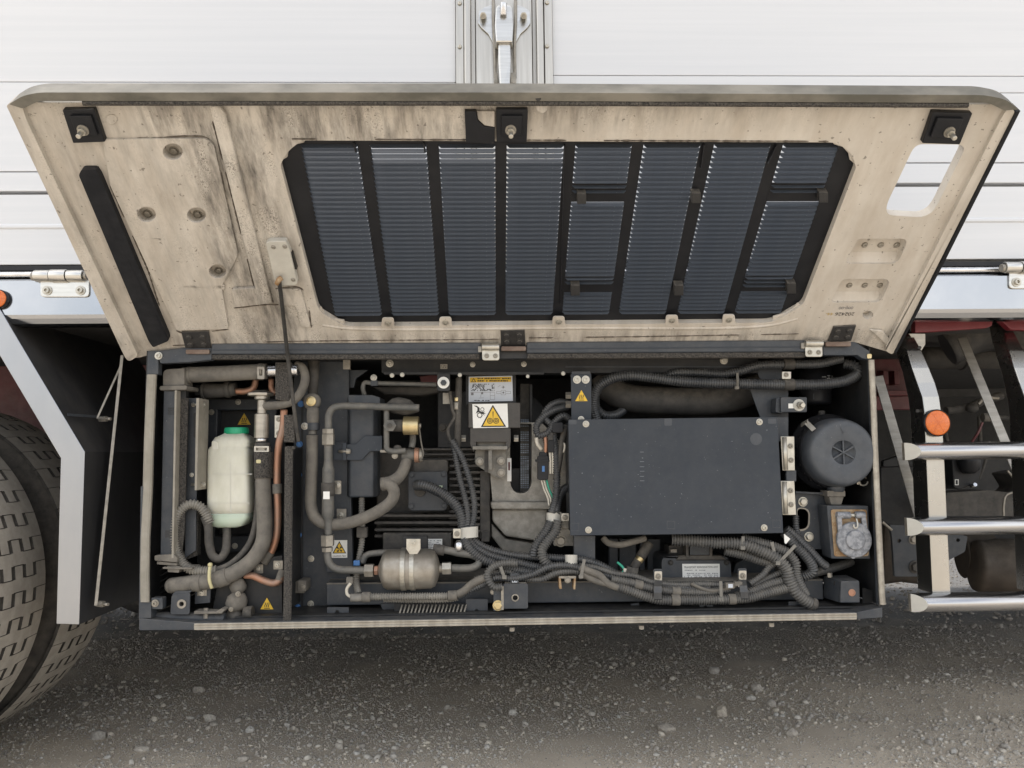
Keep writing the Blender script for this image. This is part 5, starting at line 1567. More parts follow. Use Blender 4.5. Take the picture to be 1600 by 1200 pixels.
m.pp([(740.2, 633.8), (745, 634), (749.5, 637.5), (749.3, 642), (753, 643.4), (758, 643), (755.5, 645), (759, 646.5), (755.5, 647), (757.6, 649.5), (752.4, 646), (748, 643.8), (744.5, 645.5), (743.2, 646.4), (746, 641), (745.8, 637)], Y2 - .0003, .0002)
m.build('hand_in_gears', 'ink', s2, fix=False)
# cast mount below the guard
cm = thing('motor_mount', 'triangular rusty-brown cast mount with three bolts under the guard', 'mount', P(766, 750, .13))
MB().rect(745, 687, 792, 699, .125, .06, 2).build('rubber_pad', 'cast_grey', cm, bevel=.002)
MB().rect(738.5, 697, 793, 702.5, .105, .08, 1).build('top_plate', 'cast_grey', cm, bevel=.001)
MB().pp(rounded([(743, 702), (791, 702), (790, 742), (784, 748), (778, 747), (746, 728), (742, 720)], [2, 2, 5, 4, 3, 5, 4]), .135, .05).build('body', 'cast_grey', cm, bevel=.003)
MB().rect(763, 702, 769, 734, .112, .03, 1).build('web', 'cast_grey', cm, bevel=.002)
MB().rect(757, 704, 763, 738, .1345, .001, 2).build('hollow', 'motor_paint', cm)
for x, y in ((749.5, 721), (783, 720), (783.5, 738.5)):
    MB().lathe(P(x, y, .135), (0, -1, 0), [(7.6 * S(.13), 0), (7.4 * S(.13), .003)], 18, False).build('boss', 'cast_grey', cm)
    screw(x, y, .1315, 4.8, cm, 'hex', 'zinc_dull')

# ---- conduits over the motor
CON = 'corrugated wiring conduits in the bay'
def conduit(label, pts, r, dusty=False, pitch=3.7, seg=12):
    mid = max(p[1] for p in pts) > 850 and random.random() < .55
    return hose('conduit', label, pts, r, 'conduit_dusty' if dusty else 'conduit_mid' if mid else 'conduit', pitch, CON, 'conduit', seg)
conduit('stout corrugated conduit leaving the motor terminal cover', [(651, 758, .135), (660, 758, .12), (678, 764, .11), (698, 776, .10), (714, 792, .09), (722, 810, .085), (724, 828, .08)], 8.4)
conduit('left of two slim conduits draped down over the motor fins', [(708, 690, .10), (712, 712, .10), (718, 745, .10), (727, 780, .09), (731, 805, .08), (730, 828, .078)], 5.2)
conduit('right of two slim conduits draped down over the motor fins', [(706, 688, .095), (722, 715, .095), (734, 750, .095), (741, 785, .085), (740, 810, .08), (736, 828, .076)], 5.2)
hose('wiring_loom', 'black taped loom hanging straight down left of the stickers', [(717, 590, .11), (716, 640, .105), (715, 680, .105), (714, 700, .11)], 5, 'rubber', cat='wiring loom')
hose('wiring_loom', 'thin forked black wires left of the taped loom', [(703, 612, .11), (707, 640, .10), (710, 652, .10), (700, 672, .10), (703, 686, .10), (708, 694, .10)], 2.6, 'rubber', cat='wiring loom')
band(tag(hose('loom_plug', 'small pale plug on the taped loom', [(713.5, 628, .103), (713.5, 640, .103)], 4.4, 'zinc_dull', cat='plug'), None), (713.5, 621, .103), (713.5, 627, .103), 3.6, 'brass', 'collar')
def pclamp(x0, y0, x1, y1, Y, tabside, label, ang=0, mat='cap_pale'):
    t = thing('conduit_clamp', label, 'clamp', P((x0 + x1) / 2, y1, Y))
    cy0, cy1 = y0, y1
    kx = S(Y)
    pts = []
    n = 9
    for i in range(n + 1):
        u = i / n
        x = x0 + (x1 - x0) * u
        pts.append((x, Y - .012 * math.sin(math.pi * u) ** .6))
    m = MB()
    for (xa, ya), (xb, yb) in zip(pts, pts[1:]):
        m.poly([P(xa, y0 + ang * (xa - x0), ya), P(xb, y0 + ang * (xb - x0), yb), P(xb, y1 + ang * (xb - x0), yb), P(xa, y1 + ang * (xa - x0), ya)], (0, .0018, 0))
    m.build('band', mat, t)
    if tabside:
        tx = x0 - 12 if tabside < 0 else x1
        MB().rect(tx, y0 + 1, tx + 12, y1 - 1, Y - .001, .002, 1).build('tab', 'zinc', t, bevel=.0005)
        screw(tx + 6, (y0 + y1) / 2 + .5, Y - .0012, 4.4, t, 'pan', 'zinc_dull')
    return t
pclamp(720, 825, 747, 842, .066, -1, 'broad pale clamp gathering the conduits below the motor', -.1)
pclamp(854, 801, 877, 815, .07, 1, 'pale clamp on the pair of conduits left of the control box', -.05)
pclamp(883, 867, 902, 884, .035, 0, 'small pale clamp under the lower left corner of the control box')
# tangle of connectors at the centre
conduit('conduit knotted in a loop beside the control box bracket', [(886, 636, .12), (868, 640, .10), (848, 652, .09), (838, 668, .085), (842, 680, .085), (856, 676, .085), (866, 660, .085), (880, 650, .09), (890, 655, .10)], 5.6, pitch=3.4)
conduit('conduit curling over the top of the wiring knot', [(890, 630, .13), (874, 628, .11), (860, 634, .10), (850, 648, .095), (858, 660, .09), (872, 668, .09), (880, 664, .09)], 5.2, pitch=3.4)
conduit('conduit dropping from the wiring knot to the pale clamp', [(862, 660, .095), (866, 690, .09), (869, 720, .085), (870, 750, .08), (868, 780, .075), (862, 802, .06)], 6.2)
conduit('second conduit dropping beside the connectors to the pale clamp', [(850, 680, .10), (856, 700, .10), (858, 720, .10)], 5, pitch=3.4)
conduit('conduit emerging from the box side toward the pale clamp', [(888, 760, .12), (878, 768, .10), (872, 780, .085), (868, 802, .062)], 6.6)
wc = thing('wire_connector', 'dark boxy wire connector with pale wires hanging in front of the grey casting', 'connector', P(848, 755, .09))
MB().rect(840, 712, 857, 750, .082, .02, 3).build('shell', 'black_plastic', wc, bevel=.0012)
MB().rect(843, 706, 855, 716, .084, .016, 2).build('neck', 'black_plastic', wc, bevel=.001)
MB().rect(837, 718, 859, 722, .081, .02, 1).build('collar', 'black_plastic', wc, bevel=.0008)
MB().rect(847, 728, 851, 737, .0815, .0005).build('blue_mark', 'blue_paint', wc)
for i, x in enumerate((846, 850, 854)):
    MB().tube([P(x, 750, .09), P(x + 4, 764, .09), P(x + 10, 778, .088), P(x + 12, 790, .08)], 1.5 * S(.09), 6).build('wire', ('wire_white', 'wire_white', 'green_wire')[i], wc)
wc2 = thing('wire_connector', 'dark clip connector with two white wires right of the boxy connector', 'connector', P(860, 705, .08))
MB().rect(856, 688, 866, 707, .078, .012, 1).build('shell', 'black_plastic', wc2, bevel=.001)
MB().rect(858, 676, 864, 688, .08, .008, 1).build('latch', 'hose_dark', wc2, bevel=.0008)
for x in (859, 863): MB().tube([P(x, 706, .083), P(x + 1, 720, .083), P(x + 1, 740, .085)], 1.7 * S(.09), 6).build('wire', 'wire_white', wc2)
wc3 = thing('wire_connector', 'short loose wire tail with a white end under the conduit knot', 'connector', P(843, 700, .08))
MB().tube([P(838, 684, .085), P(840, 694, .085), P(846, 702, .09)], 3 * S(.08), 8).build('tail', 'wire_white', wc3)
MB().tube([P(852, 682, .085), P(853, 696, .085), P(852, 712, .09)], 3 * S(.08), 8).build('red_wire', 'copper', wc3)
MB().rect(863, 660, 880, 676, .075, .02, 3).build('block', 'black_plastic', wc3, bevel=.001)
hose('wiring_loom', 'curved black loom arcing right of the connectors', [(884, 665, .10), (878, 690, .09), (874, 720, .085), (868, 750, .08)], 4.6, 'rubber', cat='wiring loom')
hose('ground_wire', 'pale wire loop poking out left of the control box', [(875, 690, .09), (882, 694, .085), (880, 706, .085), (872, 708, .09)], 1.6, 'wire_white', cat='wire')
MB().rect(870, 730, 880, 743, .12, .004).build('earth_tab', 'zinc_dull', cp); screw(874, 736, .119, 4.2, cp, 'pan', 'zinc_dull')

# ================================================================== RIGHT COMPARTMENT
cb = thing('control_box', 'large flat slate-grey control box cover with four corner screws', 'control box', P(1055, 838, .1))
quad = [(888, 655.5), (1215, 651.5), (1224, 833), (891, 837)]
q3 = [P(x, y, .018) for x, y in quad]
MB().poly(q3, (0, .004, 0)).build('cover', 'paint_flat', cb, bevel=.0012)
MB().poly([P(x, y, .0225) for x, y in ((891, 658), (1212, 654.5), (1220, 830), (894, 834))], (0, .13, 0)).build('case', 'paint', cb, bevel=.002)
for x, y in ((915.5, 662.5), (1186.5, 659.3), (919.5, 828), (1194, 824.5)): screw(x, y, .0178, 5.2, cb, 'pan', 'zinc')
MB().pp(circ(1181.5, 686, 9.3, 24), .0176, .0006).build('round_pad', 'filter_grey', cb)
for x0, y0, x1, y1 in ((889, 656, 901, 663), (1038, 654, 1050, 665), (1200, 654, 1213, 662)): MB().rect(x0, y0, x1, y1, .0176, .0006, 2).build('pad_mark', 'filter_grey', cb)
for x0, y0 in ((892, 817), (1042, 814), (1207, 812)):
    MB().rect(x0, y0, x0 + 13, y0 + 13, .0177, .0005, 0, [rr(x0 + 1.2, y0 + 1.2, x0 + 11.8, y0 + 11.8)]).build('pad_outline', 'paint', cb)
rg_ = random.Random(5)
m = MB()
for y in (706, 721, 729, 736, 744, 751): m.rect(1000, y, 1000 + rg_.uniform(4, 7), y + .6, .0177, .0004)
for i in range(16):
    x, y = rg_.uniform(900, 1205), rg_.uniform(668, 820); m.rect(x, y, x + rg_.uniform(.8, 2), y + rg_.uniform(.6, 1.2), .0177, .0004)
m.build('scratch', 'scratch', cb)
for y0 in (682, 751.5):
    t = MB().poly([P(1220, y0, .02), P(1241, y0, .02), P(1244 if y0 > 700 else 1242, y0 + 53, .02), P(1223, y0 + 53, .02)], (0, .003, 0)).build('case_hinge', 'zinc', cb, bevel=.0006)
    MB().cyl(P(1225.5, y0 + 1, .018), P(1228, y0 + 52, .018), 3.6 * S(.02), 12).build('hinge_pin', 'zinc', t)
    for dy in (15, 37): screw(1234.5 + dy * .04, y0 + dy, .0198, 4.4, cb, 'pan', 'zinc_dull')
MB().pp([(1229, 735), (1244, 735), (1244, 752), (1229, 752)], .024, .01).build('hinge_gap', 'paint', cb)
br = thing('box_bracket', 'upright dark bracket with a heat sticker above the control box corner', 'bracket', P(908, 655, .05))
MB().pp([(892, 585), (924, 585), (924, 658), (893, 658)], .05, .003).build('plate', 'paint_flat', br, bevel=.001)
MB().pp([(894, 580), (922, 580), (924, 587), (892, 587)], .054, .03).build('top_fold', 'paint', br, bevel=.001)
for x in (901.5, 915): screw(x, 593.2, .0495, 6.4, br, 'washer', 'zinc')
heat_sign(908.5, 619.5, 10, .0492, br)
screw(908, 655, .0495, 5, br, 'pan', 'zinc')
for y in (618, 632): nut(br, (884, y, .09), (892, y, .09), 6, 'zinc_dull', 'bolt')
MB().rect(897, 837, 930, 875, .06, .02).build('lower_leg', 'paint', br, bevel=.001)
hose('air_duct', 'widest dark rubber duct lying above the control box', [(944, 588, .20), (956, 610, .19), (985, 622, .18), (1040, 626, .17), (1100, 627, .17), (1145, 622, .18), (1180, 606, .20), (1200, 590, .22)], 21.5, 'hose_dark', seg=24, cat='duct')
conduit('conduit making a U-turn at the right above the round air cleaner', [(932, 655, .15), (927, 630, .13), (934, 606, .11), (955, 592, .09), (985, 587, .075), (1020, 590, .07), (1060, 595.5, .065), (1110, 598.5, .06), (1170, 600, .06), (1235, 601, .06), (1290, 600, .06), (1324, 594, .062), (1341, 582, .066), (1336, 572, .07), (1318, 568, .08)], 8.2)
conduit('upper conduit lying parallel above the one with the U-turn', [(1034, 590, .10), (1055, 583, .085), (1090, 582, .08), (1130, 584, .075), (1155, 580, .07), (1185, 571, .068), (1230, 569, .066), (1280, 568, .066), (1315, 560, .07)], 7.4)
conduit('dark conduit loop hanging behind the wide rubber duct', [(930, 618, .16), (932, 636, .15), (944, 648, .15), (962, 648, .16), (975, 640, .18)], 7)
t = thing('cable_tie', 'grey cable tie round the two conduits above the control box', 'cable tie', P(1152, 606, .05))
MB().tube([P(1152, 583, .045), P(1152.5, 594, .042), P(1152, 605, .045)], 2.2 * S(.05), 8).build('strap', 'hose_dusty', t)
MB().rect(1149, 603, 1155, 608, .04, .008, 1).build('head', 'hose_dusty', t)
cl = thing('conduit_clamp', 'double black clamp with zinc plate holding both upper conduits', 'clamp', P(1229, 608, .05))
MB().rect(1222, 580.5, 1236, 592, .048, .003, 1).build('plate', 'zinc', cl, bevel=.0006); screw(1228.5, 585.5, .0475, 4, cl, 'pan', 'zinc_dull')
MB().cyl(P(1224, 569.5, .066), P(1240, 569, .066), 8.6 * S(.066), 18).build('upper_band', 'rubber', cl, bevel=.0006)
MB().cyl(P(1224, 601, .06), P(1240, 601, .06), 9.4 * S(.06), 18).build('lower_band', 'rubber', cl, bevel=.0006)
ff = thing('fuel_filter', 'black canister with white Japanese lettering behind the conduits', 'filter', P(1274, 632, .15))
a, b = P(1274, 633, .16), P(1274, 574, .16)
MB().lathe(a, b - a, [(18 * S(.16), 0), (23 * S(.16), .004), (24 * S(.16), .010), (24 * S(.16), (b - a).length)], 28).build('canister', 'black_plastic', ff)
def curved_text(body, c, rad, zc, hpx, mat, parent):
    vs, fs = text_mb(body, hpx * S(.12))
    m = MB()
    m.add([V((c.x + rad * math.sin(v.x / rad - .05), c.y - rad * math.cos(v.x / rad - .05), zc + v.y)) for v in vs], fs)
    m.build('lettering', mat, parent, fix=False)
curved_text('フューエル', P(1279, 600, .16), 24 * S(.16) + .0006, P(1278, 590, .128).z, 8.2, 'white_print', ff)
MB().rect(1271, 615, 1281, 624, .127, .002).build('dim_label', 'paint', ff)
wb = thing('stop_bracket', 'wedge-shaped dark bracket with a bolt block above the box corner', 'bracket', P(1210, 652, .06))
MB().pp([(1172, 608), (1232, 606), (1232, 653), (1188, 653)], .085, .003).build('web', 'paint', wb, bevel=.001)
MB().pp([(1175, 566), (1222, 560), (1222, 592), (1190, 596)], .10, .003).build('upper_web', 'paint', wb, bevel=.001)
MB().pp([(1213, 622), (1224, 620), (1224, 646), (1212, 644)], .05, .03).build('side', 'paint', wb, bevel=.001)
MB().rect(1220, 620.5, 1261, 644, .042, .012, 2).build('block', 'paint', wb, bevel=.0015)
MB().lathe(P(1248, 633, .0418), (0, -1, 0), [(9.4 * S(.04), 0), (9.4 * S(.04), .002), (6 * S(.04), .0022)], 22, False).build('washer', 'cap_pale', wb)
MB().hexa(P(1250, 633, .039), P(1252, 633, .030), 6 * S(.04)).build('nut', 'zinc_dull', wb, bevel=.001); MB().cyl(P(1252, 633, .032), P(1255, 633, .018), 3.4 * S(.04), 10).build('stud', 'zinc', wb)
sl = MB().rect(1232, 630.5, 1240, 638, .0415, .0006).build('sticker', 'label_white', wb)
MB().rect(1214, 652, 1232, 690, .05, .02).build('leg', 'paint', wb, bevel=.001)
# air cleaner
ac = thing('air_cleaner', 'round grey air cleaner canister with a six-spoke recess in its lid', 'air filter', P(1310, 765, .1))
c = P(1316.5, 707, .004); k = S(.01)
rot_ax = V((-.045, -1, .0)).normalized()
MB().lathe(c, rot_ax, [(56 * k, -.20), (59 * k, -.105), (61 * k, -.10), (63 * k, -.099), (63 * k, -.080), (60 * k, -.078), (57 * k, -.05), (55 * k, -.04)], 56, True).build('canister', 'black_plastic', ac)
lid = MB().lathe(c, rot_ax, [(55 * k, -.041), (54.5 * k, -.03), (53.5 * k, -.012), (51.5 * k, -.001), (49 * k, .0038), (46 * k, .0060), (41 * k, .0068), (19.5 * k, .0068), (18.5 * k, .0060), (17.5 * k, -.001), (.001, -.001)], 64, True, close=False).build('lid', 'filter_grey', ac)
m = MB()
side = V((1, 0, 0)) - rot_ax * rot_ax.x; side.normalize(); up = rot_ax.cross(side) * -1
cc = c + rot_ax * .0030
for i in range(6):
    a = R(90 + 60 * i); d = side * math.cos(a) + V((0, 0, 1)) * math.sin(a)
    m.bar(cc, cc + d * 18.5 * k, .0028, .006, rot_ax)
m.lathe(c, rot_ax, [(3.2 * k, -.001), (2.6 * k, .0065), (.001, .007)], 10)
m.build('spoke', 'filter_grey', ac)
m = MB()
cb_ = c + rot_ax * .0075
m.bar(cb_ + V((-4 * k, 0, 40 * k)), cb_ + V((0, 0, 32 * k)), .001, .0008, rot_ax); m.bar(cb_ + V((5 * k, 0, 33 * k)), cb_ + V((1 * k, 0, 31 * k)), .001, .0008, rot_ax); m.bar(cb_ + V((0, 0, 32 * k)), cb_ + V((-1 * k, 0, 28 * k)), .001, .0008, rot_ax)
m.build('moulded_mark', 'filter_grey', ac)
m = MB()
for i in range(10):
    a = R(110 + i * 15)
    d = V((math.cos(a), 0, math.sin(a)))
    m.obox(c + rot_ax * -.062 + d * 58 * k, d * .0008, V((0, .006, 0)), V((-d.z, 0, d.x)) * .002)
m.build('grip_rib', 'black_plastic', ac)
cp_ = P(1262, 664, -.0)
m = MB(); m.bar(P(1252, 664, .045), P(1262, 658, .025), .010, .0012, (-.6, -.6, .5)); m.bar(P(1260, 660, .028), P(1272, 672, .012), .011, .0012, (-.5, -.7, .5)); m.build('lid_clip', 'zinc', ac)
m = MB()
rp = [P(1349 + 7 * math.cos(t * .42), 752 + 6.5 * math.sin(t * .42), .04) for t in range(14)]
m.tube(rp, 1.3 * k, 6); m.bar(P(1339, 755, .05), P(1345, 754, .045), .006, .002); m.build('clip_ring', 'zinc', ac)
MB().tube([P(1306, 752, .06), P(1306, 768, .06)], 13 * S(.06), 18).build('drain_neck', 'filter_grey', ac)
MB().rect(1293, 767, 1321, 776, .045, .04, 1).build('valve_rim', 'hose_dusty', ac, bevel=.001)
MB().pp([(1295, 776), (1319, 776), (1315, 789), (1299, 789)], .048, .03).build('dust_valve', 'hose_dusty', ac, bevel=.002)
MB().tube([P(1284, 655, .12), P(1284, 642, .12)], 5 * S(.12), 12).build('nipple', 'rubber', ac)
# receptacle
ibk = thing('receptacle_bracket', 'dark folded bracket plate with a rounded slot, left of the power receptacle', 'bracket', P(1270, 860, .08))
MB().pp(rounded([(1243, 769), (1291, 771), (1292, 858), (1262, 858), (1243, 830)], [1, 3, 2, 1, 1]), .085, .003, [rounded([(1246, 794), (1258, 794), (1264, 800), (1263, 822), (1256, 828), (1246, 828)], 5)]).build('plate', 'paint', ibk, bevel=.001)
MB().pp([(1243, 767.5), (1291, 770), (1291, 773), (1243, 771)], .07, .015).build('top_edge', 'paint', ibk, bevel=.0008)
m = MB(); m.pp(rounded([(1245, 793), (1259, 793), (1266, 800), (1265, 823), (1257, 830), (1245, 830)], 6), .0845, .001, [rounded([(1246, 795), (1258, 795), (1263.5, 801), (1262.5, 822), (1256, 827), (1246, 827)], 5)]); m.build('slot_rim', 'zinc_dull', ibk)
for x, y in ((1254.5, 784), (1264, 838.5)): screw(x, y, .0845, 6, ibk, 'hex', 'zinc')
rc = thing('power_receptacle', 'round lidded power receptacle on a rusty square plate', 'socket', P(1326, 874, .03))
MB().pp(rounded([(1292, 790), (1357, 790.5), (1360, 873.5), (1299, 873)], 2), .03, .05).build('box', 'paint', rc, bevel=.002)
MB().pp(rounded([(1298.5, 796), (1354.5, 796), (1358, 869), (1304, 869.5)], 4), .0275, .003).build('rusty_plate', 'rust', rc, bevel=.0008)
for x, y in ((1305.5, 819), (1309, 864), (1352, 864)): screw(x, y, .027, 3.6, rc, 'pan', 'rust')
MB().cyl(P(1307, 805, .02), P(1328, 805, .02), 5.5 * S(.02), 14).cyl(P(1336, 804.5, .02), P(1351, 804.5, .02), 5.5 * S(.02), 14).build('lid_hinge', 'socket_grey', rc, bevel=.001)
MB().cyl(P(1326, 805, .02), P(1338, 805, .02), 3 * S(.02), 12).build('hinge_pin', 'zinc', rc)
MB().pp([(1308, 806), (1316, 806), (1317, 840), (1311, 840)], .014, .008).build('lid_arm', 'socket_grey', rc, bevel=.0015)
MB().pp([(1346, 805), (1353, 805), (1358, 838), (1350, 838)], .014, .008).build('lid_arm', 'socket_grey', rc, bevel=.0015)
c = P(1333, 843, .022); k = S(.02)
MB().lathe(c, (0, -1, 0), [(27.5 * k, 0), (27.5 * k, .007), (26 * k, .009), (15.5 * k, .0095), (15 * k, .013), (14 * k, .0145), (.001, .0145)], 40, False).build('lid', 'socket_grey', rc, bevel=.0005)
MB().pp(rounded([(1328, 866), (1338, 866), (1336, 873), (1331, 873)], 2), .014, .008).build('lid_tab', 'socket_grey', rc, bevel=.001)
MB().tube([P(1338, 810, .010), P(1340, 819, .006), P(1339, 824, .005), P(1335, 825, .005), P(1333.5, 819, .006)], 1.4 * k, 8).build('wire_hook', 'zinc', rc)
# lower right end block
eb = thing('beam_end_block', 'boxy bracket with a threaded hole at the right end of the lower beam', 'bracket', P(1315, 944, .03))
m = MB()
m.poly([P(1314, 908, .02), P(1343, 908, .02), P(1344, 942, .02), P(1313, 942, .02)], (0, .06, 0)); m.build('face_block', 'paint', eb, bevel=.002)
m = MB(); m.poly([P(1287, 901, .09), P(1314.5, 908, .021), P(1313.5, 942, .021), P(1287, 934, .09)], (.004, .006, 0)); m.build('cheek', 'paint', eb, bevel=.001)
m = MB(); m.poly([P(1287, 900, .09), P(1322, 898, .09), P(1342, 907, .021), P(1314, 908, .021)], (0, .002, -.003)); m.build('top', 'paint', eb, bevel=.001)
MB().lathe(P(1331, 926, .0197), (0, -1, 0), [(5.5 * k, 0), (5.5 * k, .001), (4 * k, .0012), (4 * k, -.0005), (.001, -.0005)], 16, False).build('threaded_hole', 'copper', eb)
MB().rect(1303, 908.5, 1308, 914, .045, .001).build('square_hole', 'ink', eb)
p = P(1296, 899, .06); MB().hexa(p - V((0, 0, .004)), p + V((0, 0, .006)), .006).build('bolt', 'zinc_dull', eb)
# lower beam with feet and tabs
bm_ = thing('lower_beam', 'dark channel beam running along the foot of the bay behind the bottom rail', 'beam', P(880, 965, .08))
MB().pp([(510, 912), (512, 910), (1286, 905), (1287, 937), (510, 946)], .085, .05).build('web', 'paint', bm_, bevel=.0025)
MB().poly([P(510, 911, .082), P(1286, 905.2, .082), V((P(1286, 905, .082).x, .26, P(1286, 905, .082).z + .004)), V((P(510, 911, .082).x, .26, P(510, 911, .082).z + .004))], (0, 0, -.003)).build('top_flange', 'hose_dusty', bm_)
for x0, y0, x1, y1, hx, hy in ((511, 949, 545, 968, 527, 956.5), (728, 936, 762, 963, 745, 955), (1093, 945, 1114, 959, 1102, 949.5), (1232, 940, 1262, 957, 1247, 948)):
    MB().rect(x0, y0, x1, y1, .05, .004, 1, [circ(hx, hy, 3.4, 12)]).build('foot_tab', 'paint', bm_, bevel=.0008)
    MB().rect(x0 + 6, y0 + 2, x1 - 6, y1 - 2, .056, .003).build('foot_back', 'ink', bm_)
for x0 in (594, 985, 1076):
    w_ = 26 if x0 < 600 else 14
    MB().pp([(x0, 944), (x0 + w_, 942), (x0 + w_, 955 if w_ > 20 else 946), (x0 + w_ * .7, 962 if w_ > 20 else 948), (x0 + w_ * .2, 956 if w_ > 20 else 948)], .078, .01).build('weld_tab', 'paint', bm_, bevel=.001)
# connector box in the middle of the beam
jb = thing('beam_step_block', 'boxy bracket with a round hole in the middle of the lower beam', 'bracket', P(804, 952, .03))
MB().rect(786, 912, 825, 951, .025, .06, 3, [circ(805, 934, 4, 14)]).build('block', 'paint', jb, bevel=.002)
MB().rect(788, 910, 823, 917, .03, .05, 2).build('block_top', 'hose_dusty', jb, bevel=.0015)
MB().rect(799, 930, 811, 940, .04, .003).build('hole_back', 'ink', jb)
MB().lathe(P(805, 934, .0248), (0, -1, 0), [(6 * S(), 0), (5.6 * S(), .001), (4 * S(), .0012)], 16, False, close=False).build('hole_rim', 'zinc_dull', jb)
MB().rect(771, 918, 784, 955, .03, .01, 1).build('side_tab', 'paint', jb, bevel=.001)
MB().rect(783, 916, 787, 953, .024, .03).build('side_gap', 'zinc_dull', jb)
screw(778, 946, .0295, 6.4, jb, 'hex', 'brass'); screw(770, 925, .035, 3.2, jb, 'hex', 'zinc_dull')
MB().rect(797, 896, 811, 911, .026, .006, 1).build('blue_dabbed_tab', 'paint', jb, bevel=.0008); MB().rect(800, 905, 808, 910, .0255, .001).build('paint_dab', 'label_blue', jb)
ub = thing('u_bracket', 'small rusty U-shaped bracket hanging under the conduit bundle', 'bracket', P(887, 922, .04))
MB().rect(873, 900, 900, 904, .03, .03, 1).build('bridge', 'zinc_dull', ub, bevel=.0006)
MB().pp([(873, 902), (876, 902), (878, 920), (874, 920)], .03, .03).pp([(897, 902), (900, 902), (899, 921), (896, 921)], .03, .03).build('leg', 'rust', ub, bevel=.0006)
screw(887, 906, .03, 4, ub, 'hex', 'zinc_dull')
# nameplate on the compressor shell
sh = thing('compressor_shell', 'dark rounded shell carrying the white nameplate below the control box', 'compressor', P(1087, 915, .15))
MB().pp(rounded([(1034, 873), (1040, 869), (1136, 869), (1142, 880), (1143, 916), (1034, 916)], [6, 4, 8, 6, 2, 2]), .12, .10).build('shell', 'paint', sh, bevel=.006)
MB().pp([(1062, 868), (1128, 868), (1136, 876), (1056, 876)], .116, .02).build('shoulder', 'motor_paint', sh, bevel=.003)
np_ = MB().pp([(1066, 881), (1124.5, 881), (1125, 912), (1067, 912)], .1185, .001).build('nameplate', 'label_white', sh)
text('TRANSPORT REFRIGERATION UNIT', 1095.5, 886.3, .1183, 4.3, 'ink', np_, squeeze=.78)
marks(1070, 889.5, 1104, 892.5, 1, .1184, 'ink_grey', np_, seed=31, fill=.7)
marks(1069, 894.5, 1122, 905.5, 4, .1184, 'ink_grey', np_, seed=33, fill=.62)
m = MB(); m.pp([(1077.5, 908.2), (1079.2, 911.6), (1075.8, 911.6)], .1184, .0002); m.build('maker_mark', 'ink', np_, fix=False)
marks(1081, 909.3, 1118, 911.5, 1, .1184, 'ink', np_, seed=35, fill=.9, hgt=.8)
MB().rect(1072, 846, 1113, 873, .115, .03, 2, [rr(1076, 842, 1109, 868)]).build('hood', 'motor_paint', sh, bevel=.001)
MB().rect(1078, 842, 1108, 867, .118, .02).build('hood_face', 'paint', sh)
MB().rect(1045, 852, 1070, 872, .16, .05, 2).build('rear_block', 'motor_paint', sh, bevel=.002)
MB().rect(1048, 858, 1058, 864, .15, .03).build('terminal', 'zinc_dull', sh, bevel=.001)
for x in (1048, 1135): screw(x, 879, .119, 3.4, sh, 'hex', 'ink')
m = MB(); 
for x, w_ in ((952, 14), (968, 26), (1000, 8), (1012, 20)): m.rect(x, 842, x + w_, 908, .22, .02)
m.build('rear_panel', 'paint', hs, bevel=.002)
MB().pp([(1140, 916), (1150, 880), (1190, 862), (1212, 890), (1205, 916)], .17, .03).build('gusset', 'paint', hs, bevel=.002)
# small sensor below the box
sn = thing('pressure_sensor', 'slanted dark sensor with a tan collar under the control box', 'sensor', P(990, 895, .1))
MB().tube([P(1014, 848, .12), P(1006, 862, .115), P(1000, 872, .11)], 8 * S(.1), 14).build('plug', 'rubber', sn)
MB().cyl(P(1004, 866, .112), P(997, 877, .108), 6.8 * S(.1), 14).build('collar', 'brass', sn, bevel=.0006)
MB().cyl(P(997, 876, .108), P(990, 888, .105), 7 * S(.1), 14).build('body', 'rubber', sn, bevel=.001)
MB().hexa(P(988, 886, .105), P(986, 897, .105), 10.5 * S(.1)).build('base', 'hose_dusty', sn, bevel=.001)
gw = hose('ground_wire', 'bright green wire tail sticking up left of the slanted sensor', [(964.5, 878.5, .06), (972, 885, .055), (976, 891, .05)], 1.9, 'green_wire', cat='wire')
MB().tube([P(977, 890, .05), P(972, 895, .048), P(966, 899, .045)], 2.0 * S(.05), 8).build('second_tail', 'green_wire', gw); MB().tube([P(977, 888, .049), P(975, 895, .049)], 2.6 * S(.05), 8).build('splice', 'wire_white', gw)
hose('loom_tube', 'grey smooth tube sagging below the control box edge', [(942, 840, .08), (950, 848, .075), (968, 851, .075), (990, 846, .08), (1008, 841, .09)], 5, 'hose_dusty', cat='tube')

# ---- bundle along the bottom: each conduit on its own
conduit('top conduit fanning right from the broad pale clamp', [(737, 840, .075), (748, 850, .072), (770, 860, .07), (800, 867, .066), (840, 870, .06), (870, 872, .055), (905, 874, .05), (935, 882, .05), (962, 896, .048)], 6.2)
conduit('second conduit fanning right from the broad pale clamp', [(731, 841, .07), (742, 854, .066), (765, 867, .062), (800, 877, .058), (840, 886, .055), (868, 890, .05), (900, 889, .046), (940, 897, .044), (985, 910, .042), (1025, 918, .04), (1075, 920, .04), (1110, 921, .042)], 6.6)
conduit('third conduit fanning right from the broad pale clamp', [(725, 842, .066), (733, 856, .06), (752, 872, .056), (782, 884, .052), (812, 892, .05), (840, 897, .05)], 8)
conduit('left leg of the pair falling from the pale clamp beside the casting', [(860, 816, .065), (853, 830, .06), (842, 845, .056), (835, 858, .055), (834, 868, .058)], 7.6)
conduit('right leg of the pair falling from the pale clamp beside the casting', [(872, 814, .06), (868, 830, .055), (855, 846, .05), (847, 860, .046), (850, 875, .042), (862, 886, .04), (880, 890, .04)], 8)
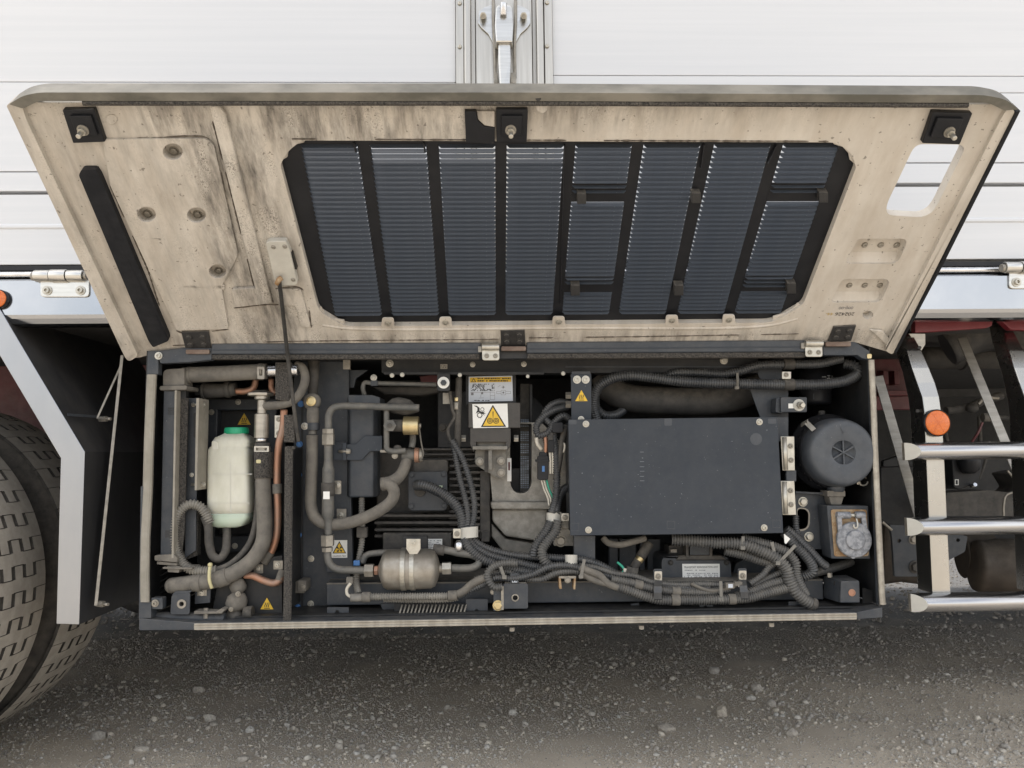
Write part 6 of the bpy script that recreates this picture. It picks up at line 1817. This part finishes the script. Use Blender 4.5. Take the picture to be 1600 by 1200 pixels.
conduit('dusty conduit lying level along the beam at the left', [(553, 933, .035), (580, 932.5, .034), (630, 932, .032), (700, 931, .03), (712, 930, .03)], 5.8, dusty=True, pitch=3.7)
conduit('conduit under the level dusty one at the left', [(600, 937, .045), (650, 938, .044), (700, 937, .042), (716, 934, .04)], 4.4, dusty=True, pitch=3.7)
hose('wiring_loom', 'smooth taped loom climbing right from the beam to the bundle', [(712, 930, .03), (724, 924, .03), (738, 912, .03), (752, 905, .03), (765, 902, .03)], 6, 'hose_dusty', cat='wiring loom')
conduit('conduit climbing right below the smooth taped loom', [(714, 933, .038), (735, 922, .036), (757, 912, .034), (775, 903, .032), (800, 904, .03), (830, 898, .028), (860, 885, .027), (890, 884, .027), (910, 889, .028), (935, 906, .03), (952, 912, .03)], 5.6)
conduit('conduit looping over the boxy beam bracket', [(784, 917, .022), (772, 917, .02), (764, 908, .02), (762, 896, .022), (770, 886, .024), (788, 880, .026), (808, 880, .03)], 6)
conduit('conduit weaving behind the boxy beam bracket', [(742, 906, .05), (765, 899, .05), (790, 893, .046), (815, 902, .04), (845, 905, .034), (870, 895, .03), (905, 893, .032), (940, 905, .034), (960, 915, .035)], 5.4)
wt = thing('wire_splice', 'grey wire splice with bent white lead at the left end of the dusty conduit', 'splice', P(548, 935, .04))
MB().rect(541, 902, 551, 912, .035, .01, 1).build('plug', 'hose_dusty', wt, bevel=.0008)
MB().tube([P(548, 911, .035), P(542, 920, .035), P(543, 929, .035), P(553, 934, .035)], 2.4 * S(.03), 8).build('lead', 'wire_white', wt)
MB().tube([P(548, 934, .034), P(568, 933.5, .034)], 6 * S(.03), 12).build('sleeve', 'conduit_dusty', wt); band(wt, (566, 933, .034), (579, 932.7, .034), 7.6, 'hose_dusty', 'collar')
band(wt, (700, 931, .03), (714, 930, .03), 7.6, 'hose_dusty', 'collar')
conduit('upright conduit behind the refrigerant line, left of the drier', [(566, 760, .11), (565, 800, .11), (566, 825, .10), (565, 850, .10), (560, 880, .09), (557, 910, .07), (560, 928, .05)], 5, dusty=True)
MB().rect(557, 824, 573, 840, .085, .02, 1).build('conduit_coupling', 'hose_dark', hs, bevel=.001)
MB().rect(552, 876, 562, 884, .07, .012, 1).build('blue_plug', 'blue_paint', wt, bevel=.001)
# right half of the bundle
conduit('small conduit running over the top of the lower right bundle', [(905, 884, .035), (930, 887, .036), (960, 896, .04), (990, 900, .04), (1020, 910, .042), (1060, 914, .042), (1110, 913, .042), (1145, 917, .044)], 4.8)
lowc = conduit('fat lowest conduit sagging along the right half of the beam', [(962, 916, .03), (985, 923, .028), (1010, 932, .026), (1030, 937, .025), (1070, 937.5, .025), (1110, 937, .025), (1145, 936, .025), (1175, 933, .026), (1205, 925, .028), (1232, 918, .03)], 7.8)
slv = conduit('grey-sleeved conduit above the fat lowest one', [(955, 904, .03), (985, 910, .03), (1022, 920, .03), (1060, 924, .032), (1110, 925, .034), (1140, 920, .036)], 6.4)
hose('wiring_loom', 'bare dusty loom splitting out of the bundle below the tie', [(906, 886, .024), (922, 893, .022), (935, 898, .022), (950, 912, .024), (965, 918, .026)], 5.6, 'hose_dusty', cat='wiring loom')
hose('wiring_loom', 'second dusty loom below the first, ending near the small U bracket', [(908, 895, .026), (925, 905, .024), (940, 910, .024), (958, 914, .026)], 5, 'hose_dusty', cat='wiring loom')
hose('wire_pair', 'pale wire with a white sleeve lying across the nameplate foot', [(1080, 912, .03), (1095, 919, .028), (1110, 923, .028), (1130, 921, .03), (1150, 915, .03)], 2.6, 'hose_dusty', cat='wire')
conduit('conduit rising from the strap toward the big downward conduit', [(1150, 932, .032), (1180, 922, .034), (1205, 912, .036), (1226, 907, .04)], 7)
conduit('thin conduit rising steeply right of the strap', [(1172, 912, .034), (1192, 898, .036), (1202, 886, .04), (1212, 880, .045)], 5)
conduit('conduit crossing behind the steep thin one', [(1176, 915, .04), (1200, 903, .045), (1222, 894, .05), (1240, 890, .06)], 5.4)
conduit('biggest conduit bending from under the box down to the floor', [(1050, 843, .07), (1085, 845, .06), (1120, 848, .05), (1158, 850, .04), (1190, 861, .032), (1214, 873, .028), (1228, 888, .026), (1233, 905, .026), (1243, 924, .026), (1258, 938, .028), (1270, 945, .03)], 9.4, pitch=4.2)
conduit('second conduit bending down inside the biggest one', [(1160, 842, .05), (1190, 849, .045), (1215, 857, .04), (1232, 866, .038), (1242, 880, .036), (1243, 898, .036), (1250, 915, .036), (1258, 930, .038)], 8.4, pitch=3.7)
conduit('third bend from the box corner toward the receptacle side', [(1226, 832, .04), (1240, 850, .038), (1256, 866, .036), (1267, 880, .036), (1270, 892, .04), (1258, 900, .05), (1245, 902, .06)], 8)
conduit('outermost conduit sloping from the box corner to the right', [(1228, 826, .05), (1245, 840, .048), (1265, 860, .048), (1284, 880, .05), (1290, 884, .055)], 7)
conduit('conduit under the box joining the two big bends', [(1133, 860, .06), (1160, 866, .055), (1190, 876, .05), (1208, 880, .048)], 8, pitch=3.7)
conduit('loose conduit dropping behind the slotted bracket plate', [(1243, 806, .06), (1244, 825, .06), (1248, 842, .06)], 5.4)
conduit('dusky conduit disappearing behind the beam end block', [(1256, 900, .08), (1280, 893, .09), (1310, 885, .12), (1330, 878, .14)], 7)
MB().lathe(P(1270, 945, .03), P(1276, 948, .03) - P(1270, 945, .03), [(11 * S(), -.006), (11 * S(), .004), (8 * S(), .008), (.001, .009)], 16).build('conduit_end', 'rubber', hs)
MB().pp([(1225, 834), (1235, 842), (1228, 850), (1226, 848)], .026, .001).build('box_tag', 'label_white', cb)
def tie(x0, y0, x1, y1, Y, label, r=2.4, head=True, mat='conduit_dusty'):
    t = thing('cable_tie', label, 'cable tie', P((x0 + x1) / 2, max(y0, y1), Y))
    MB().bar(P(x0, y0, Y), P(x1, y1, Y), r * 2 * S(), .0016).build('strap', mat, t)
    if head: MB().rect(x1 - 3.5, y1 - 3, x1 + 3.5, y1 + 3, Y - .003, .006, 1).build('head', mat, t, bevel=.0006)
tie(913, 874, 908, 901, .014, 'cable tie round the bundle right of the small pale clamp')
tie(1126, 908, 1127, 937, .018, 'cable tie on the bundle below the nameplate corner')
tie(782, 885, 788, 902, .020, 'cable tie above the boxy beam bracket')
tie(1161, 838, 1161, 856, .030, 'cable tie on the conduits under the box edge', head=True)
tie(1243, 852, 1216, 880, .016, 'slanting cable tie across the big bends')
tie(1206, 847, 1213, 876, .024, 'cable tie round the biggest conduit where it starts to drop')
for (x, y, lab) in ((1028, 900, 'pale-tabbed strap clamp on the bundle left of the nameplate'), (1160, 899, 'pale-tabbed strap clamp on the bundle right of the nameplate')):
    t = thing('strap_clamp', lab, 'clamp', P(x, y + 40, .02))
    MB().rect(x - 7, y - 11, x + 7, y + 6, .05, .003, 3).build('base_tab', 'paint', t, bevel=.0006)
    MB().rect(x - 5.5, y - 7.5, x + 6.5, y + 7.5, .046, .002, 2).build('tab', 'zinc', t, bevel=.0006)
    screw(x + .5, y + .5, .0455, 4.6, t, 'pan', 'zinc_dull')
    kx = 1 if x < 1100 else 1.6
    m = MB()
    ys = [y + 7, y + 16, y + 26, y + 36, y + 43]
    Ys = [.040, .016, .010, .012, .026]
    for i in range(4):
        o0, o1 = (kx - 1) * 9 * i / 4, (kx - 1) * 9 * (i + 1) / 4
        m.poly([P(x - 6 + o0, ys[i], Ys[i]), P(x + 6 + o0, ys[i], Ys[i]), P(x + 6 + o1, ys[i + 1], Ys[i + 1]), P(x - 6 + o1, ys[i + 1], Ys[i + 1])], (0, .002, 0))
    m.build('strap', 'conduit', t)
wj = thing('wire_connector', 'grey wire connector with a blue face beside the right strap clamp', 'connector', P(1147, 921, .02))
MB().rect(1134, 911, 1148, 920, .018, .012, 1).build('shell', 'hose_dusty', wj, bevel=.001); MB().rect(1138, 912.5, 1145, 918.5, .0175, .0006).build('blue_face', 'label_blue', wj)
MB().rect(1148, 909, 1160, 916, .02, .012, 1).build('tail', 'hose_dusty', wj, bevel=.0008); MB().rect(1154, 914, 1162, 917, .019, .003).build('white_lead', 'wire_white', wj)
for o_, a_, b_, r_ in ((lowc, (1049, 937.4, .025), (1062, 937.5, .025), 8.3), (lowc, (1138, 936.2, .025), (1149, 935.8, .025), 8.2), (slv, (1050, 923.2, .0315), (1063, 924.2, .032), 6.9), (slv, (992, 911.8, .03), (1004, 914.8, .03), 6.8)):
    band(o_, a_, b_, r_, 'hose_dusty', 'tape')
for x0, x1, y, yy, mat_ in ((1012, 1028, 934, 937, 'conduit_dusty'), (1050, 1062, 922, 923, 'conduit_dusty'), (1050, 1062, 937.4, 937.4, 'conduit_dusty')): pass

# ================================================================== WHEELS, MUDGUARD, STEPS AND WHAT SHOWS BEHIND
TR = .45
def make_tyre(y0, y1, cx, label):
    t = thing('wheel', label, 'wheel', (cx, (y0 + y1) / 2, 0), 'twin rear wheels')
    c = V((cx, 0, TR - .004))
    w_ = y1 - y0
    m = MB()
    prof = [(.26, .015), (.33, .0), (.40, .006), (TR - .035, .018), (TR - .012, .028), (TR - .0062, .05), (TR - .0055, w_ * .5), (TR - .0062, w_ - .05), (TR - .012, w_ - .028), (TR - .035, w_ - .018), (.40, w_ - .006), (.33, w_), (.26, w_ - .015)]
    m.lathe(c + V((0, y0, 0)), (0, 1, 0), prof, 96, True, close=False)
    m.build('carcass', 'tyre_side', t)
    # tread blocks: five ribs with stepped grooves and cross cuts
    m = MB()
    n = 48
    rows = 5
    tw = w_ - .052
    gap = .0056
    edges = [y0 + .026 + tw * k / rows for k in range(rows + 1)]
    step = [0, .0038, -.0038, .0038, -.0038, 0]
    rg = random.Random(3)
    for k in range(rows):
        sh = (.5 if k % 2 else 0)
        for i in range(n):
            a0 = 2 * math.pi * (i + sh) / n
            da = 2 * math.pi / n
            ga = .0011 / TR if k not in (0, 4) else .0008 / TR
            aa = [a0 + ga, a0 + da * .5, a0 + da * .5 + .0001, a0 + da - ga]
            lo = [edges[k] + gap / 2 + (step[k] if j < 2 else -step[k]) for j in range(4)]
            hi = [edges[k + 1] - gap / 2 + (step[k + 1] if j < 2 else -step[k + 1]) for j in range(4)]
            if k == 0: lo = [edges[0] - .008] * 4
            if k == rows - 1: hi = [edges[-1] + .008] * 4
            def pt(a, y, r): return c + V((math.cos(a) * r, y, math.sin(a) * r))
            def rad(y): 
                u = abs((y - (y0 + y1) / 2) / (w_ / 2)); return TR - .007 * u ** 3
            top = [pt(a, y, rad(y)) for a, y in zip(aa, lo)] + [pt(a, y, rad(y)) for a, y in reversed(list(zip(aa, hi)))]
            bot = [pt(a, y, rad(y) - .008) for a, y in zip(aa, lo)] + [pt(a, y, rad(y) - .008) for a, y in reversed(list(zip(aa, hi)))]
            b = len(m.v)
            m.v += top + bot
            m.f += [(b, b + 1, b + 6, b + 7), (b + 1, b + 2, b + 5, b + 6), (b + 2, b + 3, b + 4, b + 5)]
            m.sm += [False] * 3
            for j in range(8):
                j2 = (j + 1) % 8
                m.f.append((b + j, b + 8 + j, b + 8 + j2, b + j2)); m.sm.append(False)
    tr = tag(m.build('tread', 'tyre_rubber', t), kind='stuff')
    tr.data.materials.append(MATS['tyre_groove'])
    tr.data.polygons.foreach_set('material_index', np.array([0 if i % 11 < 3 else 1 for i in range(len(tr.data.polygons))], dtype=np.int32))
    MB().lathe(c + V((0, y0 + .05, 0)), (0, 1, 0), [(.265, 0), (.27, .02), (.24, .05), (.24, w_ - .12), (.10, w_ - .1), (.001, w_ - .1)], 40).build('rim', 'zinc_dull', t)
xt = P(78, 903, .212).x
make_tyre(-.035, .22, xt - TR, 'dusty outer rear tyre with worn blocky tread, nearest the camera')
make_tyre(.285, .54, xt - TR, 'dusty inner rear tyre half hidden behind the metal mudguard')

mg = thing('mudguard', 'bent bare-metal mudguard strip with a black flap sheet behind the wheel', 'mudguard', P(108, 975, .0))
face = [(-40, 417), (-40, 490), (0, 556), (27, 600), (95, 716), (87.5, 968), (91, 974), (123, 975), (132.5, 706), (69, 604), (14, 508), (-40, 418)]
MB().pp([(-60, 455), (0, 556), (95, 716), (88, 975), (123.5, 976), (132.5, 706), (14.5, 508), (-40, 412)], -.004, .0025).build('face_strip', 'mudguard_steel', mg, bevel=.0012)
sheet = [(-40, 412), (14.5, 508), (132.5, 706), (123.5, 976)]
m = MB()
q = [P(x, y, -.0015) for x, y in sheet]
for a, b in zip(q, q[1:]):
    m.poly([a, b, b + V((0, .62, 0)), a + V((0, .62, 0))], V((-.003, 0, 0)))
m.build('flap_sheet', 'mud_black', mg)
MB().bar(P(191, 556, .10), P(150, 946, .030), .012, .006, (-1, -.4, 0)).build('stay_bar', 'zinc_dull', mg)
MB().bar(P(188, 574, .13), P(152, 654, .10), .008, .004, (-1, -.4, 0)).build('short_stay', 'zinc_dull', mg)
for x, y, yd in ((157, 655, .10), (152, 943, .035)):
    p = P(x, y, yd); MB().hexa(p, p + V((.018, -.008, 0)), .007).build('stay_bolt', 'zinc_dull', mg)
    MB().cyl(p + V((.016, -.007, 0)), p + V((.03, -.013, 0)), .0035, 8).build('stay_stud', 'zinc_dull', mg)
MB().bar(P(106, 648, .01), P(152, 651, .10), .006, .003, (0, -1, 0)).build('cross_stay', 'paint', mg)

# step ladder at the right
sl = thing('step_ladder', 'bare metal truck step ladder with three D-shaped rungs, right side', 'ladder', P(1470, 950, 0))
def upright(dx, nm):
    path = [(505, 1404, 1417, .16), (522, 1411, 1426, .11), (548, 1417, 1440, .06), (575, 1425, 1452, .03), (598, 1433, 1461, .012), (620, 1441, 1467.5, .003), (645, 1444.5, 1471, .0), (700, 1446.5, 1475, .0), (800, 1451, 1479.5, .0), (928, 1457, 1486, .0)]
    ring = []
    for y, xa, xb, Y in path:
        a, b = P(xa + dx, y, Y), P(xb + dx, y, Y)
        b = V((b.x, b.y, a.z))
        back = V((0, .060, .030 if y < 600 else .012 if y < 620 else 0))
        ring.append([a, b, b + back, a + back])
    m = MB()
    for r_ in ring: m.v += r_
    for i in range(len(ring) - 1):
        for j in range(4):
            j2 = (j + 1) % 4
            m.f.append((i * 4 + j, i * 4 + j2, i * 4 + 4 + j2, i * 4 + 4 + j)); m.sm.append(False)
    e = (len(ring) - 1) * 4
    m.f += [(0, 1, 2, 3), (e, e + 1, e + 2, e + 3)]; m.sm += [False, False]
    m.build(nm, 'post_steel', sl, bevel=.0022)
upright(0, 'upright'); upright(160, 'upright')
for y, x0 in ((705.5, 1414), (823, 1418), (942, 1424)):
    c0 = P(x0, y, -.012); rr0 = 13.8 * S(-.015)
    sec = [(.010, rr0), (.0, rr0)] + [(-rr0 * 1.25 * math.sin(R(a)), rr0 * math.cos(R(a))) for a in range(12, 180, 12)] + [(.0, -rr0), (.010, -rr0)]
    def ends(xx, slant): return [V((xx + (-sy * slant if sy < 0 else 0), c0.y + sy, c0.z + sz)) for sy, sz in sec]
    A, B = ends(c0.x, .95), ends(c0.x + .62, 0)
    n = len(sec)
    m = MB(); m.v = A + B
    for i in range(n):
        j = (i + 1) % n
        m.f.append((i, j, n + j, n + i)); m.sm.append(2 <= i < n - 3)
    m.f.append(tuple(range(n, 2 * n))); m.sm.append(False)
    m.build('rung', 'chrome_tube', sl)
    m = MB(); half = [p for p, (sy, sz) in zip(A, sec) if sy <= .001]
    m.poly(half, V((-.0012, -.0004, 0))); m.build('rung_cap', 'cap_pale', sl, bevel=.0004)
    m = MB(); m.poly([p for p, (sy, sz) in zip(A, sec) if sy >= 0], V((-.001, 0, 0))); m.build('rung_end', 'zinc_dull', sl)
MB().pp([(1420, 521), (1446, 521), (1446, 538), (1440, 548), (1434, 546), (1428, 533)], .10, .003).build('top_bracket', 'stainless_dirty', sl, bevel=.001)
MB().rect(1430, 522, 1446, 531, .102, .05).build('top_box', 'paint_dark', sl)
for x, y in ((1434, 642), (1437, 543)): MB().cyl(P(x, y, .02), P(x, y, .03) + V((-.001, 0, 0)), .004, 10).build('hole', 'ink', sl)
reflector(1461.5, 661, -.002, 21.5, 'amber round reflector on the step ladder upright')
MB().bar(P(1372, 588, .18), P(1437, 812, .10), .022, .004, (-.1, -1, 0)).build('brace', 'stainless_dirty', sl)
MB().bar(P(1503, 528, .24), P(1602, 768, .12), .022, .004, (-.1, -1, 0)).build('brace', 'stainless_dirty', sl)

ch = thing('chassis_frame', 'dark red chassis rails and crossmember behind the bay', 'chassis', (0, 1.2, .6))
z1, z0 = P(1480, 478, .75).z, P(1480, 532, .75).z
MB().box((XL, .75, z0), (XR, .83, z1)).build('rail', 'red_frame', ch, bevel=.003)
MB().box((XL, 1.55, z0), (XR, 1.63, z1)).build('rail', 'red_frame', ch, bevel=.003)
z3, z2 = P(1400, 560, .85).z, P(1400, 640, .85).z
MB().box((xr + .03, .86, z2), (P(1436, 600, .86).x, .90, z3)).build('lower_rail', 'red_frame', ch, bevel=.003)
MB().box((-2.6, .86, z2 - .1), (xl - .05, .90, z3)).build('lower_rail', 'red_frame', ch, bevel=.003)
MB().box((P(1372, 610, .80).x, .80, P(1400, 618, .8).z), (P(1432, 610, .80).x, .86, P(1400, 610, .8).z)).build('crossmember', 'red_frame', ch, bevel=.002)
for x in (1385, 1402): MB().box((P(x, 580, .8).x, .82, P(x, 600, .8).z), (P(x + 8, 580, .8).x, .86, P(x, 578, .8).z)).build('gusset', 'red_frame', ch, bevel=.002)
MB().pp([(1430, 500), (1552, 500), (1550, 509), (1543, 512), (1430, 520)], .10, .02).build('outrigger', 'red_bright', ch, bevel=.002)
MB().pp([(1562, 499), (1640, 499), (1640, 517), (1580, 515)], .10, .02).build('outrigger', 'red_bright', ch, bevel=.002)

at_ = thing('air_tank', 'black horizontal air tank high behind the step ladder', 'tank', P(1520, 580, .5))
MB().lathe(P(1440, 560, .55), (1, 0, 0), [(.02, -.01), (.030, 0), (.034, .01), (.034, .30), (.030, .31), (.001, .315)], 28).build('shell', 'hose_dark', at_)
MB().lathe(P(1500, 560, .55), (1, 0, 0), [(.0355, 0), (.0355, .015)], 28).build('strap', 'motor_paint', at_)
mgr = hose('fender_arch', 'dark plastic wheel arch curving up at the right edge', [(1480, 545, .40), (1520, 526, .40), (1560, 522, .38), (1600, 545, .36), (1640, 600, .34)], 13, 'motor_paint', cat='wheel arch', flat=2.2)
gp = thing('frame_bracket', 'dark grey bolted bracket plate low behind the step ladder', 'bracket', P(1420, 905, .4))
MB().pp(rounded([(1390, 820), (1445, 822), (1512, 838), (1508, 862), (1485, 874), (1445, 888), (1440, 901), (1398, 901), (1394, 840)], 3), .42, .01, [circ(1405, 845, 3, 10), circ(1497, 844, 3, 10)]).build('plate', 'paint', gp, bevel=.001)
screw(1427, 843, .419, 6, gp, 'hex', 'zinc_dull'); screw(1430, 886, .419, 8, gp, 'hex', 'hose_dark')
MB().tube([P(1378, 815, .40), P(1393, 828, .41)], .004, 8).build('rod', 'zinc_dull', gp)
bx = thing('frame_beam', 'dusty dark folded beam behind the middle rung', 'beam', P(1530, 805, .45))
MB().pp(rounded([(1478, 770), (1545, 766), (1582, 770), (1590, 762), (1580, 745), (1576, 740), (1600, 735), (1640, 760), (1640, 806), (1478, 806)], 4), .50, .08).build('web', 'hose_dark', bx, bevel=.003)
MB().tube([P(1574, 735, .47), P(1585, 750, .47), P(1589, 765, .47), (P(1572, 774, .47)), P(1568, 790, .47), P(1568, 808, .47)], .0035, 8).build('edge_rod', 'zinc_dull', bx)
vb = thing('valve_block', 'black valve block with a small label hanging between the upper rungs', 'valve', P(1510, 768, .4))
MB().pp(rounded([(1486, 690), (1540, 690), (1542, 715), (1528, 755), (1500, 766), (1490, 762)], 4), .36, .08).build('body', 'black_plastic', vb, bevel=.004)
MB().lathe(P(1515, 740, .35), (0, 0, 1), [(.012, 0), (.024, .01), (.028, .03), (.028, .045), (.02, .05)], 20).build('dome', 'black_plastic', vb)
MB().lathe(P(1515, 722, .35), (0, 0, 1), [(.025, 0), (.026, .002)], 20).build('ring', 'zinc_dull', vb)
sq = MB().rect(1492, 749, 1498, 758, .3585, .001, 0, [rr(1493.2, 750.2, 1496.8, 756.8)]).build('label_frame', 'white_print', vb)
MB().cyl(P(1518, 760, .36), P(1524, 757, .34), .005, 10).build('fitting', 'steel', vb)
MB().tube([P(1546, 690, .38), P(1540, 720, .36), P(1530, 748, .37)], .004, 8).build('pipe', 'rubber', vb)
hose('red_wire', 'thin red wire behind the ladder upright reflector', [(1535, 660, .35), (1528, 676, .35), (1519, 690, .36), (1513, 702, .37)], 2, 'red_frame', cat='wire')
hv = thing('brake_valve', 'greyish fittings cluster behind the long flat brace', 'valve', P(1525, 655, .45))
MB().tube([P(1478, 642, .5), P(1510, 637, .5), P(1540, 625, .5), P(1565, 618, .5)], .012, 10).build('pipe', 'hose_dark', hv)
MB().tube([P(1528, 632, .45), P(1538, 622, .45), P(1560, 622, .45)], .005, 8).build('lever', 'zinc_dull', hv)
lump(P(1519, 638, .48), .016, .015, .014, 4).build('joint', 'hose_dark', hv)
for x, y in ((1540, 652), (1594, 656)): MB().cyl(P(x - 5, y, .42), P(x + 7, y, .42), .012, 12).build('fitting', 'hose_dusty', hv, bevel=.001)
MB().cyl(P(1540, 652, .45), P(1610, 656, .45), .008, 10).build('tube', 'rubber', hv)
for i, (x0, x1) in enumerate(((1456, 1480), (1530, 1532))):
    MB().tube([P(x0, 620 + i * 30, .6), P((x0 + x1) / 2, 640 + i * 30, .6), P(x1, 690 + i * 10, .6)], .006, 8).build('line', 'rubber', hv)
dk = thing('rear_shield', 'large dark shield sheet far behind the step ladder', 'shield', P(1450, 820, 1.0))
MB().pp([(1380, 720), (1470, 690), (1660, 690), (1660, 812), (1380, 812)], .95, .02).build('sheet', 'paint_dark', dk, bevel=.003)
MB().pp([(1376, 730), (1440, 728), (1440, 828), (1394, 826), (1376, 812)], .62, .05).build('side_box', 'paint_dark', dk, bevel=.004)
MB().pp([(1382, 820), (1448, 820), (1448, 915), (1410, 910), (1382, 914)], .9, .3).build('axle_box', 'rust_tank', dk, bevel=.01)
ru = thing('silencer', 'rust-brown exhaust silencer drum low behind the rungs at the right', 'silencer', P(1580, 930, .6))
MB().lathe(P(1530, 884, .62), (1, -.25, -.1), [(.05, -.02), (.074, -.012), (.078, 0), (.074, .012), (.086, .04), (.092, .10), (.092, .5), (.001, .5)], 40).build('drum', 'rust_tank', ru)
MB().lathe(P(1518, 866, .70), (1, -.25, 0), [(.070, -.03), (.074, -.026), (.070, -.022), (.066, .06)], 32).build('end_ring', 'rust_tank', ru)
# far-side running gear that closes the view under the truck at left and right
fw = thing('far_wheel', 'dark far-side wheel barely seen under the truck', 'wheel', (xt - TR, 2.2, 0))
MB().lathe((xt - TR, 1.95, TR), (0, 1, 0), [(.26, 0), (.40, .0), (TR, .03), (TR, .25), (.40, .28), (.26, .28)], 48).build('tyre', 'tyre_side', fw)
MB().lathe((xt - TR, 1.99, TR), (0, 1, 0), [(.26, 0), (.26, .2)], 32).build('rim', 'zinc_dull', fw)
ax_ = thing('rear_axle', 'heavy dark axle between the twin rear wheels', 'axle', (xt - TR, 1.2, TR))
MB().cyl((xt - TR, .45, TR), (xt - TR, 2.1, TR), .09, 24).build('tube', 'motor_paint', ax_)
lump(V((xt - TR, 1.2, TR)), .19, .17, .19, 2, .05).build('differential', 'motor_paint', ax_)
bpy.context.view_layer.update()
